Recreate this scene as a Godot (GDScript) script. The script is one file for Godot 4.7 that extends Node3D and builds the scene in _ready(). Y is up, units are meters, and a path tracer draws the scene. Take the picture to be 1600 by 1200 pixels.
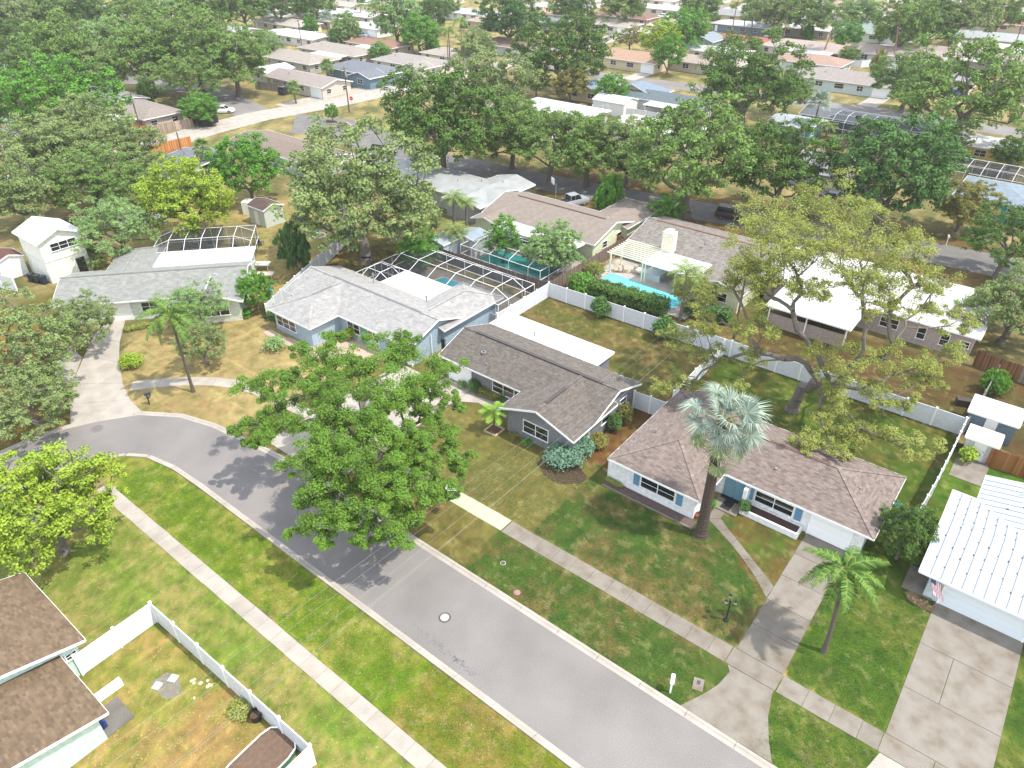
extends Node3D

# ---------------------------------------------------------------- mesh builder
class Mb:
	var v := PackedVector3Array()
	var c := PackedColorArray()
	var uv := PackedVector2Array()
	var ix := PackedInt32Array()
	var col := Color.WHITE
	func tri(p: Vector3, q: Vector3, r: Vector3) -> void:
		var n := v.size()
		v.append(p); v.append(q); v.append(r)
		for i in 3:
			c.append(col)
		ix.append(n); ix.append(n + 1); ix.append(n + 2)
	func quad(p: Vector3, q: Vector3, r: Vector3, s: Vector3) -> void:
		var n := v.size()
		v.append(p); v.append(q); v.append(r); v.append(s)
		c.append(col); c.append(col); c.append(col); c.append(col)
		ix.append(n); ix.append(n + 1); ix.append(n + 2); ix.append(n); ix.append(n + 2); ix.append(n + 3)
	func box(o: Vector3, s: Vector3, b := Basis()) -> void:
		var x := b.x * s.x * 0.5
		var y := b.y * s.y * 0.5
		var z := b.z * s.z * 0.5
		quad(o - x + y + z, o - x + y - z, o + x + y - z, o + x + y + z)
		quad(o - x - y - z, o - x - y + z, o + x - y + z, o + x - y - z)
		quad(o - x - y + z, o - x + y + z, o + x + y + z, o + x - y + z)
		quad(o + x - y - z, o + x + y - z, o - x + y - z, o - x - y - z)
		quad(o - x - y - z, o - x + y - z, o - x + y + z, o - x - y + z)
		quad(o + x - y + z, o + x + y + z, o + x + y - z, o + x - y - z)
	func bar(p: Vector3, q: Vector3, w: float, h: float) -> void:
		var d := (q - p)
		var l := d.length()
		d /= maxf(l, 0.0001)
		var u := Vector3.UP if absf(d.y) < 0.95 else Vector3.RIGHT
		var x := u.cross(d).normalized()
		var y := d.cross(x)
		box((p + q) * 0.5, Vector3(w, h, l), Basis(x, y, d))
	func tube(p: PackedVector3Array, r: PackedFloat32Array, n := 6) -> void:
		var last := -1
		for i in p.size():
			var d: Vector3 = (p[mini(i + 1, p.size() - 1)] - p[maxi(i - 1, 0)]).normalized()
			var u := Vector3.UP if absf(d.y) < 0.9 else Vector3.RIGHT
			var x := u.cross(d).normalized()
			var y := d.cross(x)
			var s := v.size()
			for k in n:
				var a := TAU * k / n
				v.append(p[i] + (x * cos(a) + y * sin(a)) * r[i])
				c.append(col)
			if last >= 0:
				for k in n:
					var k2 := (k + 1) % n
					ix.append(last + k); ix.append(s + k); ix.append(s + k2)
					ix.append(last + k); ix.append(s + k2); ix.append(last + k2)
			last = s
	func cap(p: Vector3, r: float, n := 10) -> void:   # a round lid
		for k in n:
			var a := TAU * k / n
			var b := TAU * (k + 1) / n
			tri(p, p + Vector3(cos(a), 0, sin(a)) * r, p + Vector3(cos(b), 0, sin(b)) * r)
	func can(p: Vector3, r0: float, r1: float, h: float, n := 10) -> void:
		tube(PackedVector3Array([p, p + Vector3(0, h, 0)]), PackedFloat32Array([r0, r1]), n)
		cap(p + Vector3(0, h, 0), r1, n)
	func poly(p: Array, y: float) -> void:     # a flat sheet from an outline
		var o := PackedVector2Array(p)
		var t := Geometry2D.triangulate_polygon(o)
		for i in range(0, t.size(), 3):
			tri(Vector3(o[t[i]].x, y, o[t[i]].y), Vector3(o[t[i + 1]].x, y, o[t[i + 1]].y), Vector3(o[t[i + 2]].x, y, o[t[i + 2]].y))
	func slab(p: Array, y0: float, y1: float) -> void:   # an outline with thickness
		poly(p, y1)
		for i in p.size():
			var a: Vector2 = p[i]
			var b: Vector2 = p[(i + 1) % p.size()]
			quad(Vector3(a.x, y0, a.y), Vector3(a.x, y1, a.y), Vector3(b.x, y1, b.y), Vector3(b.x, y0, b.y))
	func done() -> ArrayMesh:
		var a := []
		a.resize(Mesh.ARRAY_MAX)
		a[Mesh.ARRAY_VERTEX] = v
		a[Mesh.ARRAY_COLOR] = c
		a[Mesh.ARRAY_INDEX] = ix
		if uv.size() == v.size():
			a[Mesh.ARRAY_TEX_UV] = uv
		var m := ArrayMesh.new()
		m.add_surface_from_arrays(Mesh.PRIMITIVE_TRIANGLES, a)
		return m

var rng := RandomNumberGenerator.new()
var M := {}
var taken := {}
var cache := {}

func V(x: float, z: float) -> Vector2:
	return Vector2(x, z)

func v3(p: Vector2, y := 0.0) -> Vector3:
	return Vector3(p.x, y, p.y)

func rr(a: float, b: float) -> float:
	return rng.randf_range(a, b)

func lin(h: String) -> Color:
	return Color(h).srgb_to_linear()

# ---------------------------------------------------------------- naming
func numbered(called: String) -> String:
	var n: int = taken.get(called, 0)
	taken[called] = n + 1
	return called if n == 0 else "%s_%03d" % [called, n]

func thing(called: String, label: String, category: String, at := Vector3.ZERO, turn := 0.0, group := "") -> Node3D:
	var o := Node3D.new()
	o.name = numbered(called)
	add_child(o)
	o.position = at
	o.rotation.y = turn
	tag(o, label, category, group)
	return o

func tag(o: Node3D, label: String, category: String, group := "") -> Node3D:
	o.set_meta("label", label)
	o.set_meta("category", category)
	if group:
		o.set_meta("group", group)
	return o

func part(called: String, mesh: Mesh, mat: Material, parent: Node3D, xf := Transform3D()) -> MeshInstance3D:
	var o := MeshInstance3D.new()
	var key := "%d/%s" % [parent.get_instance_id(), called]
	var n: int = taken.get(key, 0)
	taken[key] = n + 1
	o.name = called if n == 0 else "%s_%03d" % [called, n]
	o.mesh = mesh
	o.material_override = mat
	o.transform = xf
	parent.add_child(o, true)
	return o

func solo(called: String, mesh: Mesh, mat: Material, label: String, category: String, at := Vector3.ZERO, turn := 0.0, group := "") -> MeshInstance3D:
	var o := part(numbered(called), mesh, mat, self)
	o.position = at
	o.rotation.y = turn
	tag(o, label, category, group)
	return o

func struct(called: String, mesh: Mesh, mat: Material) -> MeshInstance3D:
	var o := part(numbered(called), mesh, mat, self)
	o.set_meta("kind", "structure")
	return o

func copy_of(o: Node3D, called: String, label: String, at: Vector3, turn := 0.0, size := Vector3.ONE) -> Node3D:
	var r: Node3D = o.duplicate()
	r.name = numbered(called)
	add_child(r)
	r.position = at
	r.rotation.y = turn
	r.scale = size
	r.set_meta("label", label)
	return r

# ---------------------------------------------------------------- materials
func noise_image(seed_: int, size: int, freq: float, octaves: int, lo: float, hi: float, power := 1.0) -> Image:
	var f := FastNoiseLite.new()
	f.seed = seed_
	f.frequency = freq
	f.fractal_octaves = octaves
	var im := f.get_seamless_image(size, size, false, false, 0.15, true)
	im.convert(Image.FORMAT_L8)
	var d := im.get_data()
	var lut := PackedByteArray()
	lut.resize(256)
	for i in 256:
		lut[i] = int(clampf(lerpf(lo, hi, pow(i / 255.0, power)), 0.0, 1.0) * 255.0)
	for i in d.size():
		d[i] = lut[d[i]]
	return Image.create_from_data(size, size, false, Image.FORMAT_L8, d)

func grey(seed_: int, size: int, freq: float, octaves: int, lo: float, hi: float, power := 1.0) -> ImageTexture:
	var im := noise_image(seed_, size, freq, octaves, lo, hi, power)
	im.convert(Image.FORMAT_RGB8)
	return ImageTexture.create_from_image(im)

func stain(seed_: int, size: int, freq: float, ramp: Array) -> ImageTexture:   # noise run through a colour ramp
	var im := noise_image(seed_, size, freq, 4, 0, 1)
	var g := Gradient.new()
	g.offsets = PackedFloat32Array([0.0, 0.35, 0.65, 1.0])
	g.colors = PackedColorArray([Color(ramp[0]), Color(ramp[1]), Color(ramp[2]), Color(ramp[3])])
	var lut := []
	for i in 256:
		var k := g.sample(i / 255.0)
		lut.append([k.r8, k.g8, k.b8])
	var src := im.get_data()
	var d := PackedByteArray()
	d.resize(src.size() * 3)
	for i in src.size():
		var t: Array = lut[src[i]]
		d[i * 3] = t[0]; d[i * 3 + 1] = t[1]; d[i * 3 + 2] = t[2]
	return ImageTexture.create_from_image(Image.create_from_data(size, size, false, Image.FORMAT_RGB8, d))

func mat(called: String, col: String, rough := 0.85, tex: Texture2D = null, scale := 1.0, tex2: Texture2D = null, scale2 := 0.1) -> StandardMaterial3D:
	var m := StandardMaterial3D.new()
	m.resource_name = called
	m.albedo_color = Color(col)
	m.roughness = rough
	m.metallic_specular = 0.4
	m.vertex_color_use_as_albedo = true
	if tex:
		m.albedo_texture = tex
		m.uv1_triplanar = true
		m.uv1_world_triplanar = true
		m.uv1_scale = Vector3.ONE * scale
	if tex2:
		m.detail_enabled = true
		m.detail_albedo = tex2
		m.detail_blend_mode = BaseMaterial3D.BLEND_MODE_MUL
		m.detail_uv_layer = BaseMaterial3D.DETAIL_UV_2
		m.uv2_triplanar = true
		m.uv2_world_triplanar = true
		m.uv2_scale = Vector3.ONE * scale2
	M[called] = m
	return m

func tint(base: String, col: String) -> StandardMaterial3D:   # the same surface in another colour
	var key := base + col
	if not M.has(key):
		var m: StandardMaterial3D = M[base].duplicate()
		m.albedo_color = Color(col)
		m.resource_name = base
		M[key] = m
	return M[key]

func relief(m: StandardMaterial3D, t: Texture2D, cm: float) -> void:
	m.heightmap_enabled = true
	m.heightmap_texture = t
	m.heightmap_scale = cm

func make_materials() -> void:
	var fine := grey(1, 512, 0.11, 4, 0.70, 1.0)
	var speck := grey(2, 512, 0.35, 3, 0.62, 1.0)
	var blotch := grey(3, 512, 0.018, 5, 0.84, 1.0)
	var soft := grey(4, 256, 0.02, 4, 0.86, 1.0)
	var turf := stain(5, 1024, 0.24, ["a4a67c", "ccccaf", "e0dec8", "f6f2e0"])
	var turf2 := stain(6, 512, 0.022, ["b9bc9c", "d8d8c2", "ece7d6", "f7f0e4"])
	var rust := stain(7, 512, 0.02, ["d2c8ba", "e9e4dc", "f6f4f0", "fffdf9"])
	var barkt := grey(8, 256, 0.09, 4, 0.45, 1.0)
	mat("ground", "ffffff", 0.95, turf, 0.24, turf2, 0.06)
	relief(M.ground, grey(9, 512, 0.2, 4, 0, 1), 9.0)
	mat("asphalt", "a59f99", 0.9, speck, 0.1, soft, 0.03)
	mat("asphalt_dark", "96928c", 0.9, speck, 0.35, blotch, 0.05)
	mat("concrete", "a19a90", 0.9, fine, 0.3, rust, 0.07)
	mat("pale_concrete", "cfc5b7", 0.85, fine, 0.3, soft, 0.1)
	mat("soil", "77614c", 0.95, speck, 0.5, blotch, 0.3)
	mat("stucco", "ffffff", 0.85, soft, 0.5)
	mat("vinyl", "dcdfe1", 0.5, grey(21, 256, 0.03, 4, 0.93, 1.0), 0.25)
	mat("trim", "f4f4f2", 0.5)
	mat("roof_grit", "ffffff", 0.92, fine, 0.9, blotch, 0.12)
	mat("roof_smooth", "ffffff", 0.8, fine, 0.25, soft, 0.09)
	mat("roof_metal", "a9b0b7", 0.45)
	M.roof_metal.metallic_specular = 0.5
	mat("membrane", "dddbd5", 0.6, soft, 0.25, blotch, 0.03)
	mat("dark", "2b2b2e", 0.6)
	mat("metal", "8b8f93", 0.45)
	mat("wood", "8a7460", 0.9, fine, 0.8, blotch, 0.2)
	mat("bark", "9c948a", 0.95, barkt, 0.7)
	mat("leaf", "ffffff", 0.62)
	M.leaf.backlight_enabled = true
	M.leaf.backlight = Color(0.55, 0.55, 0.55)
	M.leaf.metallic_specular = 0.3
	mat("plain", "ffffff", 0.55)
	mat("paint", "ffffff", 0.3)
	M.paint.clearcoat_enabled = true
	M.paint.clearcoat = 0.6
	mat("glass", "1a2226", 0.08)
	M.glass.metallic_specular = 0.7
	mat("water", "4fb6c0", 0.05)
	mat("screen", "2c3238", 0.6)
	M.screen.transparency = BaseMaterial3D.TRANSPARENCY_ALPHA
	M.screen.albedo_color = Color(0.22, 0.24, 0.26, 0.3)

var zones := []
var patchy := FastNoiseLite.new()
var wobble := FastNoiseLite.new()

func _ready() -> void:
	rng.seed = 20240611
	var cam := Camera3D.new()
	cam.name = "camera"
	cam.position = Vector3(0, 39, 0)
	cam.rotation_degrees = Vector3(-34, 38.4, 0)
	cam.fov = 55.93
	cam.near = 0.5
	cam.far = 3000
	add_child(cam)
	cam.current = true
	var we := WorldEnvironment.new()
	we.name = "world_environment"
	var env := Environment.new()
	env.background_mode = Environment.BG_SKY
	var sky := Sky.new()
	var sm := ProceduralSkyMaterial.new()
	sm.sky_top_color = Color(0.69, 0.725, 0.79)
	sm.sky_horizon_color = Color(0.96, 0.95, 0.925)
	sm.sky_curve = 0.14
	sm.ground_bottom_color = Color(0.35, 0.34, 0.30)
	sm.ground_horizon_color = Color(0.80, 0.82, 0.82)
	sm.sky_energy_multiplier = 1.5
	sky.sky_material = sm
	env.sky = sky
	env.background_energy_multiplier = 1.0
	env.tonemap_mode = Environment.TONE_MAPPER_LINEAR
	env.tonemap_exposure = 1.34
	env.sdfgi_enabled = true
	env.ssao_enabled = true
	env.ssil_enabled = true
	env.fog_enabled = true
	env.fog_density = 0.0002
	env.fog_light_color = Color(0.92, 0.93, 0.93)
	we.environment = env
	add_child(we)
	var sun := DirectionalLight3D.new()
	sun.name = "sun"
	sun.light_energy = 1.3
	sun.light_color = Color(1.0, 0.975, 0.935)
	sun.light_angular_distance = 0.55
	sun.shadow_enabled = true
	sun.look_at_from_position(Vector3(0.52, 1.0, -0.17), Vector3.ZERO)
	add_child(sun)

	make_materials()
	build_ground()
	build_roads()
	build_near_houses()
	build_block_houses()
	build_far_houses()
	build_fences()
	build_trees()
	build_plants()
	build_vehicles()
	build_street_things()
	build_yard_things()

# ---------------------------------------------------------------- ground
func zone(p: Array, a: String, b: String, mix := 0.0, feather := 0.5) -> void:
	var o := PackedVector2Array(p)
	var r := Rect2(o[0], Vector2.ZERO)
	for q in o:
		r = r.expand(q)
	zones.append([o, r, lin(a), lin(b), mix, feather])

func ground_color(x: float, z: float) -> Color:
	var n := patchy.get_noise_2d(x, z)
	var n2 := patchy.get_noise_2d(x * 3.7 + 90.0, z * 3.7)
	var jx := wobble.get_noise_2d(x, z)
	var jz := wobble.get_noise_2d(x + 300.0, z)
	var a := Color(0.30, 0.29, 0.15)
	var b := Color(0.70, 0.55, 0.35)
	var mix := 0.0
	for i in range(zones.size() - 1, -1, -1):
		var q: Array = zones[i]
		var p := Vector2(x + jx * q[5], z + jz * q[5])
		if (q[1] as Rect2).has_point(p) and Geometry2D.is_point_in_polygon(p, q[0]):
			a = q[2]
			b = q[3]
			mix = q[4]
			break
	var t := clampf(0.5 + mix + n * 1.5 + n2 * 0.9, 0.0, 1.0)
	var k := a.lerp(b, t)
	var n3 := patchy.get_noise_2d(x * 7.0 + 40.0, z * 7.0)
	var n4 := patchy.get_noise_2d(x * 4.6 - 70.0, z * 4.6 + 15.0)
	if n3 > 0.16:      # greener tufts
		k = k.lerp(Color(a.r * 0.62, a.g * 0.8, a.b * 0.6), clampf((n3 - 0.16) * 4.5, 0.0, 0.75))
	elif n4 > 0.2:     # straw
		k = k.lerp(Color(0.72, 0.62, 0.36), clampf((n4 - 0.2) * 2.5, 0.0, 0.32))
	var s := 1.0 * (1.0 + n2 * 0.28 + n3 * 0.22)
	return Color(k.r * s, k.g * s, k.b * s)

func build_ground() -> void:
	patchy.seed = 11
	patchy.frequency = 0.16
	patchy.fractal_octaves = 4
	wobble.seed = 12
	wobble.frequency = 0.45
	wobble.fractal_octaves = 2
	# lawns as they grow: bright verge, straw lawn, tan yards, greener watered plots
	zone([V(-72, -106), V(5, -112), V(5, -92), V(-72, -88)], "8a7a55", "a8865e")
	zone([V(-78, -62.5), V(-44, -62.5), V(-44, -49), V(-66, -40)], "7d7a44", "b39a62")
	zone([V(-95, -28), V(-66, -37), V(-78, -64), V(-110, -64)], "e6ccA0", "b8b07c")
	zone([V(-64, -75), V(-20, -75), V(-20, -62.5), V(-64, -62.5)], "8b7b58", "a48a62")
	zone([V(-22, -77), V(12, -77), V(12, -63.4), V(-22, -63.4)], "86694a", "7d7446", -0.1)
	zone([V(-46, -62.6), V(-22, -62.9), V(-22, -49), V(-46, -49)], "7f8245", "a08a60", -0.02)
	zone([V(-22, -63.2), V(-0.2, -63.2), V(-0.2, -48), V(-22, -48)], "6f8f30", "84803f", -0.05)
	zone([V(-0.2, -62), V(14, -62), V(14, -48), V(-0.2, -46)], "6a9a2a", "86a03a")
	zone([V(-80, -36), V(-46, -42), V(-46, -24), V(-66, -17), V(-70, -24)], "ecd2ae", "dcc3a0", 0.0)
	zone([V(-61.34, -19.81), V(-58.91, -25.42), V(-52.98, -26.44), V(-55.39, -23.27)], "e4c4a4", "c0b284", -0.1)
	zone([V(-90, -28), V(-70, -22), V(-62.5, -17), V(-64, 4), V(-95, 4)], "8d8a44", "b28a58")
	zone([V(-50, -43), V(-22.4, -43), V(-22.4, -25), V(-50, -25)], "a49f64", "a3965e", 0.0)
	zone([V(-41, -30), V(-29.5, -30), V(-29.5, -24.5), V(-41, -25)], "b08a6c", "9c9054", -0.1)
	zone([V(-24.6, -50), V(-21.1, -50), V(-21.1, -40.5), V(-24.6, -40)], "b48a66", "9c6f4c", 0.0, 0.3)
	zone([V(-22.8, -40.2), V(-6.6, -42), V(-6.6, -30.2), V(-22.8, -30.2)], "66853a", "96865a", -0.08)
	zone([V(-12.6, -42.5), V(-6.6, -43), V(-6.6, -35), V(-10, -38.4)], "9a8050", "6f8a38", 0.05)
	zone([V(-24.6, -29.7), V(-5.3, -29.7), V(-5.3, -25), V(-24.6, -25)], "6a8a3a", "8f8252", -0.1)
	zone([V(-3.6, -50), V(14, -50), V(14, -25), V(-3.6, -25)], "6a8d30", "8c9a48", -0.12)
	zone([V(-56.6, -18.4), V(-20.5, -18.4), V(-20.5, -14.0), V(-56.6, -14.0)], "93b034", "bcbc62", -0.08)
	zone([V(-20.5, -18.4), V(16, -18.4), V(16, -14.0), V(-20.5, -14.0)], "a2ac3c", "bda664", 0.0)
	zone([V(-56.4, -13.2), V(16, -13.2), V(16, 8), V(-56.4, 8)], "a8c05a", "cec684", -0.02)
	zone([V(-36.6, -9.4), V(-21.6, -9.7), V(-21.6, 6), V(-36.6, 6)], "c4c46c", "e6c490", 0.08)
	zone([V(-30, -9.6), V(-21.6, -9.7), V(-21.6, 6), V(-27, 6)], "e4bc8c", "d4c27e", -0.1, 1.5)
	var m := Mb.new()
	grid(m, -72.5, 15.0, -70.0, 5.0, 0.25, Rect2())
	grid(m, -440.0, 90.0, -450.0, 50.0, 2.5, Rect2(-72.5, -70.0, 87.5, 75.0))
	m.col = Color(0.16, 0.17, 0.08)
	for q in [[-1500, -440, -1500, 800], [90, 1500, -1500, 800], [-440, 90, -1500, -450], [-440, 90, 50, 800]]:
		m.quad(Vector3(q[0], 0, q[2]), Vector3(q[1], 0, q[2]), Vector3(q[1], 0, q[3]), Vector3(q[0], 0, q[3]))
	struct("ground", m.done(), M.ground)

func grid(m: Mb, x0: float, x1: float, z0: float, z1: float, d: float, hole: Rect2) -> void:
	var nx := int(round((x1 - x0) / d))
	var nz := int(round((z1 - z0) / d))
	var s := m.v.size()
	for j in nz + 1:
		for i in nx + 1:
			var x := x0 + i * d
			var z := z0 + j * d
			m.v.append(Vector3(x, 0, z))
			m.c.append(ground_color(x, z))
	for j in nz:
		for i in nx:
			if hole.has_area() and hole.has_point(Vector2(x0 + (i + 0.5) * d, z0 + (j + 0.5) * d)):
				continue
			var k := s + j * (nx + 1) + i
			m.ix.append(k); m.ix.append(k + 1); m.ix.append(k + nx + 2)
			m.ix.append(k); m.ix.append(k + nx + 2); m.ix.append(k + nx + 1)

# ---------------------------------------------------------------- roads, kerbs and pavements
func kerb(owner_: Node3D, path: Array, side: float, step := 3.0) -> void:   # side: +1 when the road lies to the right of the path
	var i := 0
	var pos: Vector2 = path[0]
	while i < path.size() - 1:
		var a := pos
		var left := step
		var pts := [a]
		while i < path.size() - 1 and left > 0.01:
			var b: Vector2 = path[i + 1]
			var l := pos.distance_to(b)
			if l <= left:
				pos = b
				left -= l
				i += 1
			else:
				pos = pos.move_toward(b, left)
				left = 0.0
			pts.append(pos)
		var m := Mb.new()
		var g := rr(1.0, 1.16)
		m.col = Color(g, g, g)
		for k in pts.size() - 1:
			var p: Vector2 = pts[k]
			var q: Vector2 = pts[k + 1]
			var d := (q - p).normalized()
			if k == pts.size() - 2:
				q -= d * 0.018
			var n := Vector2(-d.y, d.x) * side
			var prof := [Vector2(0, 0), Vector2(0.0, 0.115), Vector2(0.16, 0.11), Vector2(0.24, 0.04), Vector2(0.46, 0.014), Vector2(0.46, 0.0)]
			for e in prof.size() - 1:
				var u: Vector2 = prof[e]
				var w: Vector2 = prof[e + 1]
				m.quad(v3(p + n * u.x, u.y), v3(q + n * u.x, u.y), v3(q + n * w.x, w.y), v3(p + n * w.x, w.y))
			if k == 0:
				m.quad(v3(p, 0), v3(p, 0.115), v3(p + n * 0.16, 0.11), v3(p + n * 0.46, 0.0))
			if k == pts.size() - 2:
				m.quad(v3(q, 0), v3(q, 0.115), v3(q + n * 0.16, 0.11), v3(q + n * 0.46, 0.0))
		part("kerb_stone", m.done(), M.pale_concrete, owner_)

func node(called: String) -> Node3D:
	var o := Node3D.new()
	o.name = numbered(called)
	o.set_meta("kind", "structure")
	add_child(o)
	return o

func slab_part(owner_: Node3D, p: Array, m_: Material, y := 0.03, shade := -1.0, called := "slab") -> MeshInstance3D:
	var m := Mb.new()
	var g := shade if shade > 0 else rr(0.88, 1.06)
	m.col = Color(g, g * rr(0.985, 1.0), g * rr(0.96, 1.0))
	m.slab(p, -0.02, y)
	return part(called, m.done(), m_, owner_)

func rect(x0: float, x1: float, z0: float, z1: float) -> Array:
	return [V(x0, z0), V(x1, z0), V(x1, z1), V(x0, z1)]

func slab_run(owner_: Node3D, a: Array, b: Array, m_: Material, gap := 0.025, y := 0.03, shades := []) -> void:   # slabs between two edge lines
	for i in a.size() - 1:
		var d1: Vector2 = ((a[i + 1] as Vector2) - a[i]).normalized() * gap
		var d2: Vector2 = ((b[i + 1] as Vector2) - b[i]).normalized() * gap
		slab_part(owner_, [a[i] + d1, a[i + 1], b[i + 1], b[i] + d2], m_, y, shades[i % shades.size()] if shades else -1.0)

func straight_walk(owner_: Node3D, x0: float, x1: float, z0: float, z1: float, step: float, m_: Material) -> void:
	var x := x0
	while x < x1 - 0.1:
		var e := minf(x + step * rr(0.97, 1.03), x1)
		slab_part(owner_, rect(x + 0.02, e, z0 + rr(-0.015, 0.015), z1 + rr(-0.015, 0.015)), m_)
		x = e

func ribbon(p: Array, w: float) -> Array:   # the outline of a band along a line
	var l := []
	var r := []
	for i in p.size():
		var d: Vector2 = (p[mini(i + 1, p.size() - 1)] - p[maxi(i - 1, 0)]).normalized()
		var n := Vector2(-d.y, d.x) * w * 0.5
		l.append(p[i] + n)
		r.push_front(p[i] - n)
	return l + r

func sheet(called: String, p: Array, m_: Material, y: float, shade := 1.0) -> void:
	var m := Mb.new()
	m.col = Color(shade, shade, shade)
	m.poly(p, y)
	struct(called, m.done(), m_)

func build_roads() -> void:
	var outer := [V(32, -25.1), V(-40, -25.15), V(-45, -24.75), V(-49, -24.3), V(-52.5, -23.9), V(-56.2, -22.9), V(-59.6, -20.7), V(-61.5, -18), V(-62.8, -15.4), V(-63.4, -12), V(-63.6, -6), V(-63.6, 30)]
	var inner := [V(32, -18.2), V(-46.5, -18.27), V(-50, -18.15), V(-53, -17.6), V(-54.6, -16.6), V(-55.8, -15), V(-56.4, -12), V(-56.5, 30)]
	var o2 := outer.duplicate()
	var i2 := inner.duplicate()
	i2.reverse()
	sheet("road", o2 + i2, M.asphalt, 0.006)
	var k1 := node("kerb")
	var op := outer.slice(0, 11)
	kerb(k1, op, -1.0)
	var k2 := node("kerb")
	kerb(k2, inner.slice(0, 7), 1.0)
	# the street behind, the cross road and the far streets
	sheet("road", [V(40, -104.5), V(-9.5, -100.6), V(-40, -95.7), V(-65, -92), V(-84, -90), V(-104, -88), V(-117, -90), V(-126, -88), V(-137, -98), V(-122, -103), V(-97, -96.5), V(-65, -99.4), V(-54, -101), V(-14, -107.7), V(40, -113)], M.asphalt_dark, 0.005, 1.05)
	sheet("road", ribbon([V(-137, 20), V(-137.5, -62), V(-141, -78), V(-142, -92), V(-139, -110), V(-137, -160), V(-138, -420)], 8.5), M.pale_concrete, 0.008, 1.12)
	sheet("road", ribbon([V(60, -178), V(-30, -178), V(-100, -174), V(-137, -172)], 7.5), M.asphalt, 0.0045)
	sheet("road", ribbon([V(-142, -92), V(-171, -99), V(-209, -93), V(-275, -92), V(-430, -90)], 8.0), M.asphalt, 0.0055, 1.1)
	for z in [-250.0, -325.0, -400.0]:
		sheet("road", ribbon([V(60, z - 3), V(-430, z)], 7.5), M.asphalt, 0.0045)
	sheet("road", ribbon([V(-215, -93), V(-216, -250)], 7.5), M.asphalt, 0.007)
	sheet("road", ribbon([V(-300, -92), V(-300, -400)], 7.5), M.asphalt, 0.007)
	# pavements beside the near street
	var w := node("sidewalk")
	straight_walk(w, -24.4, -6.75, -30.83, -29.5, 1.5, M.concrete)
	straight_walk(w, -3.5, 2.25, -30.83, -29.5, 1.5, M.concrete)
	straight_walk(w, 7.5, 14, -30.83, -29.5, 1.5, M.concrete)
	mat("mint_concrete", "cfd9b8", 0.9, M.concrete.albedo_texture, 0.4)
	straight_walk(w, -31.2, -24.4, -30.85, -29.55, 0.85, M.mint_concrete)
	straight_walk(w, -38.2, -31.2, -30.83, -29.5, 1.5, M.concrete)
	straight_walk(w, -43.2, -41.7, -30.7, -29.4, 1.5, M.concrete)
	var wa := [V(-47.1, -30.6), V(-49, -30.5), V(-52, -30.3), V(-54.5, -30.05), V(-57, -29.4), V(-59.2, -28.3), V(-61.3, -26.7), V(-63.2, -24.8), V(-64.9, -22.8)]
	var wb := [V(-47.1, -29.3), V(-49, -29.25), V(-51.8, -29.0), V(-54, -28.75), V(-56.3, -28.2), V(-58.3, -27.2), V(-60.3, -25.7), V(-62.2, -23.7), V(-63.7, -21.8)]
	slab_run(w, wa, wb, M.pale_concrete)
	var s := node("sidewalk")
	straight_walk(s, -52.4, 16, -14.1, -13.03, 1.5, M.pale_concrete)
	var z := -13.0
	while z < 8:
		slab_part(s, rect(-53.6, -52.5, z + 0.02, z + 1.5), M.pale_concrete)
		z += 1.5
	# driveways
	var d := node("driveway")
	var zs := [-43.35, -40.9, -38.4, -35.75, -33.3, -30.87]
	for i in 5:
		slab_part(d, rect(-6.62 + i * 0.02, -3.7 + i * 0.03, zs[i] + 0.03, zs[i + 1]), M.concrete, 0.035, [0.92, 0.98, 1.0, 0.82, 0.86][i])
	slab_part(d, rect(-6.7, -3.55, -30.84, -29.5), M.concrete, 0.034, 0.92)
	slab_part(d, [V(-6.5, -29.46), V(-3.6, -29.46)] + [V(-3.59, -29.19), V(-3.22, -27.69), V(-2.6, -26.25), V(-2, -25.22)] + [V(-7.5, -25.16)] + [V(-6.74, -26.74), V(-6.35, -27.8), V(-6.18, -29.03)], M.concrete, 0.033, 0.97)
	var e := node("driveway")
	slab_part(e, rect(2.33, 7.45, -42.7, -38.45), M.concrete, 0.035, 1.1)
	slab_part(e, rect(2.33, 4.25, -38.42, -34.6), M.concrete, 0.035, 1.06)
	slab_part(e, rect(4.28, 7.45, -38.42, -34.6), M.concrete, 0.035, 1.1)
	slab_part(e, rect(2.33, 7.45, -34.57, -30.86), M.concrete, 0.035, 1.04)
	slab_part(e, rect(2.28, 4.9, -30.83, -29.5), M.concrete, 0.034, 1.0)
	slab_part(e, rect(4.93, 7.48, -30.83, -29.5), M.concrete, 0.034, 1.0)
	slab_part(e, [V(2.4, -29.46), V(7.4, -29.46), V(8.6, -25.2), V(1.4, -25.2)], M.pale_concrete, 0.033, 1.1)
	var a := node("driveway")
	for i in 5:
		slab_part(a, rect(-41.7, -38.3, -42.2 + i * 3.3, -38.95 + i * 3.3), M.pale_concrete, 0.035, 1.12)
	slab_part(a, [V(-38.25, -42.2), V(-32.6, -42.0), V(-32.4, -40.6), V(-36.4, -40.9), V(-38.25, -39.8)], M.pale_concrete, 0.033, 1.15, "path")
	var c := node("driveway")
	for i in 5:
		slab_part(c, rect(-47.0, -43.3, -41.2 + i * 3.2, -38.05 + i * 3.2), M.pale_concrete, 0.035, 1.02)
	var dd := node("driveway")
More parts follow.
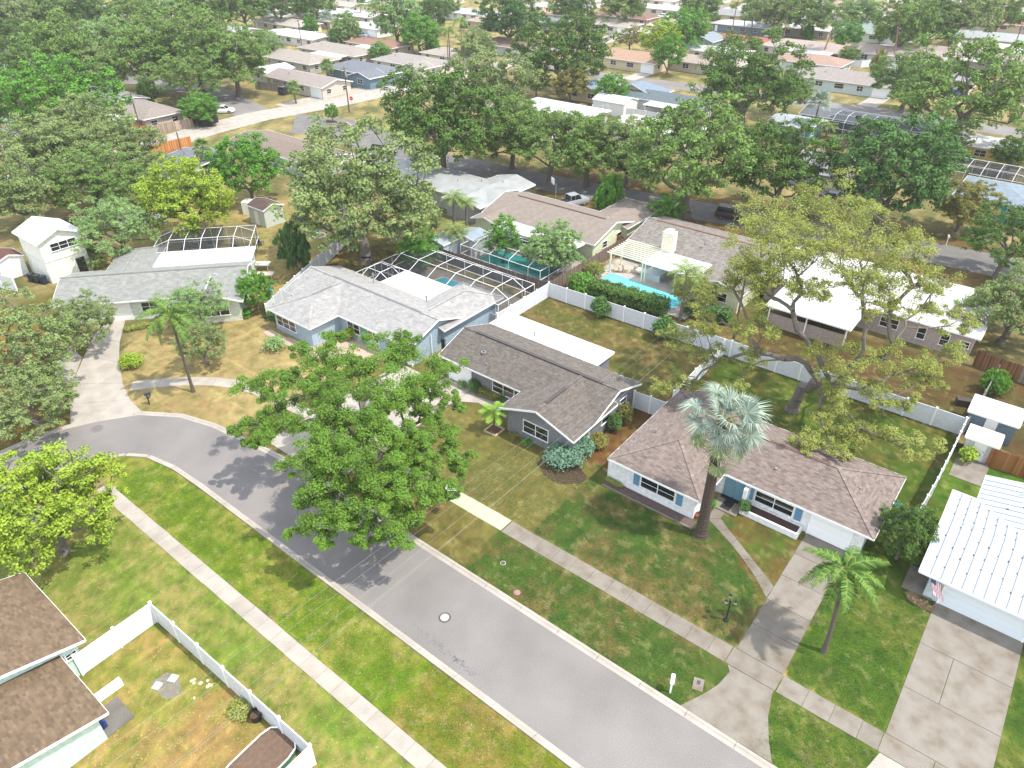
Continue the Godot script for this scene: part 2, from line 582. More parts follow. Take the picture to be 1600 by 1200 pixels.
	slab_run(dd, [V(-79.55, -26.94), V(-76.73, -24.85), V(-73.41, -22.17), V(-69.14, -18.98), V(-65.84, -17.27), V(-62.66, -15.8)], [V(-77.43, -28.62), V(-73.2, -25.77), V(-69.44, -23.75), V(-65.32, -22), V(-62.31, -21.11), V(-59.22, -20.74)], M.pale_concrete, 0.03, 0.035, [1.12, 1.08, 1.1, 1.14, 1.05])
	slab_part(dd, [V(-73.11, -21.78), V(-68.97, -18.83), V(-71.9, -18.22), V(-75.82, -21.22), V(-76.5, -22.32)], M.pale_concrete, 0.03, 0.95, "path")
	# front walks
	var b := node("front_walk")
	slab_run(b, [V(-13.22, -42.24), V(-13.06, -40.24), V(-11.76, -39.57), V(-10.55, -38.9), V(-9.25, -38.06), V(-7.92, -37.04), V(-6.64, -35.81)], [V(-12.31, -41.98), V(-12.24, -40.81), V(-11.33, -40.17), V(-10.41, -39.58), V(-8.64, -38.4), V(-7.55, -37.7), V(-6.59, -37.02)], M.concrete, 0.03, 0.03, [0.86, 0.82, 0.84, 0.9, 0.88, 0.9])
	var p := node("front_walk")
	mat("pink_concrete", "dcc2ae", 0.85, M.concrete.albedo_texture, 0.4)
	slab_part(p, [V(-63.24, -36.42), V(-62.94, -37.36), V(-60.6, -37.29), V(-57.97, -37.84), V(-53.49, -37.96), V(-52.94, -36.83), V(-56.87, -36.56), V(-60.25, -36.2)], M.pink_concrete)
	slab_part(p, [V(-56.39, -38.25), V(-56.63, -41.48), V(-55.66, -42.25), V(-53.72, -42.06), V(-50.4, -42.18), V(-49.02, -40.87), V(-50.44, -37.44), V(-53.93, -36.67)], M.pink_concrete, 0.028)


# ---------------------------------------------------------------- houses
var org := Vector3.ZERO     # where the house that is being built stands

func house(label: String, x: float, z: float, deg := 0.0, called := "house", group := "") -> Node3D:
	org = Vector3.ZERO if deg != 0.0 else Vector3(x, 0, z)
	return thing(called, label, "house" if called == "house" else called.replace("_", " "), Vector3(x, 0, z), deg_to_rad(deg), group)

# one wing: the outer edge of its eaves, ridge along x or z, gable / hip / flat
func wing(h: Node3D, x0: float, x1: float, z0: float, z1: float, axis: String, kind: String, eave: float, pitch: float, roof: Material, wall: Material, over := 0.55, shingle := [], fascia: Material = null) -> void:
	x0 -= org.x; x1 -= org.x; z0 -= org.z; z1 -= org.z
	var swap := axis == "z"
	var a0 := z0 if swap else x0
	var a1 := z1 if swap else x1
	var b0 := x0 if swap else z0
	var b1 := x1 if swap else z1
	var bm := (b0 + b1) * 0.5
	var hd := (b1 - b0) * 0.5
	var top := eave + hd * pitch
	var P := func(a: float, y: float, b: float) -> Vector3: return Vector3(b, y, a) if swap else Vector3(a, y, b)
	var slopes := []
	if kind == "flat":
		slopes = [[P.call(a0, eave, b0), P.call(a1, eave, b0), P.call(a1, eave + pitch, b1), P.call(a0, eave + pitch, b1)]]
	elif kind == "gable":
		slopes = [[P.call(a0, eave, b1), P.call(a1, eave, b1), P.call(a1, top, bm), P.call(a0, top, bm)], [P.call(a1, eave, b0), P.call(a0, eave, b0), P.call(a0, top, bm), P.call(a1, top, bm)]]
	else:
		var i := minf(hd, (a1 - a0) * 0.5 - 0.05)
		var lo := kind == "hip" or kind == "hip0"
		var hi := kind == "hip" or kind == "hip1"
		var r0 := a0 + i if lo else a0
		var r1 := a1 - i if hi else a1
		slopes = [[P.call(a0, eave, b1), P.call(a1, eave, b1), P.call(r1, top, bm), P.call(r0, top, bm)], [P.call(a1, eave, b0), P.call(a0, eave, b0), P.call(r0, top, bm), P.call(r1, top, bm)]]
		if lo:
			slopes.append([P.call(a0, eave, b0), P.call(a0, eave, b1), P.call(r0, top, bm)])
		if hi:
			slopes.append([P.call(a1, eave, b1), P.call(a1, eave, b0), P.call(r1, top, bm)])
	var m := Mb.new()
	var t := Vector3(0, 0.14, 0)
	var trim := Mb.new()
	for s in slopes:
		for k in range(1, s.size() - 1):
			m.tri(s[0], s[k], s[k + 1])
			m.tri(s[0] - t, s[k + 1] - t, s[k] - t)
		for k in s.size():
			var p: Vector3 = s[k]
			var q: Vector3 = s[(k + 1) % s.size()]
			var level := absf(p.y - q.y) < 0.01
			var rake := not level and kind != "hip" and absf((p.z if swap else p.x) - (q.z if swap else q.x)) < 0.01
			if (level and p.y < eave + 0.01) or rake or kind == "flat":
				m.quad(p, q, q - t, p - t)
				var c := Vector3((x0 + x1) * 0.5, 0, (z0 + z1) * 0.5)
				var e := ((p + q) * 0.5 - c) * Vector3(1, 0, 1)
				var d := (q - p).normalized()
				var n := Vector3(-d.z, 0, d.x).normalized()
				if n.dot(e) < 0:
					n = -n
				trim.bar(p + n * 0.02 - Vector3(0, 0.075, 0), q + n * 0.02 - Vector3(0, 0.075, 0), 0.035, 0.17)
	part("roof", m.done(), roof, h)
	part("fascia", trim.done(), fascia if fascia else M.trim, h)
	if shingle:
		var cp := Mb.new()
		for s in slopes:   # caps along the ridge and the hips, laid piece by piece
			for k in s.size():
				var p: Vector3 = s[k]
				var q: Vector3 = s[(k + 1) % s.size()]
				if (absf(p.y - q.y) > 0.3 and absf((p.z if swap else p.x) - (q.z if swap else q.x)) > 0.3 and p.y < q.y) or (absf(p.y - q.y) < 0.01 and p.y > eave + 0.2 and s == slopes[0]):
					var n := int(p.distance_to(q) / 0.22)
					for e in n:
						var tc := lin(shingle[0][e % 4]) * rr(0.9, 1.14)
						cp.col = tc
						var a := p.lerp(q, float(e) / n) + Vector3(0, 0.03, 0)
						var b := p.lerp(q, (e + 1.25) / n) + Vector3(0, 0.022, 0)
						cp.bar(a, b, 0.26, 0.035)
		part("ridge_caps", cp.done(), M.roof_grit, h).set_meta("kind", "stuff")
		var sh := Mb.new()
		for s in slopes:
			shingles(sh, s, shingle[0], shingle[1], shingle[2])
		var o := part("shingles", sh.done(), M.roof_grit, h)
		o.set_meta("kind", "stuff")
	if wall == null:
		return
	var w := Mb.new()
	var ov := minf(over, hd * 0.6)
	var wa0 := a0 + ov
	var wa1 := a1 - ov
	var wb0 := b0 + ov
	var wb1 := b1 - ov
	var wt := eave - 0.02 + (ov * pitch if kind != "flat" else 0.0) - 0.13
	var A: Vector3 = P.call(wa0, 0, wb0)
	var B: Vector3 = P.call(wa1, 0, wb0)
	var C: Vector3 = P.call(wa1, 0, wb1)
	var D: Vector3 = P.call(wa0, 0, wb1)
	var up := Vector3(0, wt, 0)
	for s in [[A, B], [B, C], [C, D], [D, A]]:
		w.quad(s[0], s[0] + up, s[1] + up, s[1])
	if kind == "gable" or kind == "hip0" or kind == "hip1":
		var pk := top - 0.15
		if kind != "hip1":
			w.tri(B + up, P.call(wa1, pk, bm), C + up)
		if kind != "hip0":
			w.tri(A + up, P.call(wa0, pk, bm), D + up)
	w.quad(A + up, B + up, C + up, D + up)
	part("wall", w.done(), wall, h)

# courses of shingle tabs laid on one roof slope (its first edge is the eave)
func shingles(m: Mb, s: Array, tone: Array, tab := 0.32, course := 0.145) -> void:
	var o: Vector3 = s[0]
	var u: Vector3 = (s[1] - o).normalized()
	var n: Vector3 = u.cross(s[2] - o).normalized()
	if n.y < 0:
		n = -n
	var w := n.cross(u)
	if w.y < 0:
		w = -w
	var pts := []
	var top := 0.0
	for p in s:
		var q := Vector2((p - o).dot(u), (p - o).dot(w))
		pts.append(q)
		top = maxf(top, q.y)
	var cols := []
	for t in tone:
		cols.append(lin(t))
	var y := 0.0
	var row := 0
	var drift := 0.0
	while y < top - 0.02:
		var y1 := minf(y + course, top)
		var lo := 1e9
		var hi := -1e9
		for k in pts.size():
			var p: Vector2 = pts[k]
			var q: Vector2 = pts[(k + 1) % pts.size()]
			var ym := (y + y1) * 0.5
			if (p.y - ym) * (q.y - ym) <= 0.0 and absf(p.y - q.y) > 1e-4:
				var x := lerpf(p.x, q.x, (ym - p.y) / (q.y - p.y))
				lo = minf(lo, x)
				hi = maxf(hi, x)
		var x := lo - rr(0.0, tab)
		while x < hi:
			var l := tab * (rr(0.6, 1.4))
			var xa := maxf(x, lo)
			var xb := minf(x + l - 0.008, hi)
			if xb - xa > 0.03:
				var c: Color = cols[rng.randi() % cols.size()]
				var g := rr(0.92, 1.07)
				m.col = Color(c.r * g, c.g * g, c.b * g)
				var lift := 0.026 if rng.randf() < 0.5 else 0.016
				var p0 := o + u * xa + w * (y - 0.01) + n * lift
				var p1 := o + u * xb + w * (y - 0.01) + n * lift
				var p2 := o + u * xb + w * y1 + n * 0.006
				var p3 := o + u * xa + w * y1 + n * 0.006
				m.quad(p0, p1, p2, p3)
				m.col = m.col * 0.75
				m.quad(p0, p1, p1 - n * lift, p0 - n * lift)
			x += l
		y = y1
		row += 1

func facing(x: float, y: float, z: float, deg: float) -> Transform3D:   # local +z points out of the wall
	return Transform3D(Basis(Vector3.UP, deg_to_rad(deg)), Vector3(x, y, z) - org)

func cached(key: String, make: Callable) -> Mesh:
	if not cache.has(key):
		var m := Mb.new()
		make.call(m)
		cache[key] = m.done()
	return cache[key]

# a window: white frame (part), a pane for each light (sub-part)
func window(h: Node3D, x: float, y: float, z: float, deg: float, w: float, t: float, lights := 1, frame: Material = null) -> void:
	var f := cached("window%.2f_%.2f_%d" % [w, t, lights], func(m: Mb) -> void:
		var b := 0.05
		m.box(Vector3(0, t * 0.5, 0.03), Vector3(w + 2 * b, b, 0.08))
		m.box(Vector3(0, -t * 0.5, 0.045), Vector3(w + 2 * b + 0.06, b, 0.12))
		for i in lights + 1:
			m.box(Vector3(-w * 0.5 + w * i / lights, 0, 0.031), Vector3(b, t - b, 0.075))
		m.box(Vector3(0, 0.0, 0.02), Vector3(w, 0.035, 0.045)))
	var o := part("window", f, frame if frame else M.trim, h, facing(x, y, z, deg))
	for i in lights:
		var g := cached("pane%.2f_%.2f_%d" % [w, t, lights], func(m: Mb) -> void:
			m.box(Vector3.ZERO, Vector3(w / lights - 0.075, t - 0.075, 0.02)))
		part("pane", g, M.glass, o, Transform3D(Basis(), Vector3(-w * 0.5 + w * (i + 0.5) / lights, 0, 0.018)))

func door(h: Node3D, x: float, z: float, deg: float, col := "e8e8e4", w := 0.95) -> void:
	var f := cached("door%.2f" % w, func(m: Mb) -> void:
		m.box(Vector3(0, 1.03, 0.03), Vector3(w, 2.06, 0.06))
		m.box(Vector3(0, 1.45, 0.064), Vector3(w * 0.6, 0.7, 0.012))
		m.box(Vector3(0, 0.5, 0.064), Vector3(w * 0.6, 0.55, 0.012)))
	var o := part("door", f, tint("plain", col), h, facing(x, 0.08, z, deg))
	part("handle", cached("knob", func(m: Mb) -> void: m.box(Vector3.ZERO, Vector3(0.05, 0.12, 0.06))), M.metal, o, Transform3D(Basis(), Vector3(w * 0.4, 1.0, 0.085)))

func garage(h: Node3D, x: float, z: float, deg: float, w := 4.9, col := "eef0f0", t := 2.15) -> void:
	var o := part("garage_door", cached("garage%.2f" % w, func(m: Mb) -> void:
		m.box(Vector3(-w * 0.5 - 0.06, t * 0.5, 0.04), Vector3(0.12, t + 0.12, 0.09))
		m.box(Vector3(w * 0.5 + 0.06, t * 0.5, 0.04), Vector3(0.12, t + 0.12, 0.09))
		m.box(Vector3(0, t + 0.06, 0.042), Vector3(w, 0.12, 0.09))), M.trim, h, facing(x, 0.02, z, deg))
	for i in 4:
		part("panel", cached("garage_panel%.2f" % w, func(m: Mb) -> void:
			m.box(Vector3(0, 0, 0), Vector3(w, t / 4 - 0.015, 0.05))
			for k in 4:
				m.box(Vector3(w * (k + 0.5) / 4 - w * 0.5, 0, 0.028), Vector3(w / 4 - 0.22, t / 4 - 0.18, 0.014))), tint("plain", col), o, Transform3D(Basis(), Vector3(0, t * (i + 0.5) / 4, 0.015)))

func vent(h: Node3D, x: float, y: float, z: float, tall := 0.45, r := 0.06) -> void:
	part("vent_pipe", cached("vent%.2f%.2f" % [tall, r], func(m: Mb) -> void:
		m.can(Vector3.ZERO, r, r, tall, 8)
		m.can(Vector3(0, tall * 0.8, 0), r * 1.7, r * 1.7, tall * 0.2, 8)), M.metal, h, Transform3D(Basis(), Vector3(x, y, z) - org))

func ridge_vent(h: Node3D, a: Vector3, b: Vector3, w := 0.32, col := "4a4542") -> void:
	var m := Mb.new()
	m.bar(a - org, b - org, w, 0.10)
	part("ridge_vent", m.done(), tint("plain", col), h)

func part_box(h: Node3D, called: String, x: float, y: float, z: float, s: Vector3, m_: Material, deg := 0.0) -> MeshInstance3D:
	var m := Mb.new()
	m.box(Vector3.ZERO, s)
	return part(called, m.done(), m_, h, facing(x, y, z, deg))

# a screened pool cage: white bars, dark mesh between them
func pool_cage(label: String, x0: float, x1: float, z0: float, z1: float, low: float, high: float, nx: int, nz: int, deg := 0.0, cx := 0.0, cz := 0.0) -> Node3D:
	var o := thing("pool_cage", label, "pool cage", Vector3(cx, 0, cz) if deg != 0.0 else Vector3((x0 + x1) / 2, 0, (z0 + z1) / 2), deg_to_rad(deg))
	if deg == 0.0:
		var c := o.position
		x0 -= c.x; x1 -= c.x; z0 -= c.z; z1 -= c.z
	var ins := minf((x1 - x0), (z1 - z0)) * 0.27
	var P := func(i: float, j: float) -> Vector3:   # the mansard surface over the plan
		var x := lerpf(x0, x1, i)
		var z := lerpf(z0, z1, j)
		var e := minf(minf(x - x0, x1 - x), minf(z - z0, z1 - z))
		return Vector3(x, lerpf(low, high, clampf(e / ins, 0, 1)), z)
	var rows := [0.0, ins / (z1 - z0), 1.0 - ins / (z1 - z0), 1.0]
	var colm := [0.0, ins / (x1 - x0)]
	for i in range(1, nx):
		colm.append(lerpf(ins / (x1 - x0), 1.0 - ins / (x1 - x0), float(i) / nx))
	colm.append(1.0 - ins / (x1 - x0))
	colm.append(1.0)
	if nz > 1:
		rows = [0.0, ins / (z1 - z0), 0.5, 1.0 - ins / (z1 - z0), 1.0]
	var bars := func(a: Vector3, b: Vector3, w := 0.048) -> void:
		if a.distance_to(b) > 0.05:
			var m := Mb.new()
			m.bar(a, b, w, w)
			part("frame_bar", m.done(), M.trim, o)
	for i in colm.size():
		for j in rows.size():
			var a: Vector3 = P.call(colm[i], rows[j])
			if i + 1 < colm.size():
				bars.call(a, P.call(colm[i + 1], rows[j]))
			if j + 1 < rows.size():
				bars.call(a, P.call(colm[i], rows[j + 1]))
			if i == 0 or j == 0 or i == colm.size() - 1 or j == rows.size() - 1:
				bars.call(Vector3(a.x, 0.05, a.z), a)
			if i + 1 < colm.size() and j + 1 < rows.size():
				var m := Mb.new()
				m.quad(a, P.call(colm[i + 1], rows[j]), P.call(colm[i + 1], rows[j + 1]), P.call(colm[i], rows[j + 1]))
				part("screen_panel", m.done(), M.screen, o)
	var w := Mb.new()
	w.quad(Vector3(x0, 0, z0), Vector3(x0, low, z0), Vector3(x1, low, z0), Vector3(x1, 0, z0))
	w.quad(Vector3(x0, 0, z1), Vector3(x0, low, z1), Vector3(x1, low, z1), Vector3(x1, 0, z1))
	w.quad(Vector3(x0, 0, z0), Vector3(x0, low, z0), Vector3(x0, low, z1), Vector3(x0, 0, z1))
	w.quad(Vector3(x1, 0, z0), Vector3(x1, low, z0), Vector3(x1, low, z1), Vector3(x1, 0, z1))
	part("screen_wall", w.done(), M.screen, o)
	bars.call(Vector3(x0, 1.1, z1), Vector3(x1, 1.1, z1), 0.06)
	bars.call(Vector3(x1, 1.1, z0), Vector3(x1, 1.1, z1), 0.06)
	bars.call(Vector3(x0, 1.1, z0), Vector3(x0, 1.1, z1), 0.06)
	bars.call(Vector3(x0, 1.1, z0), Vector3(x1, 1.1, z0), 0.06)
	return o

func pool(label: String, outline: Array, water: String, deck: Array, deck_mat: Material, at: Vector2) -> void:
	var o := thing("swimming_pool", label, "swimming pool", v3(at))
	var f := func(p: Array) -> Array: return p.map(func(q: Vector2) -> Vector2: return q - at)
	var d := Mb.new()
	d.slab(f.call(deck), -0.02, 0.06)
	part("deck", d.done(), deck_mat, o)
	var c := Mb.new()
	var oc: Array = f.call(outline)
	var mid := Vector2.ZERO
	for q in oc:
		mid += q / oc.size()
	c.slab(oc.map(func(q: Vector2) -> Vector2: return q + (q - mid).normalized() * 0.32), 0.0, 0.085)
	part("coping", c.done(), M.pale_concrete, o)
	var w := Mb.new()
	w.poly(oc, 0.091)
	part("water", w.done(), tint("water", water), o)

func build_near_houses() -> void:
	var brownish := ["857c73", "8a8178", "80776e", "8d847b", "7b736a"]
	# A: grey house in the middle, brown shingles, one front wing
	var hA := house("grey single-storey house with brown shingle roof beside the big street oak", -33, -44.5)
	var wA := mat("grey_wall", "85868b", 0.85, M.stucco.albedo_texture, 0.5)
	var rA := tint("roof_grit", "85786e")
	wing(hA, -42.2, -24.45, -49.65, -41.9, "x", "gable", 2.55, 0.345, rA, wA, 0.5, [brownish, 0.3, 0.135])
	wing(hA, -32.2, -24.47, -45.6, -38.85, "z", "gable", 2.55, 0.345, rA, wA, 0.5, [brownish, 0.3, 0.135])
	wing(hA, -42.4, -29.35, -53.0, -49.75, "x", "flat", 2.42, 0.06, M.membrane, wA, 0.3)
	ridge_vent(hA, Vector3(-40.6, 3.93, -45.77), Vector3(-26.2, 3.93, -45.77))
	ridge_vent(hA, Vector3(-28.33, 3.93, -40.3), Vector3(-28.33, 3.93, -43.2))
	window(hA, -28.6, 1.45, -39.33, 0, 2.6, 1.25, 2)
	window(hA, -34.6, 1.5, -42.38, 0, 2.5, 1.2, 2)
	window(hA, -33.0, 1.4, -42.38, 0, 0.5, 1.3, 1)
	garage(hA, -39.9, -42.38, 0, 2.7, "f4f4f2")
	door(hA, -32.6, -40.9, -90, "3a3d42")
	window(hA, -24.96, 1.5, -41.2, 90, 1.4, 1.0, 1)
	window(hA, -24.96, 1.5, -44.6, 90, 1.4, 1.0, 1)
	window(hA, -24.96, 1.5, -47.4, 90, 1.1, 1.0, 1)
	vent(hA, -38.2, 3.1, -43.9, 0.35, 0.14)
	vent(hA, -25.8, 3.75, -46.2, 0.7, 0.05)
	vent(hA, -27.2, 3.0, -44.4, 0.2, 0.05)
	vent(hA, -26.0, 2.9, -42.0, 0.2, 0.05)
	vent(hA, -37.2, 2.5, -50.6, 0.4, 0.05)
	vent(hA, -37.0, 2.95, -42.9, 0.2, 0.05)
	# B: white house with the hip roof and blue shutters
	var tan := ["a4948a", "9f8f85", "a9998f", "9b8b81", "8f7f76"]
	var hB := house("white house with pinkish tan hip roof and blue shutters behind the silver palm", -12, -45)
	var wB := mat("white_wall", "f0f1f0", 0.8, M.stucco.albedo_texture, 0.5)
	var rB := tint("roof_grit", "9a877d")
	wing(hB, -21.2, -2.35, -51.0, -42.85, "x", "hip", 2.55, 0.36, rB, wB, 0.6, [tan, 0.32, 0.145])
	wing(hB, -21.22, -13.3, -50.98, -38.85, "z", "hip1", 2.55, 0.36, rB, wB, 0.6, [tan, 0.32, 0.145])
	ridge_vent(hB, Vector3(-11.6, 4.04, -46.93), Vector3(-7.0, 4.04, -46.93), 0.15, "6a4d43")
	window(hB, -17.0, 1.35, -39.43, 0, 2.9, 1.05, 2)
	window(hB, -9.4, 1.35, -43.43, 0, 2.9, 1.05, 2)
	garage(hB, -5.2, -43.42, 0, 2.75, "eef1f0")
	for x in [-18.85, -15.15]:
		part_box(hB, "shutter", x, 1.35, -39.4, Vector3(0.5, 1.2, 0.05), tint("plain", "5f8aa6"))
	for x in [-11.25, -7.55]:
		part_box(hB, "shutter", x, 1.35, -43.4, Vector3(0.5, 1.2, 0.05), tint("plain", "5f8aa6"))
	door(hB, -12.9, -43.42, 0, "6c93a4", 0.8)
	door(hB, -12.05, -43.42, 0, "6c93a4", 0.8)
	part_box(hB, "porch_floor", -12.45, 0.06, -42.5, Vector3(2.0, 0.14, 1.75), M.concrete)
	part_box(hB, "wing_wall", -21.0, 0.9, -39.5, Vector3(0.9, 1.8, 0.16), wB)
	part_box(hB, "pillar", -11.4, 1.1, -42.95, Vector3(0.28, 2.2, 0.9), wB)
	window(hB, -2.96, 1.5, -46.0, 90, 1.2, 0.9, 1)
	for q in [[-19.6, 3.2, -43.4], [-18.9, 3.0, -41.6], [-10.2, 3.2, -44.8], [-4.6, 3.2, -46.5]]:
		vent(hB, q[0], q[1], q[2], 0.25, 0.06)
	# the raised planter along the front of B
	var pl := thing("planter", "long low white planter filled with brown mulch under the white house's right windows", "planter", Vector3(-9.2, 0, -42.75))
	org = Vector3(-9.2, 0, -42.75)
	for q in [[-9.2, -42.32, 4.1, 0.16], [-9.2, -43.32, 4.1, 0.1]]:
		part_box(pl, "side_wall", q[0], 0.25, q[1], Vector3(q[2], 0.5, q[3]), wB)
	for x in [-11.33, -7.07]:
		part_box(pl, "end_wall", x, 0.25, -42.82, Vector3(0.16, 0.5, 1.16), wB)
	part_box(pl, "mulch", -9.2, 0.2, -42.82, Vector3(4.1, 0.4, 0.9), tint("soil", "6a5048"))
	# C: pale grey house
	var hC := house("pale grey roofed bungalow with blue-grey walls in front of the large pool cage", -55, -45.5)
	var rC := tint("roof_smooth", "c2bfba")
	var wC := mat("blue_grey_wall", "a9bcc9", 0.85, M.stucco.albedo_texture, 0.5)
	var whitish := ["c1beb9", "c4c1bc", "bebbb6", "c6c3be"]
	wing(hC, -65.2, -45.2, -49.3, -41.15, "x", "gable", 2.55, 0.34, rC, wC, 0.5, [whitish, 0.4, 0.2])
	wing(hC, -63.1, -55.9, -45.6, -37.4, "z", "hip1", 2.57, 0.36, rC, wC, 0.5, [whitish, 0.4, 0.2])
	wing(hC, -50.9, -44.9, -55.2, -45.6, "z", "hip0", 2.55, 0.34, rC, wC, 0.5, [whitish, 0.4, 0.2])
	wing(hC, -58.2, -50.9, -53.4, -49.35, "x", "flat", 2.5, 0.08, M.membrane, null)
	ridge_vent(hC, Vector3(-61.2, 3.96, -45.22), Vector3(-47.6, 3.96, -45.22), 0.12, "6f7274")
	ridge_vent(hC, Vector3(-59.5, 3.9, -40.9), Vector3(-59.5, 3.9, -43.6), 0.12, "6f7274")
	window(hC, -60.6, 1.35, -37.87, 0, 3.2, 1.2, 3)
	window(hC, -54.2, 1.4, -41.63, 0, 1.9, 1.2, 2)
	window(hC, -51.2, 1.4, -41.63, 0, 1.6, 1.1, 2)
	door(hC, -52.6, -41.63, 0, "5f8f7c")
	garage(hC, -47.0, -41.62, 0, 2.6)
	window(hC, -45.68, 1.3, -49.4, 90, 1.1, 1.0, 1)
	part_box(hC, "downpipe", -45.62, 1.2, -44.4, Vector3(0.08, 2.4, 0.08), M.trim)
	part_box(hC, "downpipe", -45.4, 1.2, -54.3, Vector3(0.08, 2.4, 0.08), M.trim)
	vent(hC, -57.8, 3.1, -48.0, 1.2, 0.06)
	vent(hC, -50.2, 2.9, -48.6, 0.7, 0.06)
	# D: pale green-grey house turned to the bend
	var hD := house("long pale green house with light grey roof turned towards the street bend", -75.6, -35.3, 48.2)
	var rD := tint("roof_smooth", "abaca4")
	var wD := mat("pale_green_wall", "dde4d6", 0.85, M.stucco.albedo_texture, 0.5)
	var greyish := ["acada5", "afb0a8", "a9aaa2", "b1b2aa"]
	wing(hD, -12.9, 7.2, -5.0, 3.7, "x", "gable", 2.55, 0.31, rD, wD, 0.5, [greyish, 0.4, 0.2])
	wing(hD, -0.3, 7.18, 0.6, 5.85, "z", "gable", 2.57, 0.31, rD, wD, 0.5, [greyish, 0.4, 0.2])
	wing(hD, -9.6, -4.25, -11.4, -2.0, "z", "hip0", 2.55, 0.33, rD, wD, 0.5, [greyish, 0.4, 0.2])
	wing(hD, -4.2, 6.9, -8.8, -4.4, "x", "flat", 2.75, 0.12, M.membrane, wD, 0.3)
	ridge_vent(hD, Vector3(-11.6, 3.93, -0.65), Vector3(6.2, 3.93, -0.65), 0.1, "7a7f78")
	ridge_vent(hD, Vector3(3.4, 3.74, 4.6), Vector3(3.4, 3.74, 1.6), 0.12, "f4f4f2")
	garage(hD, -7.4, 3.22, 0, 4.2, "f2f1ea")
	window(hD, -3.2, 1.5, 3.22, 0, 1.7, 1.1, 2)
	window(hD, 4.0, 1.45, 5.37, 0, 3.0, 1.25, 3)
	door(hD, -1.2, 3.22, 0)
	window(hD, 6.72, 1.5, 2.0, 90, 1.2, 1.0, 1)
	vent(hD, -8.5, 2.8, 2.6, 0.4, 0.07)
	# the tall outbuilding behind it
	var hT := house("tall white two-storey outbuilding with pale gabled metal roof at the left edge", -96.2, -30.2)
	var wT := mat("cream_wall", "f2f3e6", 0.8, M.stucco.albedo_texture, 0.5)
	wing(hT, -99.2, -92.7, -33.0, -27.4, "x", "gable", 5.2, 0.42, tint("roof_smooth", "e3e6e4"), wT, 0.35)
	window(hT, -93.03, 4.25, -30.4, 90, 3.0, 0.95, 3)
	part_box(hT, "belt_course", -93.02, 2.75, -30.2, Vector3(4.9, 0.14, 0.05), tint("plain", "dfe0cf"), 90)
	part_box(hT, "garage_panel", -96.0, 2.75, -27.72, Vector3(5.7, 0.12, 0.05), tint("plain", "cfd6cc"))
	window(hT, -93.03, 1.15, -31.6, 90, 0.95, 1.9, 1, M.dark)
	# E: metal roof at the right
	var hE := house("pale house with white standing-seam metal roof and a flag at the right edge", 9, -49)
	var wE := mat("pale_blue_wall", "c9d6da", 0.85, M.stucco.albedo_texture, 0.5)
	wing(hE, 0.75, 22.0, -51.6, -41.75, "x", "gable", 2.6, 0.22, tint("plain", "6f767d"), wE, 0.75)
	wing(hE, 2.35, 17.0, -54.9, -46.2, "z", "gable", 2.62, 0.2, tint("plain", "6f767d"), wE, 0.5)
	metal_panels(hE, Vector3(0.75, 2.6, -41.75), Vector3(0.75, 2.6 + 4.925 * 0.22, -46.67), Vector3(1, 0, 0), 21.0, 0.62)
	metal_panels(hE, Vector3(0.75, 2.6, -51.6), Vector3(0.75, 2.6 + 4.925 * 0.22, -46.69), Vector3(1, 0, 0), 21.0, 0.62)
	metal_panels(hE, Vector3(2.35, 2.62, -54.85), Vector3(9.66, 2.62 + 7.325 * 0.2, -54.85), Vector3(0, 0, 1), 8.6, 0.62)
	garage(hE, 4.9, -42.49, 0, 4.8, "dfe7ea")
	vent(hE, 5.0, 3.0, -53.4, 0.8, 0.06)
	vent(hE, 5.5, 3.2, -50.4, 0.25, 0.08)
	part_box(hE, "porch_floor", 1.15, 0.06, -43.6, Vector3(1.9, 0.12, 2.4), tint("concrete", "9a938a"))
	# F: roofs in the lower left corner
	var clay := ["927c62", "8d775d", "98826a", "836e57", "89745c"]
	var hF := house("mint green house with tan brown shingle roofs in the lower left corner", -40, -1)
	var wF := mat("mint_wall", "cfeadb", 0.85, M.stucco.albedo_texture, 0.5)
	var rF := tint("roof_grit", "8e755e")
	wing(hF, -44.6, -36.35, -5.45, 6.5, "x", "gable", 2.75, 0.3, rF, wF, 0.45, [clay, 0.3, 0.14])
	wing(hF, -37.5, -31.1, -4.05, 6.0, "x", "gable", 2.4, 0.22, rF, wF, 0.5, [clay, 0.3, 0.14])
	ridge_vent(hF, Vector3(-34.9, 3.1, -0.6), Vector3(-33.3, 3.1, -0.6), 0.3, "6a5546")
	window(hF, -31.58, 1.4, 1.9, 90, 2.2, 1.1, 2)
	window(hF, -36.78, 1.9, -4.55, 90, 0.6, 0.5, 1)

# standing-seam panels: each sheet of metal with its upstand
func metal_panels(h: Node3D, foot: Vector3, head: Vector3, along: Vector3, length: float, w: float) -> void:
	var up := head - foot
	var n := along.cross(up).normalized()
	if n.y < 0:
		n = -n
	var k := 0
	while (k + 1) * w <= length:
		var m := Mb.new()
		var g := rr(0.94, 1.03)
		m.col = Color(g, g, g)
		var a := foot + along * (k * w + 0.035) + n * 0.02
		var b := foot + along * ((k + 1) * w - 0.035) + n * 0.02
		m.quad(a, b, b + up, a + up)
		m.bar(b - n * 0.005, b + up - n * 0.005, 0.03, 0.05)
		var o := part("roof_panel", m.done(), M.roof_metal, h)
		o.position = -org
		var s := rr(0.15, 0.5)
		var d := Mb.new()
		while s < 0.98:
			d.bar(b + up * s + n * 0.026, b + up * (s + rr(0.01, 0.03)) + n * 0.026, 0.05, 0.05)
			s += rr(0.16, 0.4)
		if d.v.size():
			part("seam_clips", d.done(), M.dark, o)
		k += 1


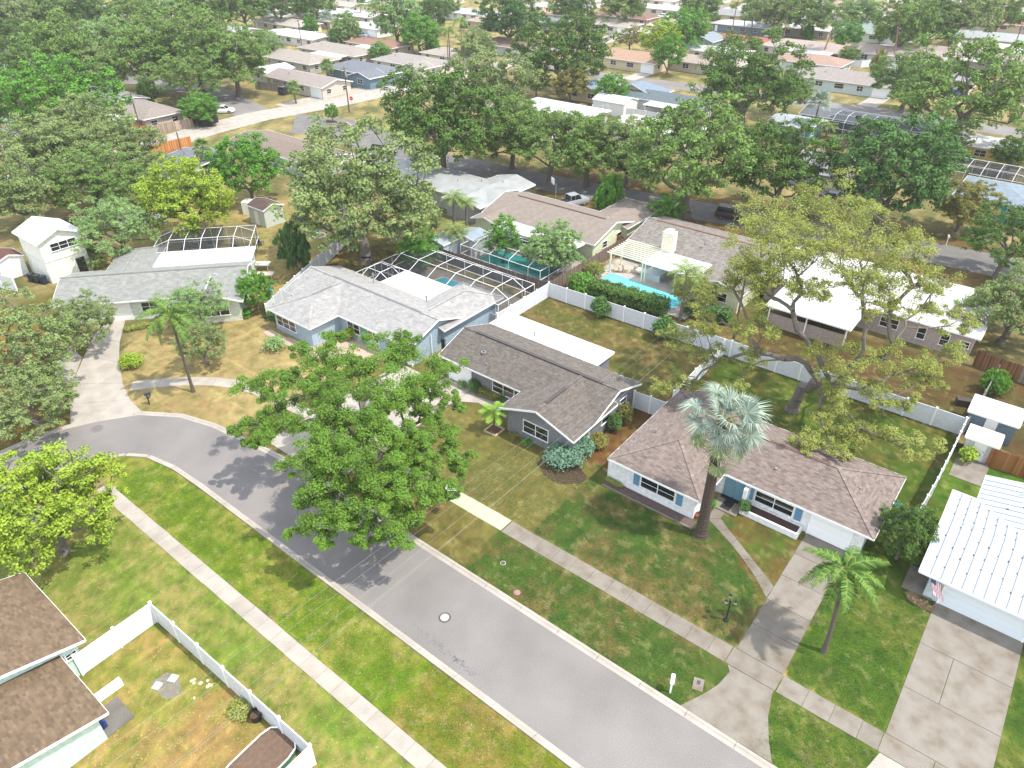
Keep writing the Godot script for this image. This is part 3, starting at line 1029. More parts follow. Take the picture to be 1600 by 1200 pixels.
# ---------------------------------------------------------------- houses of the next block
func build_block_houses() -> void:
	# G: long white-roofed house behind the yellowish tree
	var hG := house("long taupe house under a bright white low roof behind the sparse yellowish tree", -13, -82)
	var wG := tint("stucco", "b3a49a")
	wing(hG, -24.5, -2.0, -89.0, -77.0, "x", "gable", 2.75, 0.12, M.membrane, wG, 0.5)
	wing(hG, -21.6, -12.7, -77.2, -71.2, "x", "flat", 2.75, -0.15, M.membrane, null)
	for q in [[-21.2, -71.6], [-17.2, -71.6], [-13.1, -71.6]]:
		part_box(hG, "post", q[0], 1.27, q[1], Vector3(0.12, 2.5, 0.12), M.trim)
	part_box(hG, "porch_wall", -17.2, 0.75, -71.9, Vector3(7.9, 1.5, 0.12), wG)
	window(hG, -10.4, 1.5, -77.48, 0, 1.8, 1.1, 2)
	window(hG, -7.2, 1.4, -77.48, 0, 0.8, 1.3, 1)
	window(hG, -5.0, 1.4, -77.48, 0, 0.8, 1.3, 1)
	window(hG, -3.2, 1.5, -77.48, 0, 0.9, 0.7, 1)
	vent(hG, -14, 3.5, -83, 0.5)
	vent(hG, -8, 3.4, -82, 0.4)
	# H: pergola house
	var hH := house("house with grey-brown shingle roof, cream chimney and white flat patio roof by the bright pool", -33.5, -80)
	var wH := tint("stucco", "d8dcb4")
	var rH := tint("roof_grit", "a39a92")
	var grit := ["a89f96", "a1988f", "9a9189", "aea59c"]
	wing(hH, -42.4, -24.6, -87.6, -77.0, "x", "gable", 2.6, 0.27, rH, wH, 0.5, [grit, 0.4, 0.2])
	wing(hH, -30.6, -24.4, -82.0, -71.5, "z", "gable", 2.6, 0.3, rH, wH, 0.5, [grit, 0.4, 0.2])
	wing(hH, -37.2, -28.6, -77.6, -72.2, "x", "flat", 2.62, 0.12, M.membrane, null)
	ridge_vent(hH, Vector3(-41.0, 4.05, -82.3), Vector3(-27, 4.05, -82.3), 0.3, "7c5f4c")
	part_box(hH, "chimney", -36.6, 2.6, -77.2, Vector3(1.5, 5.2, 1.0), tint("stucco", "f3efd8"))
	part_box(hH, "chimney_cap", -36.6, 5.3, -77.2, Vector3(0.7, 0.35, 0.6), M.trim)
	for x in [-37.0, -33, -29]:
		part_box(hH, "post", x, 1.27, -72.5, Vector3(0.14, 2.5, 0.14), tint("plain", "efe8cf"))
	window(hH, -27.5, 1.5, -71.98, 0, 2.4, 1.1, 2)
	window(hH, -33.2, 1.2, -77.4, 0, 2.6, 1.8, 2)
	vent(hH, -33, 3.6, -79.5, 0.4, 0.1)
	var pg := thing("pergola", "cream slatted pergola over the patio at the far end of the bright pool", "pergola", Vector3(-39.6, 0, -75.4))
	org = Vector3(-39.6, 0, -75.4)
	var cream := tint("plain", "efe9cf")
	for i in 12:
		var z := -78.2 + i * 0.54
		part_box(pg, "slat", -39.6, 2.72, z, Vector3(5.4, 0.13, 0.11), cream)
	for x in [-41.9, -37.4]:
		part_box(pg, "beam", x, 2.58, -75.3, Vector3(0.1, 0.16, 6.2), cream)
		for z in [-72.5, -75.2, -78.0]:
			part_box(pg, "post", x, 1.25, z, Vector3(0.17, 2.5, 0.17), cream)
	pool("bright turquoise rectangular swimming pool behind the white fence and hedge", [V(-41.6, -72.0), V(-40.9, -72.3), V(-31.4, -71.5), V(-30.9, -70.9), V(-31.0, -68.6), V(-31.6, -68.2), V(-40.8, -68.7), V(-41.5, -69.2)], "6cc9d0", [V(-43.4, -76.9), V(-31.0, -76.9), V(-31.0, -73.4), V(-28.6, -73.0), V(-28.8, -67.2), V(-43.2, -67.2)], tint("pale_concrete", "e6dccf"), V(-36, -71))
	# I: taupe roof and teal pool
	var hI := house("pale yellow house with taupe gable roof and white lanai behind two small trees", -54, -79)
	var wI := tint("stucco", "e6ecc6")
	var rI := tint("roof_grit", "a89a8d")
	wing(hI, -63.4, -44.8, -83.6, -73.2, "x", "gable", 2.6, 0.28, rI, wI, 0.5)
	wing(hI, -50.6, -44.3, -90.5, -80.5, "z", "hip0", 2.62, 0.28, rI, wI, 0.5)
	wing(hI, -63.2, -58.6, -80.0, -70.6, "z", "gable", 2.6, 0.28, rI, wI, 0.5)
	wing(hI, -58.4, -46.2, -73.6, -70.2, "x", "flat", 2.45, 0.15, M.membrane, null)
	ridge_vent(hI, Vector3(-61, 4.08, -78.4), Vector3(-46.5, 4.08, -78.4), 0.25, "6f5a4f")
	window(hI, -45.28, 1.5, -76.5, 90, 1.0, 0.9, 1)
	window(hI, -45.28, 1.5, -80.0, 90, 1.2, 1.1, 1)
	window(hI, -44.78, 1.5, -85.5, 90, 2.0, 1.0, 2)
	for x in [-58.0, -50.2, -46.6]:
		part_box(hI, "post", x, 1.25, -70.5, Vector3(0.12, 2.45, 0.12), M.trim)
	pool("teal screened swimming pool between the two small trees and the brown fence", [V(-57.2, -69.2), V(-47.4, -69.2), V(-47.2, -65.4), V(-50.5, -64.3), V(-57.2, -64.5)], "2a9f94", [V(-59, -73), V(-45.8, -73), V(-45.8, -63.4), V(-59, -63.4)], M.pale_concrete, V(-53, -67))
	pool_cage("large screened pool cage behind the taupe house's white lanai roof", -58.6, -46.0, -70.1, -63.4, 2.3, 2.9, 3, 1)
	# J: light grey roof, beyond the screened cage
	var hJ := house("long grey house with light grey low roof and two slim palms beside it", -72, -79)
	var wJ := tint("stucco", "9a9a96")
	var rJ := tint("roof_smooth", "bcbeba")
	wing(hJ, -81.5, -64.3, -84.2, -75.6, "x", "hip0", 2.7, 0.22, rJ, wJ, 0.5)
	wing(hJ, -71.6, -64.25, -86.8, -73.8, "z", "gable", 2.72, 0.22, rJ, wJ, 0.5)
	window(hJ, -64.73, 1.5, -77.0, 90, 1.5, 0.9, 2)
	window(hJ, -64.73, 1.5, -82.4, 90, 1.2, 0.9, 1)
	part_box(hJ, "side_door", -64.72, 1.1, -79.6, Vector3(0.95, 2.1, 0.06), M.trim, 90)
	for q in [[-70, 3.5, -81], [-68, 3.3, -78], [-73, 3.4, -79], [-67.5, 3.3, -83]]:
		vent(hJ, q[0], q[1], q[2], 0.3)
	# small white flat roof left of J and its shed
	fh("white flat roofed house between the light grey house and the dark SUV", -88.29, -79.63, 16, 8, "x", "gable", "e2e3df", "c9d4d2", 0.1, "")
	fh("brown-roofed duplex with stained low roof beside the side street corner", -110.31, -76.14, 24, 9, "x", "gable", "86705f", "b9c6c2", 0.2, "w")
	pool("round-ended pale blue pool under the large screened cage behind the pale grey bungalow", [V(-57, -58.4), V(-51, -58.6), V(-49.4, -57.2), V(-49.8, -54.6), V(-56, -54.4), V(-57.6, -56)], "3d93a0", [V(-62.4, -59.9), V(-44.4, -59.9), V(-44.4, -49), V(-62.4, -49)], M.concrete, V(-54, -57))
	pool_cage("large white-framed pool cage joined to the back of the pale grey bungalow", -62.6, -44.3, -60.0, -53.5, 2.45, 3.3, 5, 1)
	pool_cage("narrow screened side bay between the pale grey bungalow and its large pool cage", -62.5, -58.3, -53.4, -49.4, 2.45, 3.0, 1, 1)
	pool_cage("white-framed screen cage behind the pale green house with patio furniture inside", -5.6, 6.1, -16.1, -8.85, 2.75, 3.5, 4, 1, 48.2, -75.6, -35.3)

# a house of the streets beyond: walls, roof, and the openings on the sides that show
func fh(label: String, x: float, z: float, w: float, d: float, axis: String, kind: String, roof: String, wall: String, pitch := 0.3, extra := "", deg := 0.0, group := "") -> void:
	var h := house(label, x, z, deg, "house", group)
	var ox := 0.0 if deg != 0.0 else x
	var oz := 0.0 if deg != 0.0 else z
	var wm := tint("stucco", wall)
	var rc := Color(roof)
	var rm := tint("roof_grit", rc.lightened(0.18).to_html(false))
	wing(h, ox - w / 2, ox + w / 2, oz - d / 2, oz + d / 2, axis, kind, 2.6, pitch, rm, wm, 0.5)
	var fz := oz + d / 2 - 0.48
	var fx := ox + w / 2 - 0.48
	var n := int(w / 4.5)
	for i in n:
		var px := ox - w / 2 + w * (i + 0.5) / n
		if "g" in extra and i == n - 1:
			garage(h, px, fz, 0, 3.6)
		elif "d" in extra and i == 0:
			door(h, px, fz, 0, "6a4a3a" if rng.randf() < 0.5 else "e6e6e0")
		else:
			window(h, px, 1.5, fz, 0, [1.4, 1.8, 2.2][i % 3], 1.1, 1 + i % 2)
	var k := maxi(1, int(d / 4.5))
	for i in k:
		window(h, fx, 1.5, oz - d / 2 + d * (i + 0.5) / k, 90, 1.3, 1.0, 1)
	if "g" in extra:
		part_box(h, "driveway", ox + w / 2 - w * 0.5 / n, 0.02, fz + 5.2, Vector3(4.2, 0.05, 10.0), M.pale_concrete)
	if "l" in extra:
		wing(h, ox - w * 0.1, ox + w * 0.38, oz + d / 2 - 0.3, oz + d / 2 + 3.2, "x", "flat", 2.5, -0.12, M.membrane, null)
		for q in [-0.08, 0.14, 0.36]:
			part_box(h, "post", ox + w * q, 1.2, oz + d / 2 + 3.0, Vector3(0.12, 2.4, 0.12), M.trim)
	if "x" in extra:
		wing(h, ox + w * 0.12, ox + w / 2 + 0.02, oz + d / 2 - 3, oz + d / 2 + 3.0, "z", "gable", 2.62, pitch, rm, wm, 0.5)
		window(h, ox + w * 0.31, 1.5, oz + d / 2 + 2.52, 0, 2.0, 1.1, 2)
	vent(h, ox - w * 0.2, 2.8 + d * 0.2 * pitch, oz + d * 0.2, 0.5, 0.08)

func build_far_houses() -> void:
	# left of the picture
	fh("tan hip-roofed house with beige walls behind the black trailer", -157.29, -74.47, 19, 9, "x", "hip", "9b8b7e", "cfc0b2", 0.25, "l")
	fh("grey-roofed house just beyond the tan house with the trailer", -172.94, -76.21, 17, 9, "x", "gable", "8f8f8c", "c8ccc2", 0.22, "")
	fh("white flat-roofed house beyond the grey roof at the upper left", -188.54, -78.05, 15, 9, "x", "gable", "e9ebe8", "d5d8d2", 0.1, "")
	fh("white roof by the left edge beyond the bushy trees", -227.41, -76.82, 14, 9, "x", "hip", "d8d6d2", "d0cbc0", 0.2, "")
	fh("small house with tan roof at the upper left in the trees", -279.74, -103.22, 18, 10, "x", "hip", "a99a8c", "c9c2b4", 0.28, "")
	fh("grey-roofed beige garden shed by the left edge", -167.54, -55.08, 8, 5.5, "x", "gable", "a7abad", "cfc6b2", 0.15, "")
	fh("dark screened lanai house with white flat roof beside the leaning palm", -117.29, -63.37, 10, 8, "x", "gable", "70757a", "4b5055", 0.15, "l")
	fh("small grey-roofed house below the dark screened lanai", -114.75, -56.11, 9, 7, "x", "gable", "8b9195", "b9bfc2", 0.2, "")
	fh("white house glimpsed at the upper left under big trees", -237.46, -150.67, 20, 9, "x", "gable", "c6c8c4", "d8d2c6", 0.18, "")
	# second row, beyond the cross road
	fh("long taupe-roofed house behind the stop sign with a palm in front", -153.79, -114.76, 22, 9.5, "x", "gable", "a39488", "d2c8ba", 0.25, "dg")
	fh("slate-blue house with dark grey hip roof and a black pickup in front", -152.18, -132.12, 21, 11, "x", "hip", "70757c", "6f8796", 0.28, "gx")
	fh("beige house with tan-grey roof and two white cars beside it", -150.3, -147, 21, 11, "x", "hip", "a59a90", "d9d0be", 0.28, "gx")
	fh("cream house with pale tan roof right of the tall palms", -149.64, -162.24, 17, 10, "x", "hip", "b5a594", "ddd0b4", 0.25, "d")
	fh("tan hip-roofed house with white porch roof in the middle distance", -179.47, -146.52, 25, 11, "x", "hip", "a89c8c", "cabfae", 0.26, "l")
	fh("wide tan-roofed house left of the white-porched house", -180.45, -131.52, 26, 11, "x", "hip", "ab9d8d", "b7aea2", 0.24, "d")
	fh("terracotta-roofed house with white lanai in the middle distance", -178.75, -161.23, 21, 10, "x", "hip", "9c6f58", "c9bda9", 0.25, "l")
	fh("white-walled building with fenced yard left of the taupe long house", -171.22, -117.02, 8, 9, "z", "gable", "dedfdd", "e6e4de", 0.2, "")
	fh("brown-roofed blue-trimmed house with black car at its right", -146.03, -184.24, 21, 11, "x", "hip", "93705c", "c4c9cc", 0.28, "g")
	# third row
	fh("long white flat-roofed house behind the parked motorhome", -210.36, -156.54, 25, 10, "x", "gable", "efeeea", "e0ddd2", 0.08, "d")
	fh("cream house with pale tan roof and white windows far left of the motorhome", -236.09, -170.8, 26, 11, "x", "hip", "beb3a2", "e0d6be", 0.24, "d")
	fh("brown flat-roofed house beyond the white motorhome house", -236.4, -185.1, 24, 10, "x", "gable", "92806f", "b9a890", 0.12, "")
	fh("bright white-roofed house beyond the tan roofs near the top", -236.54, -200.67, 32, 11, "x", "gable", "f2f0ec", "cfccc2", 0.12, "")
	fh("white house with grey car left of the round green tree", -206.3, -182.76, 17, 10, "x", "gable", "e3e3df", "e8e8e4", 0.14, "g")
	fh("pink house with white roof at the very top", -230.04, -225.28, 26, 11, "x", "gable", "d6cfc9", "d9a79c", 0.2, "")
	fh("white and pale blue roofed houses beyond the queen palms", -204.22, -230.98, 36, 11, "x", "hip", "c9cfd2", "d7d9d4", 0.18, "")
	fh("tan hip roof between the queen palms and the dark oak", -181.52, -218.1, 18, 11, "x", "hip", "b39c86", "d1c3ac", 0.25, "")
	# to the right of the far middle
	fh("orange-tan roofed house with two white garage doors and a dark pickup", -107.4, -188.18, 21, 11, "x", "gable", "b98f6e", "d5c9a8", 0.3, "gd")
	fh("pinkish tan-roofed long house right of the flowering street tree", -89.65, -195.07, 22, 9, "x", "hip", "b59d8c", "cdbfae", 0.26, "d")
	fh("blue-grey shingled cottage with cream front gable", -84.49, -153.64, 12, 9, "z", "hip0", "7e93a6", "e6d8b4", 0.34, "")
	fh("dark slate-roofed house with white patio roof behind the long white fence", -75.86, -150.8, 20, 9, "x", "gable", "5c6a6f", "d5d8d6", 0.25, "l")
	fh("blue-grey roof peeking between the two round green trees", -95.08, -150.37, 9, 10, "z", "gable", "8b9fb0", "d6c7a3", 0.3, "")
	fh("beige house with grey-tan roof beside the parked white cars", -145.07, -238.98, 19, 11, "x", "hip", "b7a898", "d7d2c4", 0.26, "g")
	fh("brown-red roofed house just beyond the white cars", -151.81, -258.72, 24, 10, "x", "hip", "8e5b4b", "c0a08a", 0.26, "")
	fh("orange flat-roofed house near the top left of the tall dark tree", -175.35, -249.16, 28, 11, "x", "gable", "c49a76", "cfc4b4", 0.2, "")
	fh("small slate-roofed house beside the dark oak at the top", -168.31, -230.63, 18, 9, "x", "hip", "737b83", "cdd2d4", 0.24, "")
	fh("grey-blue house with white fascia left of the tall pines", -106.88, -265.36, 24, 10, "x", "hip", "d7d8d6", "7b8894", 0.2, "gd")
	fh("red-roofed house left of the tall bare pine trunk", -96.24, -235.72, 19, 9, "x", "hip", "a9543d", "d6c6b6", 0.22, "")
	fh("pale grey-blue gabled house left of the red roof", -105.21, -228.62, 10, 10, "z", "gable", "8d9aa6", "9fb2c2", 0.3, "")
	fh("white-roofed house below the red roof with a pool cage", -92.4, -212.85, 16, 10, "x", "gable", "ecebe6", "e3ded2", 0.1, "")
	fh("white-walled ranch house left of the two pine trunks", -90.67, -270.67, 22, 9, "x", "gable", "dcdad6", "b9b2aa", 0.2, "d")
	fh("pale green-roofed house with white garage door", -69.97, -276.32, 21, 12, "x", "hip", "8fa592", "cfe0cf", 0.28, "g")
	fh("tan-roofed house with white lanai between the two pine trunks", -75.54, -234.41, 25, 12, "x", "hip", "b8a396", "d6ccc0", 0.26, "l")
	fh("pale grey gable house with pinkish tan roof and a row of small windows", -52.41, -239.31, 27, 11, "x", "gable", "b7a093", "c9cac4", 0.28, "d")
	fh("tan-roofed house with white sunroom at the right", -33.62, -249.14, 29, 11, "x", "gable", "ab9487", "dcd9d0", 0.26, "l")
	fh("yellow brick house with light grey roof near the right edge", -36.12, -286.52, 26, 12, "x", "hip", "b9bfbf", "d6c07a", 0.25, "dg")
	fh("pale house with grey-tan hip roof, white garage and blue bin", -52.36, -197.05, 24, 12, "x", "hip", "a1948a", "cfdad8", 0.27, "gd")
	fh("dark grey-roofed house with a long white pool cage on its near side", -34.89, -159.52, 28, 9, "x", "gable", "5f656c", "6f7a80", 0.2, "")
	fh("teal-walled house left of the far silver palm", -46.91, -148.74, 9, 9, "x", "gable", "c3cdd2", "4f8a90", 0.15, "")
	fh("grey-roofed house behind the dark round trees at the right", -32.43, -125.65, 13, 13, "z", "hip", "8d8b8d", "b5b7bb", 0.25, "")
	fh("yellow house with white roof behind the long-limbed oak at the right edge", -12.58, -155.62, 20, 9, "x", "gable", "f0efe9", "dcbf6e", 0.12, "")
	fh("slate-blue roofed house with teal walls at the right edge", -8.26, -127.3, 11, 11, "x", "hip", "8496a2", "1fa0a0", 0.24, "", 0.0)
	fh("house with white solar-lit roof at the top right corner", -60.73, -330.91, 28, 11, "x", "hip", "c3b5a6", "d1c9ba", 0.22, "")
	fh("red-tiled house near the top right", -41.05, -325.39, 22, 10, "x", "hip", "a5604a", "d3c2aa", 0.25, "")
	fh("tan-roofed house at the top beyond the two pines", -91.96, -339.88, 30, 11, "x", "hip", "bb9c86", "d8cfc4", 0.25, "")
	fh("white-roofed house at the top right of centre", -150.99, -287.94, 28, 11, "x", "gable", "e6e2da", "d5cdc0", 0.16, "")
	pool_cage("long white-barred screen cage in front of the dark grey roof", V(-34.73, -157.56).x - 9, V(-34.73, -157.56).x + 9, V(-34.73, -157.56).y - 3.5, V(-34.73, -157.56).y + 3.5, 2.4, 3.4, 6, 1)
	pool_cage("flat white-barred screen cage beside the slate-blue roof at the right", V(-13.43, -139.16).x - 8, V(-13.43, -139.16).x + 8, V(-13.43, -139.16).y - 4.5, V(-13.43, -139.16).y + 4.5, 2.4, 3.0, 5, 1)
	pool_cage("dark screen cage on the left edge beside the garden shed", V(-156.14, -47.12).x - 5, V(-156.14, -47.12).x + 5, V(-156.14, -47.12).y - 3.5, V(-156.14, -47.12).y + 3.5, 2.4, 3.4, 3, 1)
	# the rows of houses between those picked out above
	var roofs := ["b9a999", "e9e7e2", "c9beb0", "9c9a98", "f0efec", "b08a74", "c4b09e", "d9d6d0"]
	var walls := ["d9d2c2", "e3e0d8", "c9cfce", "dccfb2", "cfc6bd"]
	var homes := []
	for c in get_children():
		if c.has_meta("category") and c.get_meta("category") == "house":
			homes.append(V(c.position.x, c.position.z))
	for z in [-128.0, -152.0, -192.0, -216.0, -238.0, -264.0, -290.0, -313.0, -340.0, -366.0, -388.0]:
		var x := 20.0
		while x > -400.0:
			x -= rr(23.0, 30.0)
			var p := V(x, z + rr(-2.0, 2.0))
			var ok: bool = absf(x + 138.0) > 17.0 and absf(x + 215.5) > 17.0 and absf(x + 300.0) > 17.0 and not (x > -60.0 and z > -160.0)
			for q in homes:
				if absf(q.x - p.x) < 23.0 and absf(q.y - p.y) < 15.0:
					ok = false
			if ok:
				fh("low house with a pale roof standing in the far rows of similar houses", p.x, p.y, rr(16, 21), rr(9, 11), "x", ["hip", "gable"][rng.randi() % 2], roofs[rng.randi() % 8], walls[rng.randi() % 5], rr(0.14, 0.28), ["", "g", "l", "gd"][rng.randi() % 4], 0.0, "houses in the far rows")


# ---------------------------------------------------------------- fences
func fence(label: String, p: Array, step := 2.4, t := 1.83, m_: Material = null, called := "vinyl_fence") -> Node3D:
	var mid: Vector2 = (p[0] + p[p.size() - 1]) * 0.5
	var o := thing(called, label, "fence", v3(mid))
	var mt: Material = m_ if m_ else M.vinyl
	for i in p.size() - 1:
		var a: Vector2 = p[i] - mid
		var b: Vector2 = p[i + 1] - mid
		var n := maxi(1, int(round(a.distance_to(b) / step)))
		var l := a.distance_to(b) / n
		var deg := -rad_to_deg((b - a).angle())
		var pm := cached("fence_panel%.2f_%.2f" % [l, t], func(m: Mb) -> void:
			m.box(Vector3(0, t * 0.5, 0), Vector3(l - 0.12, t - 0.22, 0.03))
			m.box(Vector3(0, t - 0.07, 0), Vector3(l - 0.12, 0.13, 0.06))
			m.box(Vector3(0, 0.1, 0), Vector3(l - 0.12, 0.15, 0.06))
			var x := -l * 0.5 + 0.2
			while x < l * 0.5 - 0.1:
				m.box(Vector3(x, t * 0.5, 0), Vector3(0.02, t - 0.3, 0.036))
				x += 0.19)
		var post := cached("fence_post%.2f" % t, func(m: Mb) -> void:
			m.box(Vector3(0, (t + 0.06) * 0.5, 0), Vector3(0.13, t + 0.06, 0.13))
			m.box(Vector3(0, t + 0.08, 0), Vector3(0.18, 0.04, 0.18))
			m.box(Vector3(0, t + 0.115, 0), Vector3(0.1, 0.04, 0.1)))
		for k in n:
			var c := a.lerp(b, (k + 0.5) / n)
			part("panel", pm, mt, o, Transform3D(Basis(Vector3.UP, deg_to_rad(deg)), v3(c)))
			part("post", post, M.trim if mt == M.vinyl else mt, o, Transform3D(Basis(Vector3.UP, deg_to_rad(deg)), v3(a.lerp(b, float(k) / n))))
		if i == p.size() - 2:
			part("post", post, M.trim if mt == M.vinyl else mt, o, Transform3D(Basis(Vector3.UP, deg_to_rad(deg)), v3(b)))
	return o

func board_fence(label: String, a: Vector2, b: Vector2, tones: Array, t := 1.8) -> void:
	var mid := (a + b) * 0.5
	var o := thing("wood_fence", label, "fence", v3(mid), -(b - a).angle())
	var l := a.distance_to(b)
	var m := Mb.new()
	var x := -l * 0.5
	while x < l * 0.5 - 0.05:
		m.col = lin(tones[rng.randi() % tones.size()]) * rr(0.8, 1.15)
		var h := t + rr(-0.03, 0.03)
		m.box(Vector3(x + 0.07, h * 0.5, rr(-0.008, 0.008)), Vector3(0.132, h, 0.025))
		x += 0.145
	var bo := part("boards", m.done(), M.plain, o)
	bo.set_meta("kind", "stuff")
	var n := maxi(1, int(l / 2.4))
	for i in n + 1:
		part("post", cached("wood_post", func(q: Mb) -> void: q.box(Vector3(0, 0.95, -0.07), Vector3(0.1, 1.9, 0.1))), tint("plain", tones[0]), o, Transform3D(Basis(), Vector3(-l * 0.5 + l * i / n, 0, 0)))
	for y in [0.35, 1.45]:
		part("rail", cached("wood_rail%.2f" % l, func(q: Mb) -> void: q.box(Vector3.ZERO, Vector3(l, 0.09, 0.05))), tint("plain", tones[0]), o, Transform3D(Basis(), Vector3(0, y, -0.045)))

func build_fences() -> void:
	fence("white vinyl fence round the straw-coloured yard in the lower left", [V(-36.7, -4.6), V(-36.8, -9.45), V(-21.4, -9.8), V(-21.4, -5.6), V(-21.3, -1)])
	fence("long white vinyl fence along the back of the grey house's lawn", [V(-43.9, -52.8), V(-43.9, -62.3), V(-24.0, -62.9)])
	fence("white vinyl fence behind the large yellowish tree", [V(-24.0, -63.0), V(-0.35, -63.35)], 2.4)
	fence("white vinyl side fence between the right backyards", [V(-0.3, -63.3), V(-0.35, -58.4), V(-0.45, -53.4), V(-0.7, -48.2)], 1.25)
	fence("short white gate fence between the grey and the white house", [V(-24.8, -49.2), V(-21.6, -49.4)], 1.6)
	fence("white vinyl fence between the two front backyards under the trees", [V(-22.0, -51.4), V(-22.3, -62.8)], 2.4)
	fence("short white vinyl fence beside the blue bin", [V(-2.9, -48.0), V(-0.75, -48.2)], 2.2)
	fence("bright white fence running back from the pale grey bungalow", [V(-65.2, -38.6), V(-68.4, -45), V(-72.6, -54.2), V(-75.4, -60)], 2.0)
	fence("white fence on the left beside the tall outbuilding", [V(-94.2, -24.2), V(-103, -21.5), V(-112, -18)], 2.4)
	fence("white fence in the middle distance before the dark slate roof", [V(-87.19, -137.83), V(-78.47, -140.57), V(-67.21, -140.31)], 2.6)
	fence("white fence glimpsed behind the green tree at the left", [V(-103.46, -41.72), V(-100.14, -46.8)], 2.4)
	fence("white fence beside the yellow brick house near the right edge", [V(-48.66, -286.41), V(-45.42, -279.79), V(-44.77, -299.17)], 2.4)
	fence("white fence along the tan-roofed house at the top right", [V(-62.95, -225.06), V(-57.25, -226.13), V(-55.03, -230.18)], 2.4)
	var old := ["7a6a5f", "6a5b52", "85766a", "75675e"]
	var red := ["9a5f3c", "8a5335", "a56a45", "94603f"]
	board_fence("weathered brown board fence behind the bungalow's pool cage", V(-66.5, -61.5), V(-44.2, -62.4), old)
	board_fence("grey board fence between the teal pool and the pergola yard", V(-44.0, -62.8), V(-44.1, -82.5), old)
	board_fence("reddish brown board fence behind the small grey shed", V(2.2, -60.2), V(9.5, -60.6), red, 1.8)
	board_fence("short brown board fence at the end of the white fence", V(-0.6, -48.0), V(-0.1, -46.4), red)
	board_fence("dark brown board fence right of the long white roof", V(-1.8, -76.5), V(2.2, -76.0), ["6f4f38", "7f5b40", "63462f"])
	board_fence("grey board fence at the right edge below the white roof", V(2.2, -76.0), V(9.5, -75.0), ["77716a", "888078", "6c665f"])
	board_fence("thin grey board fence behind the shed at the right", V(-0.1, -63.6), V(0.4, -74.5), ["8f8a83", "7d7871"], 1.5)
	board_fence("weathered plank fence in front of the tan house with the trailer", V(-146.1, -69.87), V(-144.66, -78.3), ["a39080", "8f7e70", "b5a291"])
	board_fence("new orange plank fence beside the utility pole", V(-149.11, -68.08), V(-146.1, -69.87), ["d98a4a", "c97d3f", "e09a5c"])
	board_fence("orange plank fence along the cross road near the leaning palm", V(-133.26, -62.23), V(-132.97, -70.72), ["c9874e", "b8773f", "d39a66"])
	board_fence("grey stockade fence left of the long taupe house", V(-164.26, -106.99), V(-158.13, -109.18), ["a29a92", "8c857d"])
	board_fence("grey stockade fence between the slate-blue and beige houses", V(-160.67, -131.09), V(-151.34, -129.4), ["958d86", "a8a098"])
	board_fence("brown fence behind the dark pickup in the middle distance", V(-154.19, -142.62), V(-153.01, -145.75), ["b0a79c", "9e958a"])
	board_fence("low brown fence in front of the far pool cage at the right", V(-39.62, -144.71), V(-33.13, -145.65), ["5f5048", "6d5d53"])
	board_fence("orange fence near the top left beyond the big trees", V(-246.37, -153.14), V(-244, -162.29), ["d08a55", "bf7b48"])
	board_fence("red-brown fence panel beside the pale yellow house", V(-44.2, -79.5), V(-46.6, -79.5), red)


# ---------------------------------------------------------------- trees
var palette := {   # leaf colours
	 "street": "688a32", "dark": "5b7836", "oak": "738f48", "olive": "83955a", "lime": "94ab3a", "green": "649636", "yellow": "939a4e", "pale": "86a463", "deep": "56783e", "grey": "71947a", "rust": "8a8848",
}

func leafy(pal: String) -> StandardMaterial3D:
	return tint("leaf", palette[pal])

func leaf_puff(m: Mb, c: Vector3, r: Vector3, n: int, size: float, bright: float, warm := 0.0) -> void:
	for i in n:
		var d := Vector3(rng.randfn(), rng.randfn(), rng.randfn()).normalized()
		if d.y < -0.5:
			d.y *= -0.5
		var k := pow(rng.randf(), 0.4)
		var p := c + d * r * k
		var nrm := (d * 0.8 + Vector3(0, 0.6, 0) + Vector3(rr(-1, 1), rr(-1, 1), rr(-1, 1)) * 0.8).normalized()
		var t := nrm.cross(Vector3(rr(-1, 1), rr(-1, 1), rr(-1, 1))).normalized()
		var b := nrm.cross(t)
		var s := size * rr(0.6, 1.35)
		var g := bright * rr(0.74, 1.26)
		var h := rr(-0.14, 0.14) + warm
		m.col = Color(g * (1.0 + h), g * (1.0 + h * 0.25), g * rr(0.75, 1.2))
		m.quad(p - t * s * 0.5, p + b * s * 0.36 - nrm * s * 0.08, p + t * s * 0.5, p - b * s * 0.36 - nrm * s * 0.08)

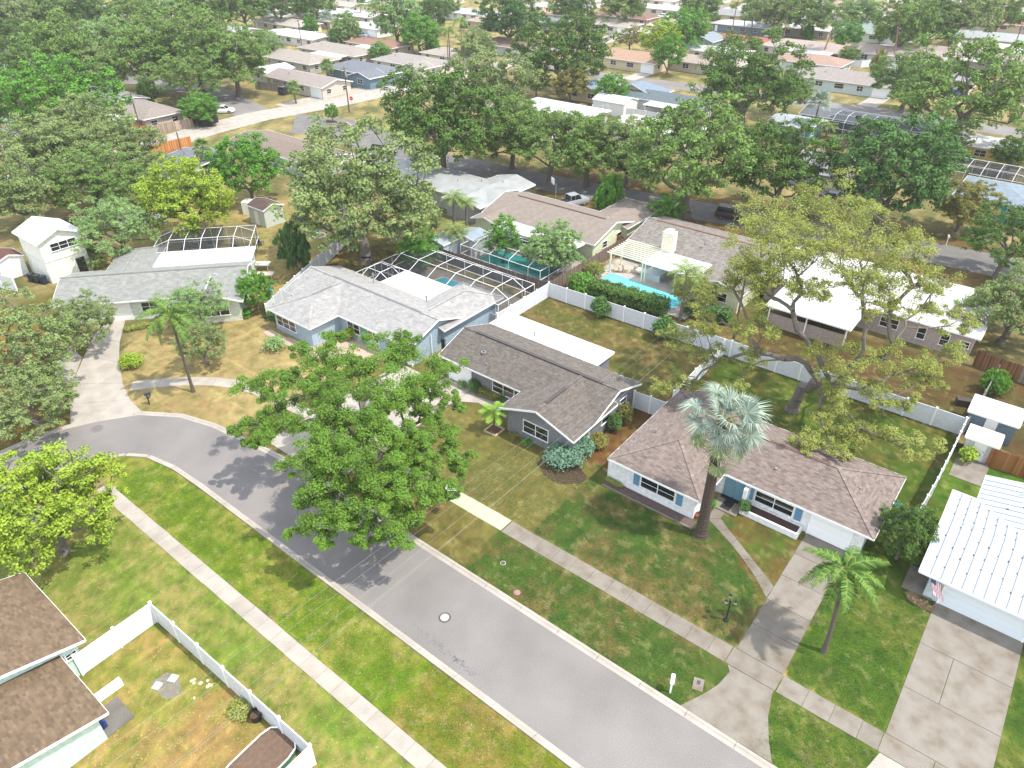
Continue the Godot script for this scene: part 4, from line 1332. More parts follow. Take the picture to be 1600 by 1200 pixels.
# a tree from its leaf clumps [position, radius]: every clump is joined to the nearest wood already there, and the wood thickens with what it carries
func tree_meshes(tips: Array, fork: Vector3, tr: float, per: int, size: float, flat := 0.75, sprays := 6) -> Array:
	var pos := PackedVector3Array([Vector3(0, -0.15, 0), Vector3(0, 0.4, 0), fork * 0.5 + Vector3(rr(-1, 1), 0, rr(-1, 1)) * tr * 0.3, fork])
	var up := PackedInt32Array([-1, 0, 1, 2])
	var carry := PackedFloat32Array([0, 0, 0, 0])
	var order := tips.duplicate()
	order.sort_custom(func(a: Array, b: Array) -> bool: return (a[0] as Vector3).distance_squared_to(fork) < (b[0] as Vector3).distance_squared_to(fork))
	var reach := PackedFloat32Array([0, 0, 0, 0])
	for t in order:
		var best := 3
		var bd := 1e9
		for i in range(3, pos.size()):
			var out_: Vector3 = (t[0] as Vector3) - pos[i]
			var l := out_.length()
			var c := l + 0.42 * reach[i] + (0.6 * l if out_.y < -0.3 * l else 0.0)
			if c < bd:
				bd = c
				best = i
		var a := pos[best]
		var b: Vector3 = t[0]
		var l := a.distance_to(b)
		var n := clampi(int(l / 0.9) + 1, 2, 7)
		var k := Vector3(rr(-1, 1), rr(0.0, 1.0), rr(-1, 1)) * 0.13 * l
		var from := best
		for i in range(1, n + 1):
			var f := float(i) / n
			pos.append(a.lerp(b, f) + k * sin(f * PI) + Vector3(rr(-1, 1), rr(-1, 1), rr(-1, 1)) * 0.035 * l * (1.0 if i < n else 0.0))
			up.append(from)
			carry.append(1.0 if i == n else 0.0)
			reach.append(reach[from] + l / n)
			from = pos.size() - 1
		for i in 3:   # twigs in the clump
			pos.append(b + Vector3(rr(-1, 1), rr(-0.4, 0.8), rr(-1, 1)) * t[1] * 0.8)
			up.append(from)
			carry.append(0.25)
			reach.append(99.0)
	for i in range(pos.size() - 1, 0, -1):
		carry[up[i]] += carry[i]
	var wood := Mb.new()
	wood.col = Color(0.95, 0.93, 0.9)
	var unit := tr / pow(maxf(carry[3], 1.0), 0.5)
	for i in range(1, pos.size()):
		var r1 := unit * pow(maxf(carry[i], 0.06), 0.5)
		var r0 := minf(unit * pow(carry[up[i]], 0.5), r1 * 1.5)
		if i == 1:
			r0 = tr * 1.75
			r1 = tr * 1.15
		elif i == 2:
			r0 = tr * 1.15
		wood.tube(PackedVector3Array([pos[up[i]], pos[i]]), PackedFloat32Array([r0, r1]), 10 if i < 4 else (6 if r1 > 0.05 else 4))
	var leaf := Mb.new()
	for t in tips:
		var r: float = t[1]
		var bright := rr(0.74, 1.28)
		var warm := rr(-0.08, 0.1)
		for i in sprays:   # a clump is a few smaller sprays, so that its outline breaks up
			var o := Vector3(rr(-1, 1), rr(-0.75, 0.85) * flat, rr(-1, 1)) * r * 0.75
			var rs := r * rr(0.3, 0.58)
			leaf_puff(leaf, t[0] + o, Vector3(rs, rs * flat, rs), int(per / float(sprays) * rr(0.6, 1.4)), size, bright * rr(0.82, 1.18), warm)
	return [wood.done(), leaf.done()]

# a rounded crown: clumps over its shell, reaching below the middle at the sides, and some inside
func dome(n: int, r: float, hc: float, vh: float, pr: float, ragged := 0.2, under := 0.4, inner := 0.22) -> Array:
	var tips := []
	var ph := rr(0, TAU)
	for i in n:
		var y := 1.0 - (1.0 + under) * (i + 0.5) / n
		var a := i * 2.39996 + ph + rr(-0.2, 0.2)
		var u := sqrt(maxf(0.0, 1.0 - y * y))
		var lump := 1.0 + ragged * (sin(a * 2.0 + ph + y * 2.0) * 0.5 + sin(a * 3.0 - ph * 2.0 + y) * 0.5)
		var k := rr(0.82, 1.06) * lump
		if rng.randf() < inner:
			k *= rr(0.45, 0.75)
		tips.append([Vector3(cos(a) * u * r * k, hc + y * vh * k * (1.0 if y > 0 else 0.8), sin(a) * u * r * k), pr * rr(0.72, 1.3)])
	return tips

var kinds := {}

func kind_meshes(k: String) -> Array:   # made once per shape, shared by every tree of that shape; nominal crown radius 5, centre 5
	if not kinds.has(k):
		match k:
			"full": kinds[k] = tree_meshes(dome(84, 4.3, 4.6, 3.5, 1.05, 0.18, 0.75), Vector3(0.2, 1.9, 0), 0.3, 430, 0.2, 0.8)
			"full2": kinds[k] = tree_meshes(dome(80, 4.2, 4.7, 3.6, 1.1, 0.26, 0.7), Vector3(-0.2, 1.8, 0.2), 0.3, 430, 0.2, 0.8)
			"wide": kinds[k] = tree_meshes(dome(94, 4.4, 4.5, 3.1, 1.0, 0.26, 0.65), Vector3(-0.2, 1.7, 0.2), 0.33, 360, 0.19, 0.75)
			"wide2": kinds[k] = tree_meshes(dome(90, 4.4, 4.5, 3.2, 1.0, 0.32, 0.65), Vector3(0.3, 1.6, 0.1), 0.33, 350, 0.19, 0.75)
			"open": kinds[k] = tree_meshes(dome(84, 4.4, 4.5, 3.2, 0.92, 0.34, 0.7), Vector3(0.1, 1.7, 0.1), 0.28, 300, 0.18, 0.75)
			"open2": kinds[k] = tree_meshes(dome(80, 4.4, 4.6, 3.3, 0.92, 0.28, 0.7), Vector3(-0.1, 1.7, 0.3), 0.28, 300, 0.18, 0.75)
			"round": kinds[k] = tree_meshes(dome(60, 4.1, 5.0, 4.2, 1.15, 0.08, 0.6), Vector3(0, 1.3, 0), 0.24, 430, 0.24, 0.9)
			"tall": kinds[k] = tree_meshes(dome(70, 3.3, 6.2, 5.6, 1.0, 0.2, 0.7), Vector3(0, 1.6, 0), 0.24, 300, 0.22, 0.9)
			"bush": kinds[k] = tree_meshes(dome(46, 4.0, 2.4, 2.8, 1.3, 0.1, 0.75), Vector3(0, 0.4, 0), 0.12, 460, 0.3, 0.9)
	return kinds[k]

func tree(kind: String, label: String, x: float, z: float, r: float, hc: float, called := "tree", group := "", wood: Material = null) -> Node3D:
	var p := kind.split("_")
	var shape: String = p[1]
	if shape in ["full", "wide", "open"] and rng.randf() < 0.5:
		shape += "2"
	var ms := kind_meshes(shape)
	var o := thing(called, label, called.replace("_", " ").replace("shade ", ""), Vector3(x, 0, z), rr(0, TAU), group)
	var sy := hc / ({"bush": 2.4, "round": 5.0, "tall": 6.2}.get(shape, 4.6) as float)
	o.scale = Vector3(r / 5.0, sy, r / 5.0)
	part("trunk", ms[0], wood if wood else M.bark, o)
	part("crown", ms[1], leafy(p[0]), o)
	return o

# ---------------------------------------------------------------- palms
func feather_frond(len_: float, droop: float, leaflet: float, cols: Array, n := 34, hang := 0.5) -> ArrayMesh:
	var m := Mb.new()
	var P := func(t: float) -> Vector3: return Vector3(0, len_ * (0.42 * t - droop * t * t), len_ * t * (1.0 - 0.16 * t))
	m.col = lin("8a8a4c")
	for i in 8:
		m.bar(P.call(i / 8.0), P.call((i + 1) / 8.0), 0.05 * (1.1 - i / 8.0) + 0.008, 0.03)
	for i in n:
		var t := 0.14 + 0.86 * (i + 0.5) / n
		var c: Vector3 = P.call(t)
		var f: Vector3 = (P.call(minf(t + 0.02, 1.0)) - P.call(t - 0.02)).normalized()
		var l := leaflet * (0.45 + 0.75 * sin(clampf(t * 1.05, 0, 1) * PI)) * rr(0.85, 1.15)
		for s in [-1.0, 1.0]:
			var q: Color = cols[rng.randi() % cols.size()]
			var g := rr(0.85, 1.2)
			m.col = Color(q.r * g, q.g * g, q.b * g)
			var d := (Vector3(s, rr(-0.1, 0.35), 0) + f * 0.65).normalized()
			var e := (d + Vector3(0, -hang * rr(0.7, 1.3), 0)).normalized()
			var w := f * 0.03
			var mid := c + d * l * 0.5
			var tip := mid + e * l * 0.55
			m.quad(c - w, mid - w * 0.9, mid + w * 0.9, c + w)
			m.tri(mid - w * 0.9, tip, mid + w * 0.9)
	return m.done()

func fan_frond(petiole: float, blade: float, cols: Array, segs := 30, droop := 0.25) -> ArrayMesh:
	var m := Mb.new()
	m.col = lin("a3ab8c")
	var hub := Vector3(0, petiole * 0.16, petiole)
	m.tube(PackedVector3Array([Vector3.ZERO, Vector3(0, petiole * 0.14, petiole * 0.5), hub]), PackedFloat32Array([0.05, 0.035, 0.025]), 5)
	for i in segs:
		var a := lerpf(-2.15, 2.15, (i + 0.5) / segs)
		var l := blade * (0.72 + 0.28 * cos(a * 0.8)) * rr(0.9, 1.06)
		var d := Vector3(sin(a), 0.12 * absf(sin(a)), cos(a))
		var h := 4.3 / segs * 0.5
		var side := Vector3(cos(a), 0, -sin(a))
		var q: Color = cols[rng.randi() % cols.size()]
		var g := rr(0.86, 1.15)
		m.col = Color(q.r * g, q.g * g, q.b * g)
		var mid := hub + d * l * 0.55 + Vector3(0, 0.03, 0)
		var w := side * l * 0.55 * h
		var fold := Vector3(0, 0.035, 0)
		m.tri(hub, mid - w, mid + fold)
		m.tri(hub, mid + fold, mid + w)
		var tip := mid + d * l * 0.45 + Vector3(0, -droop * l * rr(0.6, 1.6), 0)
		m.tri(mid - w * 0.85, tip, mid + fold)
		m.tri(mid + fold, tip, mid + w * 0.85)
	return m.done()

func frond_turn(yaw: float, pitch: float) -> Basis:   # pitch up from level
	return Basis(Vector3.UP, yaw) * Basis(Vector3.RIGHT, -pitch)

func palm_trunk(h: float, r0: float, r1: float, lean: Vector3, col: String, rings := 30) -> ArrayMesh:
	var m := Mb.new()
	var p := PackedVector3Array()
	var r := PackedFloat32Array()
	m.col = lin(col) * 1.6
	for i in rings * 2 + 1:
		var t := i / (rings * 2.0)
		p.append(Vector3(0, h * t, 0) + lean * t * t)
		var k := 1.0 if i % 2 == 0 else 0.93
		var flare := 1.0 + 0.55 * exp(-t * h / 0.45)
		r.append(lerpf(r0, r1, t) * k * flare * rr(0.985, 1.015))
	m.tube(p, r, 12)
	return m.done()

func crown_of(fronds: Array, pitches: Array, top: Vector3) -> ArrayMesh:   # small far palms: all fronds as one crown
	var st := SurfaceTool.new()
	for i in pitches.size():
		st.append_from(fronds[i % fronds.size()], 0, Transform3D(frond_turn(i * 2.4, pitches[i]), top))
	return st.commit()

func palm(kind: String, label: String, x: float, z: float, h: float, s := 1.0, group := "", called := "palm_tree") -> Node3D:
	var o := thing(called, label, "palm tree", Vector3(x, 0, z), rr(0, TAU), group)
	if not cache.has("palm" + kind):
		var f := []
		var pit := []
		var g: Array = ["6b8440", "7c9450", "5a7434", "8c9c5c"].map(lin)
		if kind == "fan":
			for i in 3:
				f.append(fan_frond(0.9, 0.95, g, 18, 0.35))
			for i in 26:
				pit.append(1.2 - i * 0.085)
		elif kind == "silver":
			var sv: Array = ["8d9c8e", "7a8b7d", "9dab9b", "a9b5a2"].map(lin)
			for i in 3:
				f.append(fan_frond(1.3, 1.5, sv, 22, 0.25))
			for i in 24:
				pit.append(1.25 - i * 0.075)
		else:
			for i in 3:
				f.append(feather_frond(2.6, 0.62, 0.62, g, 22, 0.8))
			for i in 18:
				pit.append(0.75 - i * 0.06)
		cache["palm" + kind] = crown_of(f, pit, Vector3.ZERO)
	part("trunk", cached("palm_trunk%.1f" % h, func(m: Mb) -> void:
		var p := PackedVector3Array()
		var r := PackedFloat32Array()
		for i in 9:
			p.append(Vector3(0.12 * sin(i * 0.4), h * i / 8.0, 0))
			r.append(lerpf(0.2, 0.13, i / 8.0))
		m.tube(p, r, 8)), M.bark, o)
	part("crown", cache["palm" + kind], M.leaf, o, Transform3D(Basis().scaled(Vector3.ONE * s), Vector3(0.12 * sin(3.2), h, 0)))
	return o

func clumps(list: Array, base: Vector2) -> Array:   # [x, z, height, radius] in the place -> clumps about the tree's foot
	return list.map(func(q: Array) -> Array: return [Vector3(q[0] - base.x, q[2], q[1] - base.y), q[3] * (1.2 if q[2] > 12.9 else (0.85 if base.y < -50 and q[2] < 7.5 else 1.0))])

func big_tree(called: String, label: String, base: Vector2, list: Array, fork: Vector3, tr: float, per: int, size: float, pal: String, flat := 0.7, extra := 0.0, more := 3) -> void:
	var tips := clumps(list, base)
	if extra > 0.0:   # smaller clumps around and under the measured ones
		for t in tips.duplicate():
			for i in more:
				tips.append([t[0] + Vector3(rr(-1, 1), rr(-0.9, 0.35), rr(-1, 1)).normalized() * t[1] * rr(0.8, 1.3), t[1] * extra * rr(0.7, 1.2)])
	var ms := tree_meshes(tips, fork, tr, per, size, flat, 5)
	var o := thing(called, label, "tree", v3(base))
	part("trunk", ms[0], M.bark, o)
	part("crown", ms[1], leafy(pal), o)

func build_trees() -> void:
	big_tree("oak_tree", "big bright green oak with clumpy crown overhanging the street and its shadow", V(-35.2, -27.6), [
		[-44.55, -28.45, 7.5, 1.5], [-41.51, -30.07, 8.5, 1.4], [-38.81, -31.79, 9, 1.7], [-36.34, -33.55, 8.5, 1.6], [-34.24, -34.19, 7.5, 1.3], [-33.54, -28.28, 10, 1.8], [-35.26, -25.88, 10, 1.6],
		[-44.88, -24.75, 6.5, 1.4], [-39.85, -24.88, 8, 1.5], [-42.6, -22.38, 5.8, 1.3], [-39.88, -22.85, 6.5, 1.4], [-35.33, -23.1, 8.5, 1.5], [-32.42, -24.11, 9, 1.5], [-32.04, -30.75, 7, 0.9], [-32.18, -33.48, 6, 0.8],
		[-34.44, -21.36, 7.5, 1.6], [-31.28, -21.83, 8, 1.7], [-29.39, -22.98, 8.5, 1.6], [-30.11, -26.46, 7, 1.2], [-30.35, -30.56, 5.5, 1.0], [-28.39, -29.09, 5, 0.9], [-27.62, -26.02, 6, 1.4],
		[-32.53, -19.38, 6.5, 1.5], [-30.18, -20.17, 7, 1.5], [-28.79, -21.73, 7.5, 1.4], [-27.81, -23.52, 6.5, 1.5], [-31.21, -18.61, 5.3, 1.3], [-27.7, -21.52, 5.2, 1.3], [-28.32, -20.32, 4.6, 0.8], [-27.13, -23.24, 4.8, 1.0], [-27.11, -26.32, 4.6, 0.8], [-29.88, -18.48, 4.8, 0.7], [-41.91, -21.71, 5, 0.8], [-44.39, -26.91, 6.8, 0.9], [-33.57, -31.09, 8.5, 1.2], [-32.29, -25.29, 10, 1.3], [-33.03, -22.34, 8.7, 1.2], [-28.13, -23.4, 7.8, 1.1], [-40.79, -27.45, 8, 1.3], [-37.88, -28.95, 9, 1.3], [-33.18, -29.63, 8, 1.0], [-41.28, -23.42, 7, 1.2], [-34.58, -24.35, 9.5, 1.3], [-30.54, -24.7, 9, 1.2], [-30.65, -28.01, 7.5, 1.2], [-29.43, -20.98, 6, 1.1], [-28.61, -26.18, 6.8, 1.1], [-45.32, -32.44, 7.5, 0.9], [-39.99, -34.91, 8, 1.1]],
		Vector3(0.3, 2.8, -0.3), 0.42, 1400, 0.13, "street", 0.92, 0.7, 4)
	big_tree("oak_tree", "very large sparse yellowish-green oak with bare grey limbs behind the white house", V(-13.2, -58.0), [
		[-20.09, -58.49, 16, 1.5], [-18.19, -59.47, 17, 1.7], [-16.24, -61.2, 17.5, 1.7], [-13.49, -61.52, 17.5, 1.7], [-10.94, -63.23, 16.5, 1.6], [-8.78, -64.59, 15.5, 1.5], [-19.68, -54.11, 15, 1.4],
		[-16.54, -52.24, 16.5, 1.5], [-14.22, -52.66, 17.5, 1.4], [-11.8, -53.1, 17.5, 1.4], [-9.9, -56.01, 16.5, 1.4], [-7.69, -60.35, 14.5, 1.2], [-5.65, -63.72, 13, 1.1], [-19.93, -52.4, 13, 1.2], [-16.67, -51.05, 14.5, 1.2],
		[-13.68, -51.42, 15, 1.1], [-11.45, -52.51, 15, 1.0], [-9.29, -55.41, 14, 1.0], [-7.24, -58.02, 12.5, 1.1], [-4.92, -62.07, 11, 1.2], [-3.18, -64.39, 10, 0.9], [-20.34, -49.84, 11, 1.2], [-17.42, -49.48, 11, 1.2],
		[-14.79, -50.44, 11.5, 1.0], [-21.89, -50.19, 8.5, 1.2], [-18.71, -49.81, 8, 1.2], [-15.18, -50.32, 8.5, 1.1], [-11.1, -54.37, 9, 1.3], [-8.65, -54.47, 9, 1.5], [-6.46, -56.62, 8.5, 1.5], [-4.35, -59.3, 8, 1.4], [-3.07, -62.2, 8, 1.1],
		[-9.23, -53.22, 7, 1.4], [-6.78, -54.02, 7, 1.4], [-4.7, -56.6, 6.5, 1.3], [-3.23, -59.51, 6.5, 1.1], [-9.12, -51.33, 5, 1.2], [-6.62, -51.2, 5, 1.3], [-4.5, -52.88, 5, 1.4], [-2.21, -53.49, 4.5, 1.2], [-9.67, -47.57, 4.5, 1.1], [-7.56, -48.73, 4.2, 1.1], [-20.29, -48.52, 5.5, 1.2], [-21.93, -47.88, 4.5, 1.0], [-15.82, -48.94, 6.5, 0.9], [-17.82, -56.05, 16.5, 1.4], [-15.76, -56.21, 17.5, 1.4], [-13.26, -55.78, 18, 1.5], [-11.05, -57.49, 17.5, 1.5], [-8.91, -59.74, 16, 1.3], [-17.82, -51.7, 15, 1.2], [-14.84, -51.32, 16, 1.1], [-10.38, -53.45, 16, 1.1], [-8.26, -57.61, 14, 1.1], [-16.56, -62.89, 17.5, 1.2], [-13.47, -65.06, 17.3, 1.2]],
		Vector3(0.3, 2.6, -0.2), 0.46, 640, 0.125, "yellow", 0.8, 0.85, 4)
	# left side, near
	tree("lime_full", "bright lime green tree overhanging the pavement at the left edge of the picture", -47.57, -8.47, 4.73, 4.49)
	tree("olive_open", "feathery olive green oak beside the wide white driveway, upper crown", -74.41, -23.36, 3.49, 3.32)
	tree("olive_open", "large feathery olive green oak at the left edge above the street bend", -69.65, -15.82, 5.73, 5.27)
	tree("olive_open", "low olive oak below the large feathery oak at the left edge", -63.23, -13.53, 4.31, 3.53)
	tree("olive_wide", "wide grey-green oak with hanging grey moss behind the bungalow's white fence", -67.97, -55.72, 9.69, 9.21)
	tree("olive_open", "pale oak filling the gap right of the moss-hung oak by the grey fence", -66.04, -61.95, 4.47, 4.11)
	tree("lime_full", "yellow-green tree behind the pale green house's screen cage", -90.87, -45.84, 6.44, 5.92)
	tree("green_round", "dense dark big-leafed tree right of the yellow-green tree", -98.33, -59.94, 5.52, 5.25)
	tree("pale_open", "small feathery pale tree beside the tall outbuilding", -91.56, -36.08, 5.35, 4.92)
	tree("olive_wide", "big olive oak below the cross road, topmost of four crowding together at the left", -131.09, -51.74, 7.29, 6.93)
	tree("olive_full", "olive oak at the left of the four that crowd below the cross road", -126.08, -43.66, 6.93, 6.03)
	tree("olive_full", "olive oak at the right of the four that crowd below the cross road", -119.88, -51.76, 6.32, 5.5)
	tree("oak_wide", "darker oak at the bottom of the four that crowd below the cross road", -112.12, -42.55, 6.07, 4.98)
	tree("olive_full", "leafy olive tree at the left edge left of the tall outbuilding", -113.11, -33.6, 5.97, 5.49)
	tree("oak_open", "thin oak between the huge olive oak and the power wires", -104.56, -46.15, 5.28, 4.86)
	tree("green_wide", "bright dark green tree with layered crown at the upper left", -150.67, -56.96, 10.44, 8.56)
	tree("dark_full", "dark green tree at the left edge above the layered tree", -174.68, -59.82, 8.29, 7.62)
	tree("oak_wide", "large spreading oak over the side street at the upper left", -172.26, -97.5, 10.98, 10.1, "oak_tree")
	tree("oak_full", "oak at the left flank of the large spreading oak", -179.02, -89.4, 9.5, 8.26, "oak_tree")
	tree("oak_full", "oak at the right flank of the large spreading oak", -161.29, -100.25, 8.85, 8.15, "oak_tree")
	tree("oak_open", "thinner oak below the large spreading oak near the cross road", -160.14, -87.84, 7.72, 6.33, "oak_tree")
	tree("oak_full", "oak left of the large spreading oak in the upper left canopy", -192.15, -76.37, 9.8, 9.02)
	tree("pale_full", "lighter green tree touching the left of the large spreading oak", -205.99, -93.25, 8.28, 7.62)
	for q in [["olive_full", "oak in the far corner at the top left edge", -265.8, -95.43, 9.3, 8.56], ["oak_full", "second oak from the top left corner along the far canopy", -263.92, -105.86, 9.87, 9.08], ["dark_full", "dark oak in the far canopy above the lamp post", -260.54, -116.84, 9.4, 8.65], ["oak_wide", "oak in the far canopy left of the middle of the upper left", -240.6, -118.72, 9.32, 8.57], ["pale_full", "pale oak in the far canopy above the large spreading oak", -252.31, -137.29, 9.2, 8.47], ["dark_full", "dark crown in the far canopy right of the pale oak", -245.94, -146.79, 9.18, 8.44], ["oak_full", "oak in the far canopy above the orange fence", -242.24, -158.36, 8.76, 8.06], ["dark_wide", "dark oak in the far canopy over the white motorhome's street", -239.75, -170.56, 8.64, 7.95], ["oak_full", "rightmost oak of the far upper left canopy", -235.39, -183.14, 8.23, 7.57], ["dark_full", "dark shrubby tree under the far canopy at the left edge", -249.83, -87.3, 6.61, 6.08], ["oak_full", "small oak by the far road at the left edge", -220.1, -80.61, 3.57, 3.28], ["olive_full", "olive crown filling the canopy above the layered tree", -185.87, -80.41, 6.54, 6.01]]:
		tree(q[0], q[1], q[2], q[3], q[4], q[5], "oak_tree", "trees of the far upper left canopy")
	# behind the second street
	tree("dark_full", "large dense dark green oak on the second street right of the black off-road car", -82.24, -85.79, 9.97, 9.37, "oak_tree")
	tree("olive_wide", "grey-green oak rising behind the dense dark oak", -93.93, -111.06, 8.94, 8.5, "oak_tree")
	tree("oak_full", "street oak with pale dead twigs right of the dense dark oak", -77.3, -97.53, 6.61, 6.27, "oak_tree")
	tree("oak_open", "twiggy street oak with grey dead limbs in the middle of the row", -67.89, -95.49, 7.1, 6.74, "oak_tree")
	tree("oak_full", "street oak with two trunks above the taupe roof", -62.37, -98.24, 6.42, 6.1, "oak_tree")
	tree("olive_full", "street oak above the pergola house's near corner", -56.68, -101.45, 6.2, 5.89, "oak_tree")
	tree("oak_wide", "broad olive oak arching over the second street by the pergola house", -43.26, -95.62, 9.66, 9.17, "oak_tree")
	tree("dark_wide", "tall dark oak behind the white board fence in the far middle", -55.61, -142.81, 10.49, 9.66, "oak_tree")
	tree("dark_full", "dense dark green tree left of the yellowish tree's top", -33.67, -103.43, 7.52, 7.15, "oak_tree")
	tree("deep_full", "dense very dark oak on the second street behind the white roof", -19.62, -107.39, 8.83, 8.39, "oak_tree")
	tree("oak_open", "long-limbed spreading oak before the yellow house at the right", -20.53, -151.16, 12.07, 11.47, "oak_tree")
	tree("oak_wide", "oak left of the long-limbed oak beyond the dark grey roof", -35.46, -181.05, 7.29, 6.93, "oak_tree")
	tree("rust_full", "small reddish green tree right of the very dark oak", -10.78, -113.96, 4.24, 3.9)
	tree("dark_open", "open green tree at the right edge above the white roof's end", -3.8, -100.69, 5.46, 5.18)
	tree("olive_wide", "olive tree at the right edge beside the white roof's corner", -0.44, -83.25, 4.79, 4.4)
	tree("dark_wide", "spreading oak in the far middle left of the orange-tan roof", -102.65, -148.38, 10.68, 9.82, "oak_tree")
	tree("dark_tall", "narrow dark tree in front of the spreading oak", -103.57, -139.48, 4.07, 5.29)
	tree("rust_round", "round olive tree left of the blue-grey roof", -96.13, -142.46, 4.35, 4.13)
	tree("green_round", "round green tree in front of the blue-grey cottage", -86.89, -144.6, 3.97, 3.77)
	tree("green_round", "flowering round tree in the front lawn of the orange-tan roofed house", -94.05, -183.89, 4.45, 5.11)
	tree("lime_full", "lime green tree behind the flowering lawn tree", -106.35, -201.09, 5.7, 5.41)
	tree("green_full", "bright green tree left of the pale blue-grey gabled house", -103.87, -211.39, 7.15, 6.79)
	tree("dark_tall", "tall narrow dark cedar in the far middle", -132.85, -203.23, 4.33, 8.66)
	tree("deep_full", "dense dark oak at the top in the middle of the picture", -148.72, -187.02, 9.8, 9.02, "oak_tree")
	tree("pale_full", "tall pale green tree between the white roofs at the top", -177.49, -168.13, 7.85, 8.63)
	tree("dark_round", "dark round tree right of the tall pale green tree at the top", -190.69, -196.08, 6.34, 6.02)
	tree("green_full", "bright tree left of the tall queen palms", -165.74, -165.44, 6.28, 5.78)
	tree("green_round", "small round bright tree before the terracotta roof", -164.26, -148, 3.17, 3.01)
	tree("pale_full", "green tree right of the white motorhome's street", -191.16, -159.91, 4.9, 5.39)
	tree("green_bush", "round green shrub left of the grey car far away", -196.64, -161.09, 3.41, 2.79, "bush")
	tree("pale_open", "tree with thin crown in front of the white fence, far left of centre", -189.87, -129.95, 4.94, 4.69)
	tree("olive_wide", "olive oak before the cream house at the right of the queen palms", -140.34, -161.69, 5.75, 5.29)
	tree("rust_open", "thin bare-looking tree beside the far white house", -120, -208.57, 4.3, 3.96)
	tree("oak_full", "oak at the top behind the brown-red roof", -143.51, -243.24, 8.55, 7.87)
	for q in [["oak_full", "oak at the top left of the tall pine trunks", -124.07, -262.59, 7.5, 7.12], ["olive_full", "olive oak between the pines at the top", -95.38, -259.23, 8.36, 7.95], ["oak_wide", "oak behind the white-walled ranch house", -85.74, -259.8, 8.28, 7.87], ["pale_full", "pale tree above the green roof", -76.58, -285.23, 7.1, 6.53], ["oak_full", "big oak right of the green-roofed house", -53.07, -243.12, 8.21, 9.03], ["dark_full", "dark bushy tree beside the big oak at the top right", -50.32, -264.12, 8.14, 7.74], ["olive_wide", "spreading oak left of the yellow brick house", -44.78, -272.06, 10.31, 9.79], ["oak_full", "oak at the very top right corner", -37.71, -297.4, 9.86, 9.37], ["green_full", "green tree between the two pines", -66.94, -242.17, 4.49, 4.94], ["green_round", "round shrub beside the green-roofed house's garage", -64.49, -269.15, 1.98, 2.6], ["oak_full", "small oak before the pink house at the top", -211.26, -227.26, 4.97, 4.58], ["dark_full", "dark oak right of the white roofs at the top", -168.24, -244.19, 6.6, 6.07], ["oak_full", "oak behind the red roof at the top right", -107.82, -274.29, 6.56, 6.23], ["oak_open", "oak left of the far silver palm", -53.86, -160.89, 5.82, 5.52], ["rust_bush", "reddish shrub beside the pale grey gable house", -51.46, -219.13, 2.02, 2.6], ["rust_full", "rust-coloured small tree beside the lanai cage", -62.05, -228.41, 2.54, 2.6], ["dark_full", "dark tree at the right edge above the slate-blue roof", -9.81, -147.52, 3.63, 3.34], ["olive_open", "thin oak above the white screen cage at the right", -20.58, -149.29, 3.97, 3.77], ["green_full", "green tree in front of the tan house with the trailer", -144.32, -80.28, 4.04, 3.31], ["dark_bush", "dark shrubs at the end of the grey roof at the upper left", -169.23, -82.32, 2.04, 2.6], ["rust_bush", "brownish palm-like shrub near the upper left side street", -211.7, -86.68, 2.46, 2.6]]:
		tree(q[0], q[1], q[2], q[3], q[4], q[5], "tree", "trees among the far houses")
	tree("green_round", "small neat tree on the traffic island of the side street", -125.68, -98.52, 1.6, 1.92)
	tree("pale_open", "young thin tree in the tan lawn by the stop sign", -144.85, -113.19, 1.49, 1.79)
	# small trees in the middle yards
	tree("green_tall", "slender small green tree left of the teal pool", -53.92, -66.22, 2.87, 3.3)
	tree("pale_full", "small round-headed green tree right of the teal pool", -47.28, -67.43, 3.65, 3.47)
	tree("green_round", "clipped round tree at the corner of the pale green house", -67.58, -39.04, 2.13, 2.6)
	tree("deep_bush", "round dark shrub beside the bungalow's white fence", -72.94, -48.66, 2.18, 2.6, "bush")
	tree("pale_open", "thin magnolia with pale blossom in the tan front yard", -68.48, -32.11, 3.26, 3.1)
	tree("olive_open", "low bushy growth in a stone ring under the magnolia", -62, -29.06, 2.61, 2.6)
	tree("green_full", "lush green undergrowth tree at the end of the moss-hung oak", -61.1, -58.53, 2.77, 2.6)
	tree("rust_full", "small golden-leaved tree by the garden huts", -92.25, -57.74, 1.43, 1.31)
	tree("yellow_open", "scruffy yellowish small tree by the bright pool's end", -29.09, -69.34, 2.81, 2.6)
	tree("green_full", "green shrubby tree before the pale yellow house's road", -43.5, -89.35, 2.62, 2.6)
	tree("yellow_full", "yellow-green shrub at the pergola's corner", -42.66, -70.27, 1.28, 1.05)
	tree("green_bush", "round street bush below the silver pickup", -52.4, -88.86, 2.32, 2.6, "bush")
	tree("dark_round", "dark leafy tree between the two right-hand driveways", -0.75, -44.89, 2.05, 2.6)
	tree("green_bush", "bush at the top of the brown strip under the yellowish tree", 0.59, -72.35, 1.3, 1, "bush")
	# pines
	for q in [["tall leaning pine with bare trunk right of the lanai cage", -69.71, -229.3, 15.0, 3.2], ["tall straight pine in front of the pale grey gable house", -51.66, -235.17, 14.0, -1.2], ["tall bare-trunked pine left of the white ranch house", -87.61, -246.35, 15.0, 0.8], ["tall bare pine trunk beside the red roof", -101.52, -238.34, 15.0, 1.2]]:
		var o := thing("pine_tree", q[0], "pine tree", Vector3(q[1], 0, q[2]), 0, "tall far pines")
		var m := Mb.new()
		m.col = lin("8a6a55")
		var top := Vector3(q[4] * 0.8, q[3], -q[4] * 0.6)
		var tp := PackedVector3Array()
		var tr_ := PackedFloat32Array()
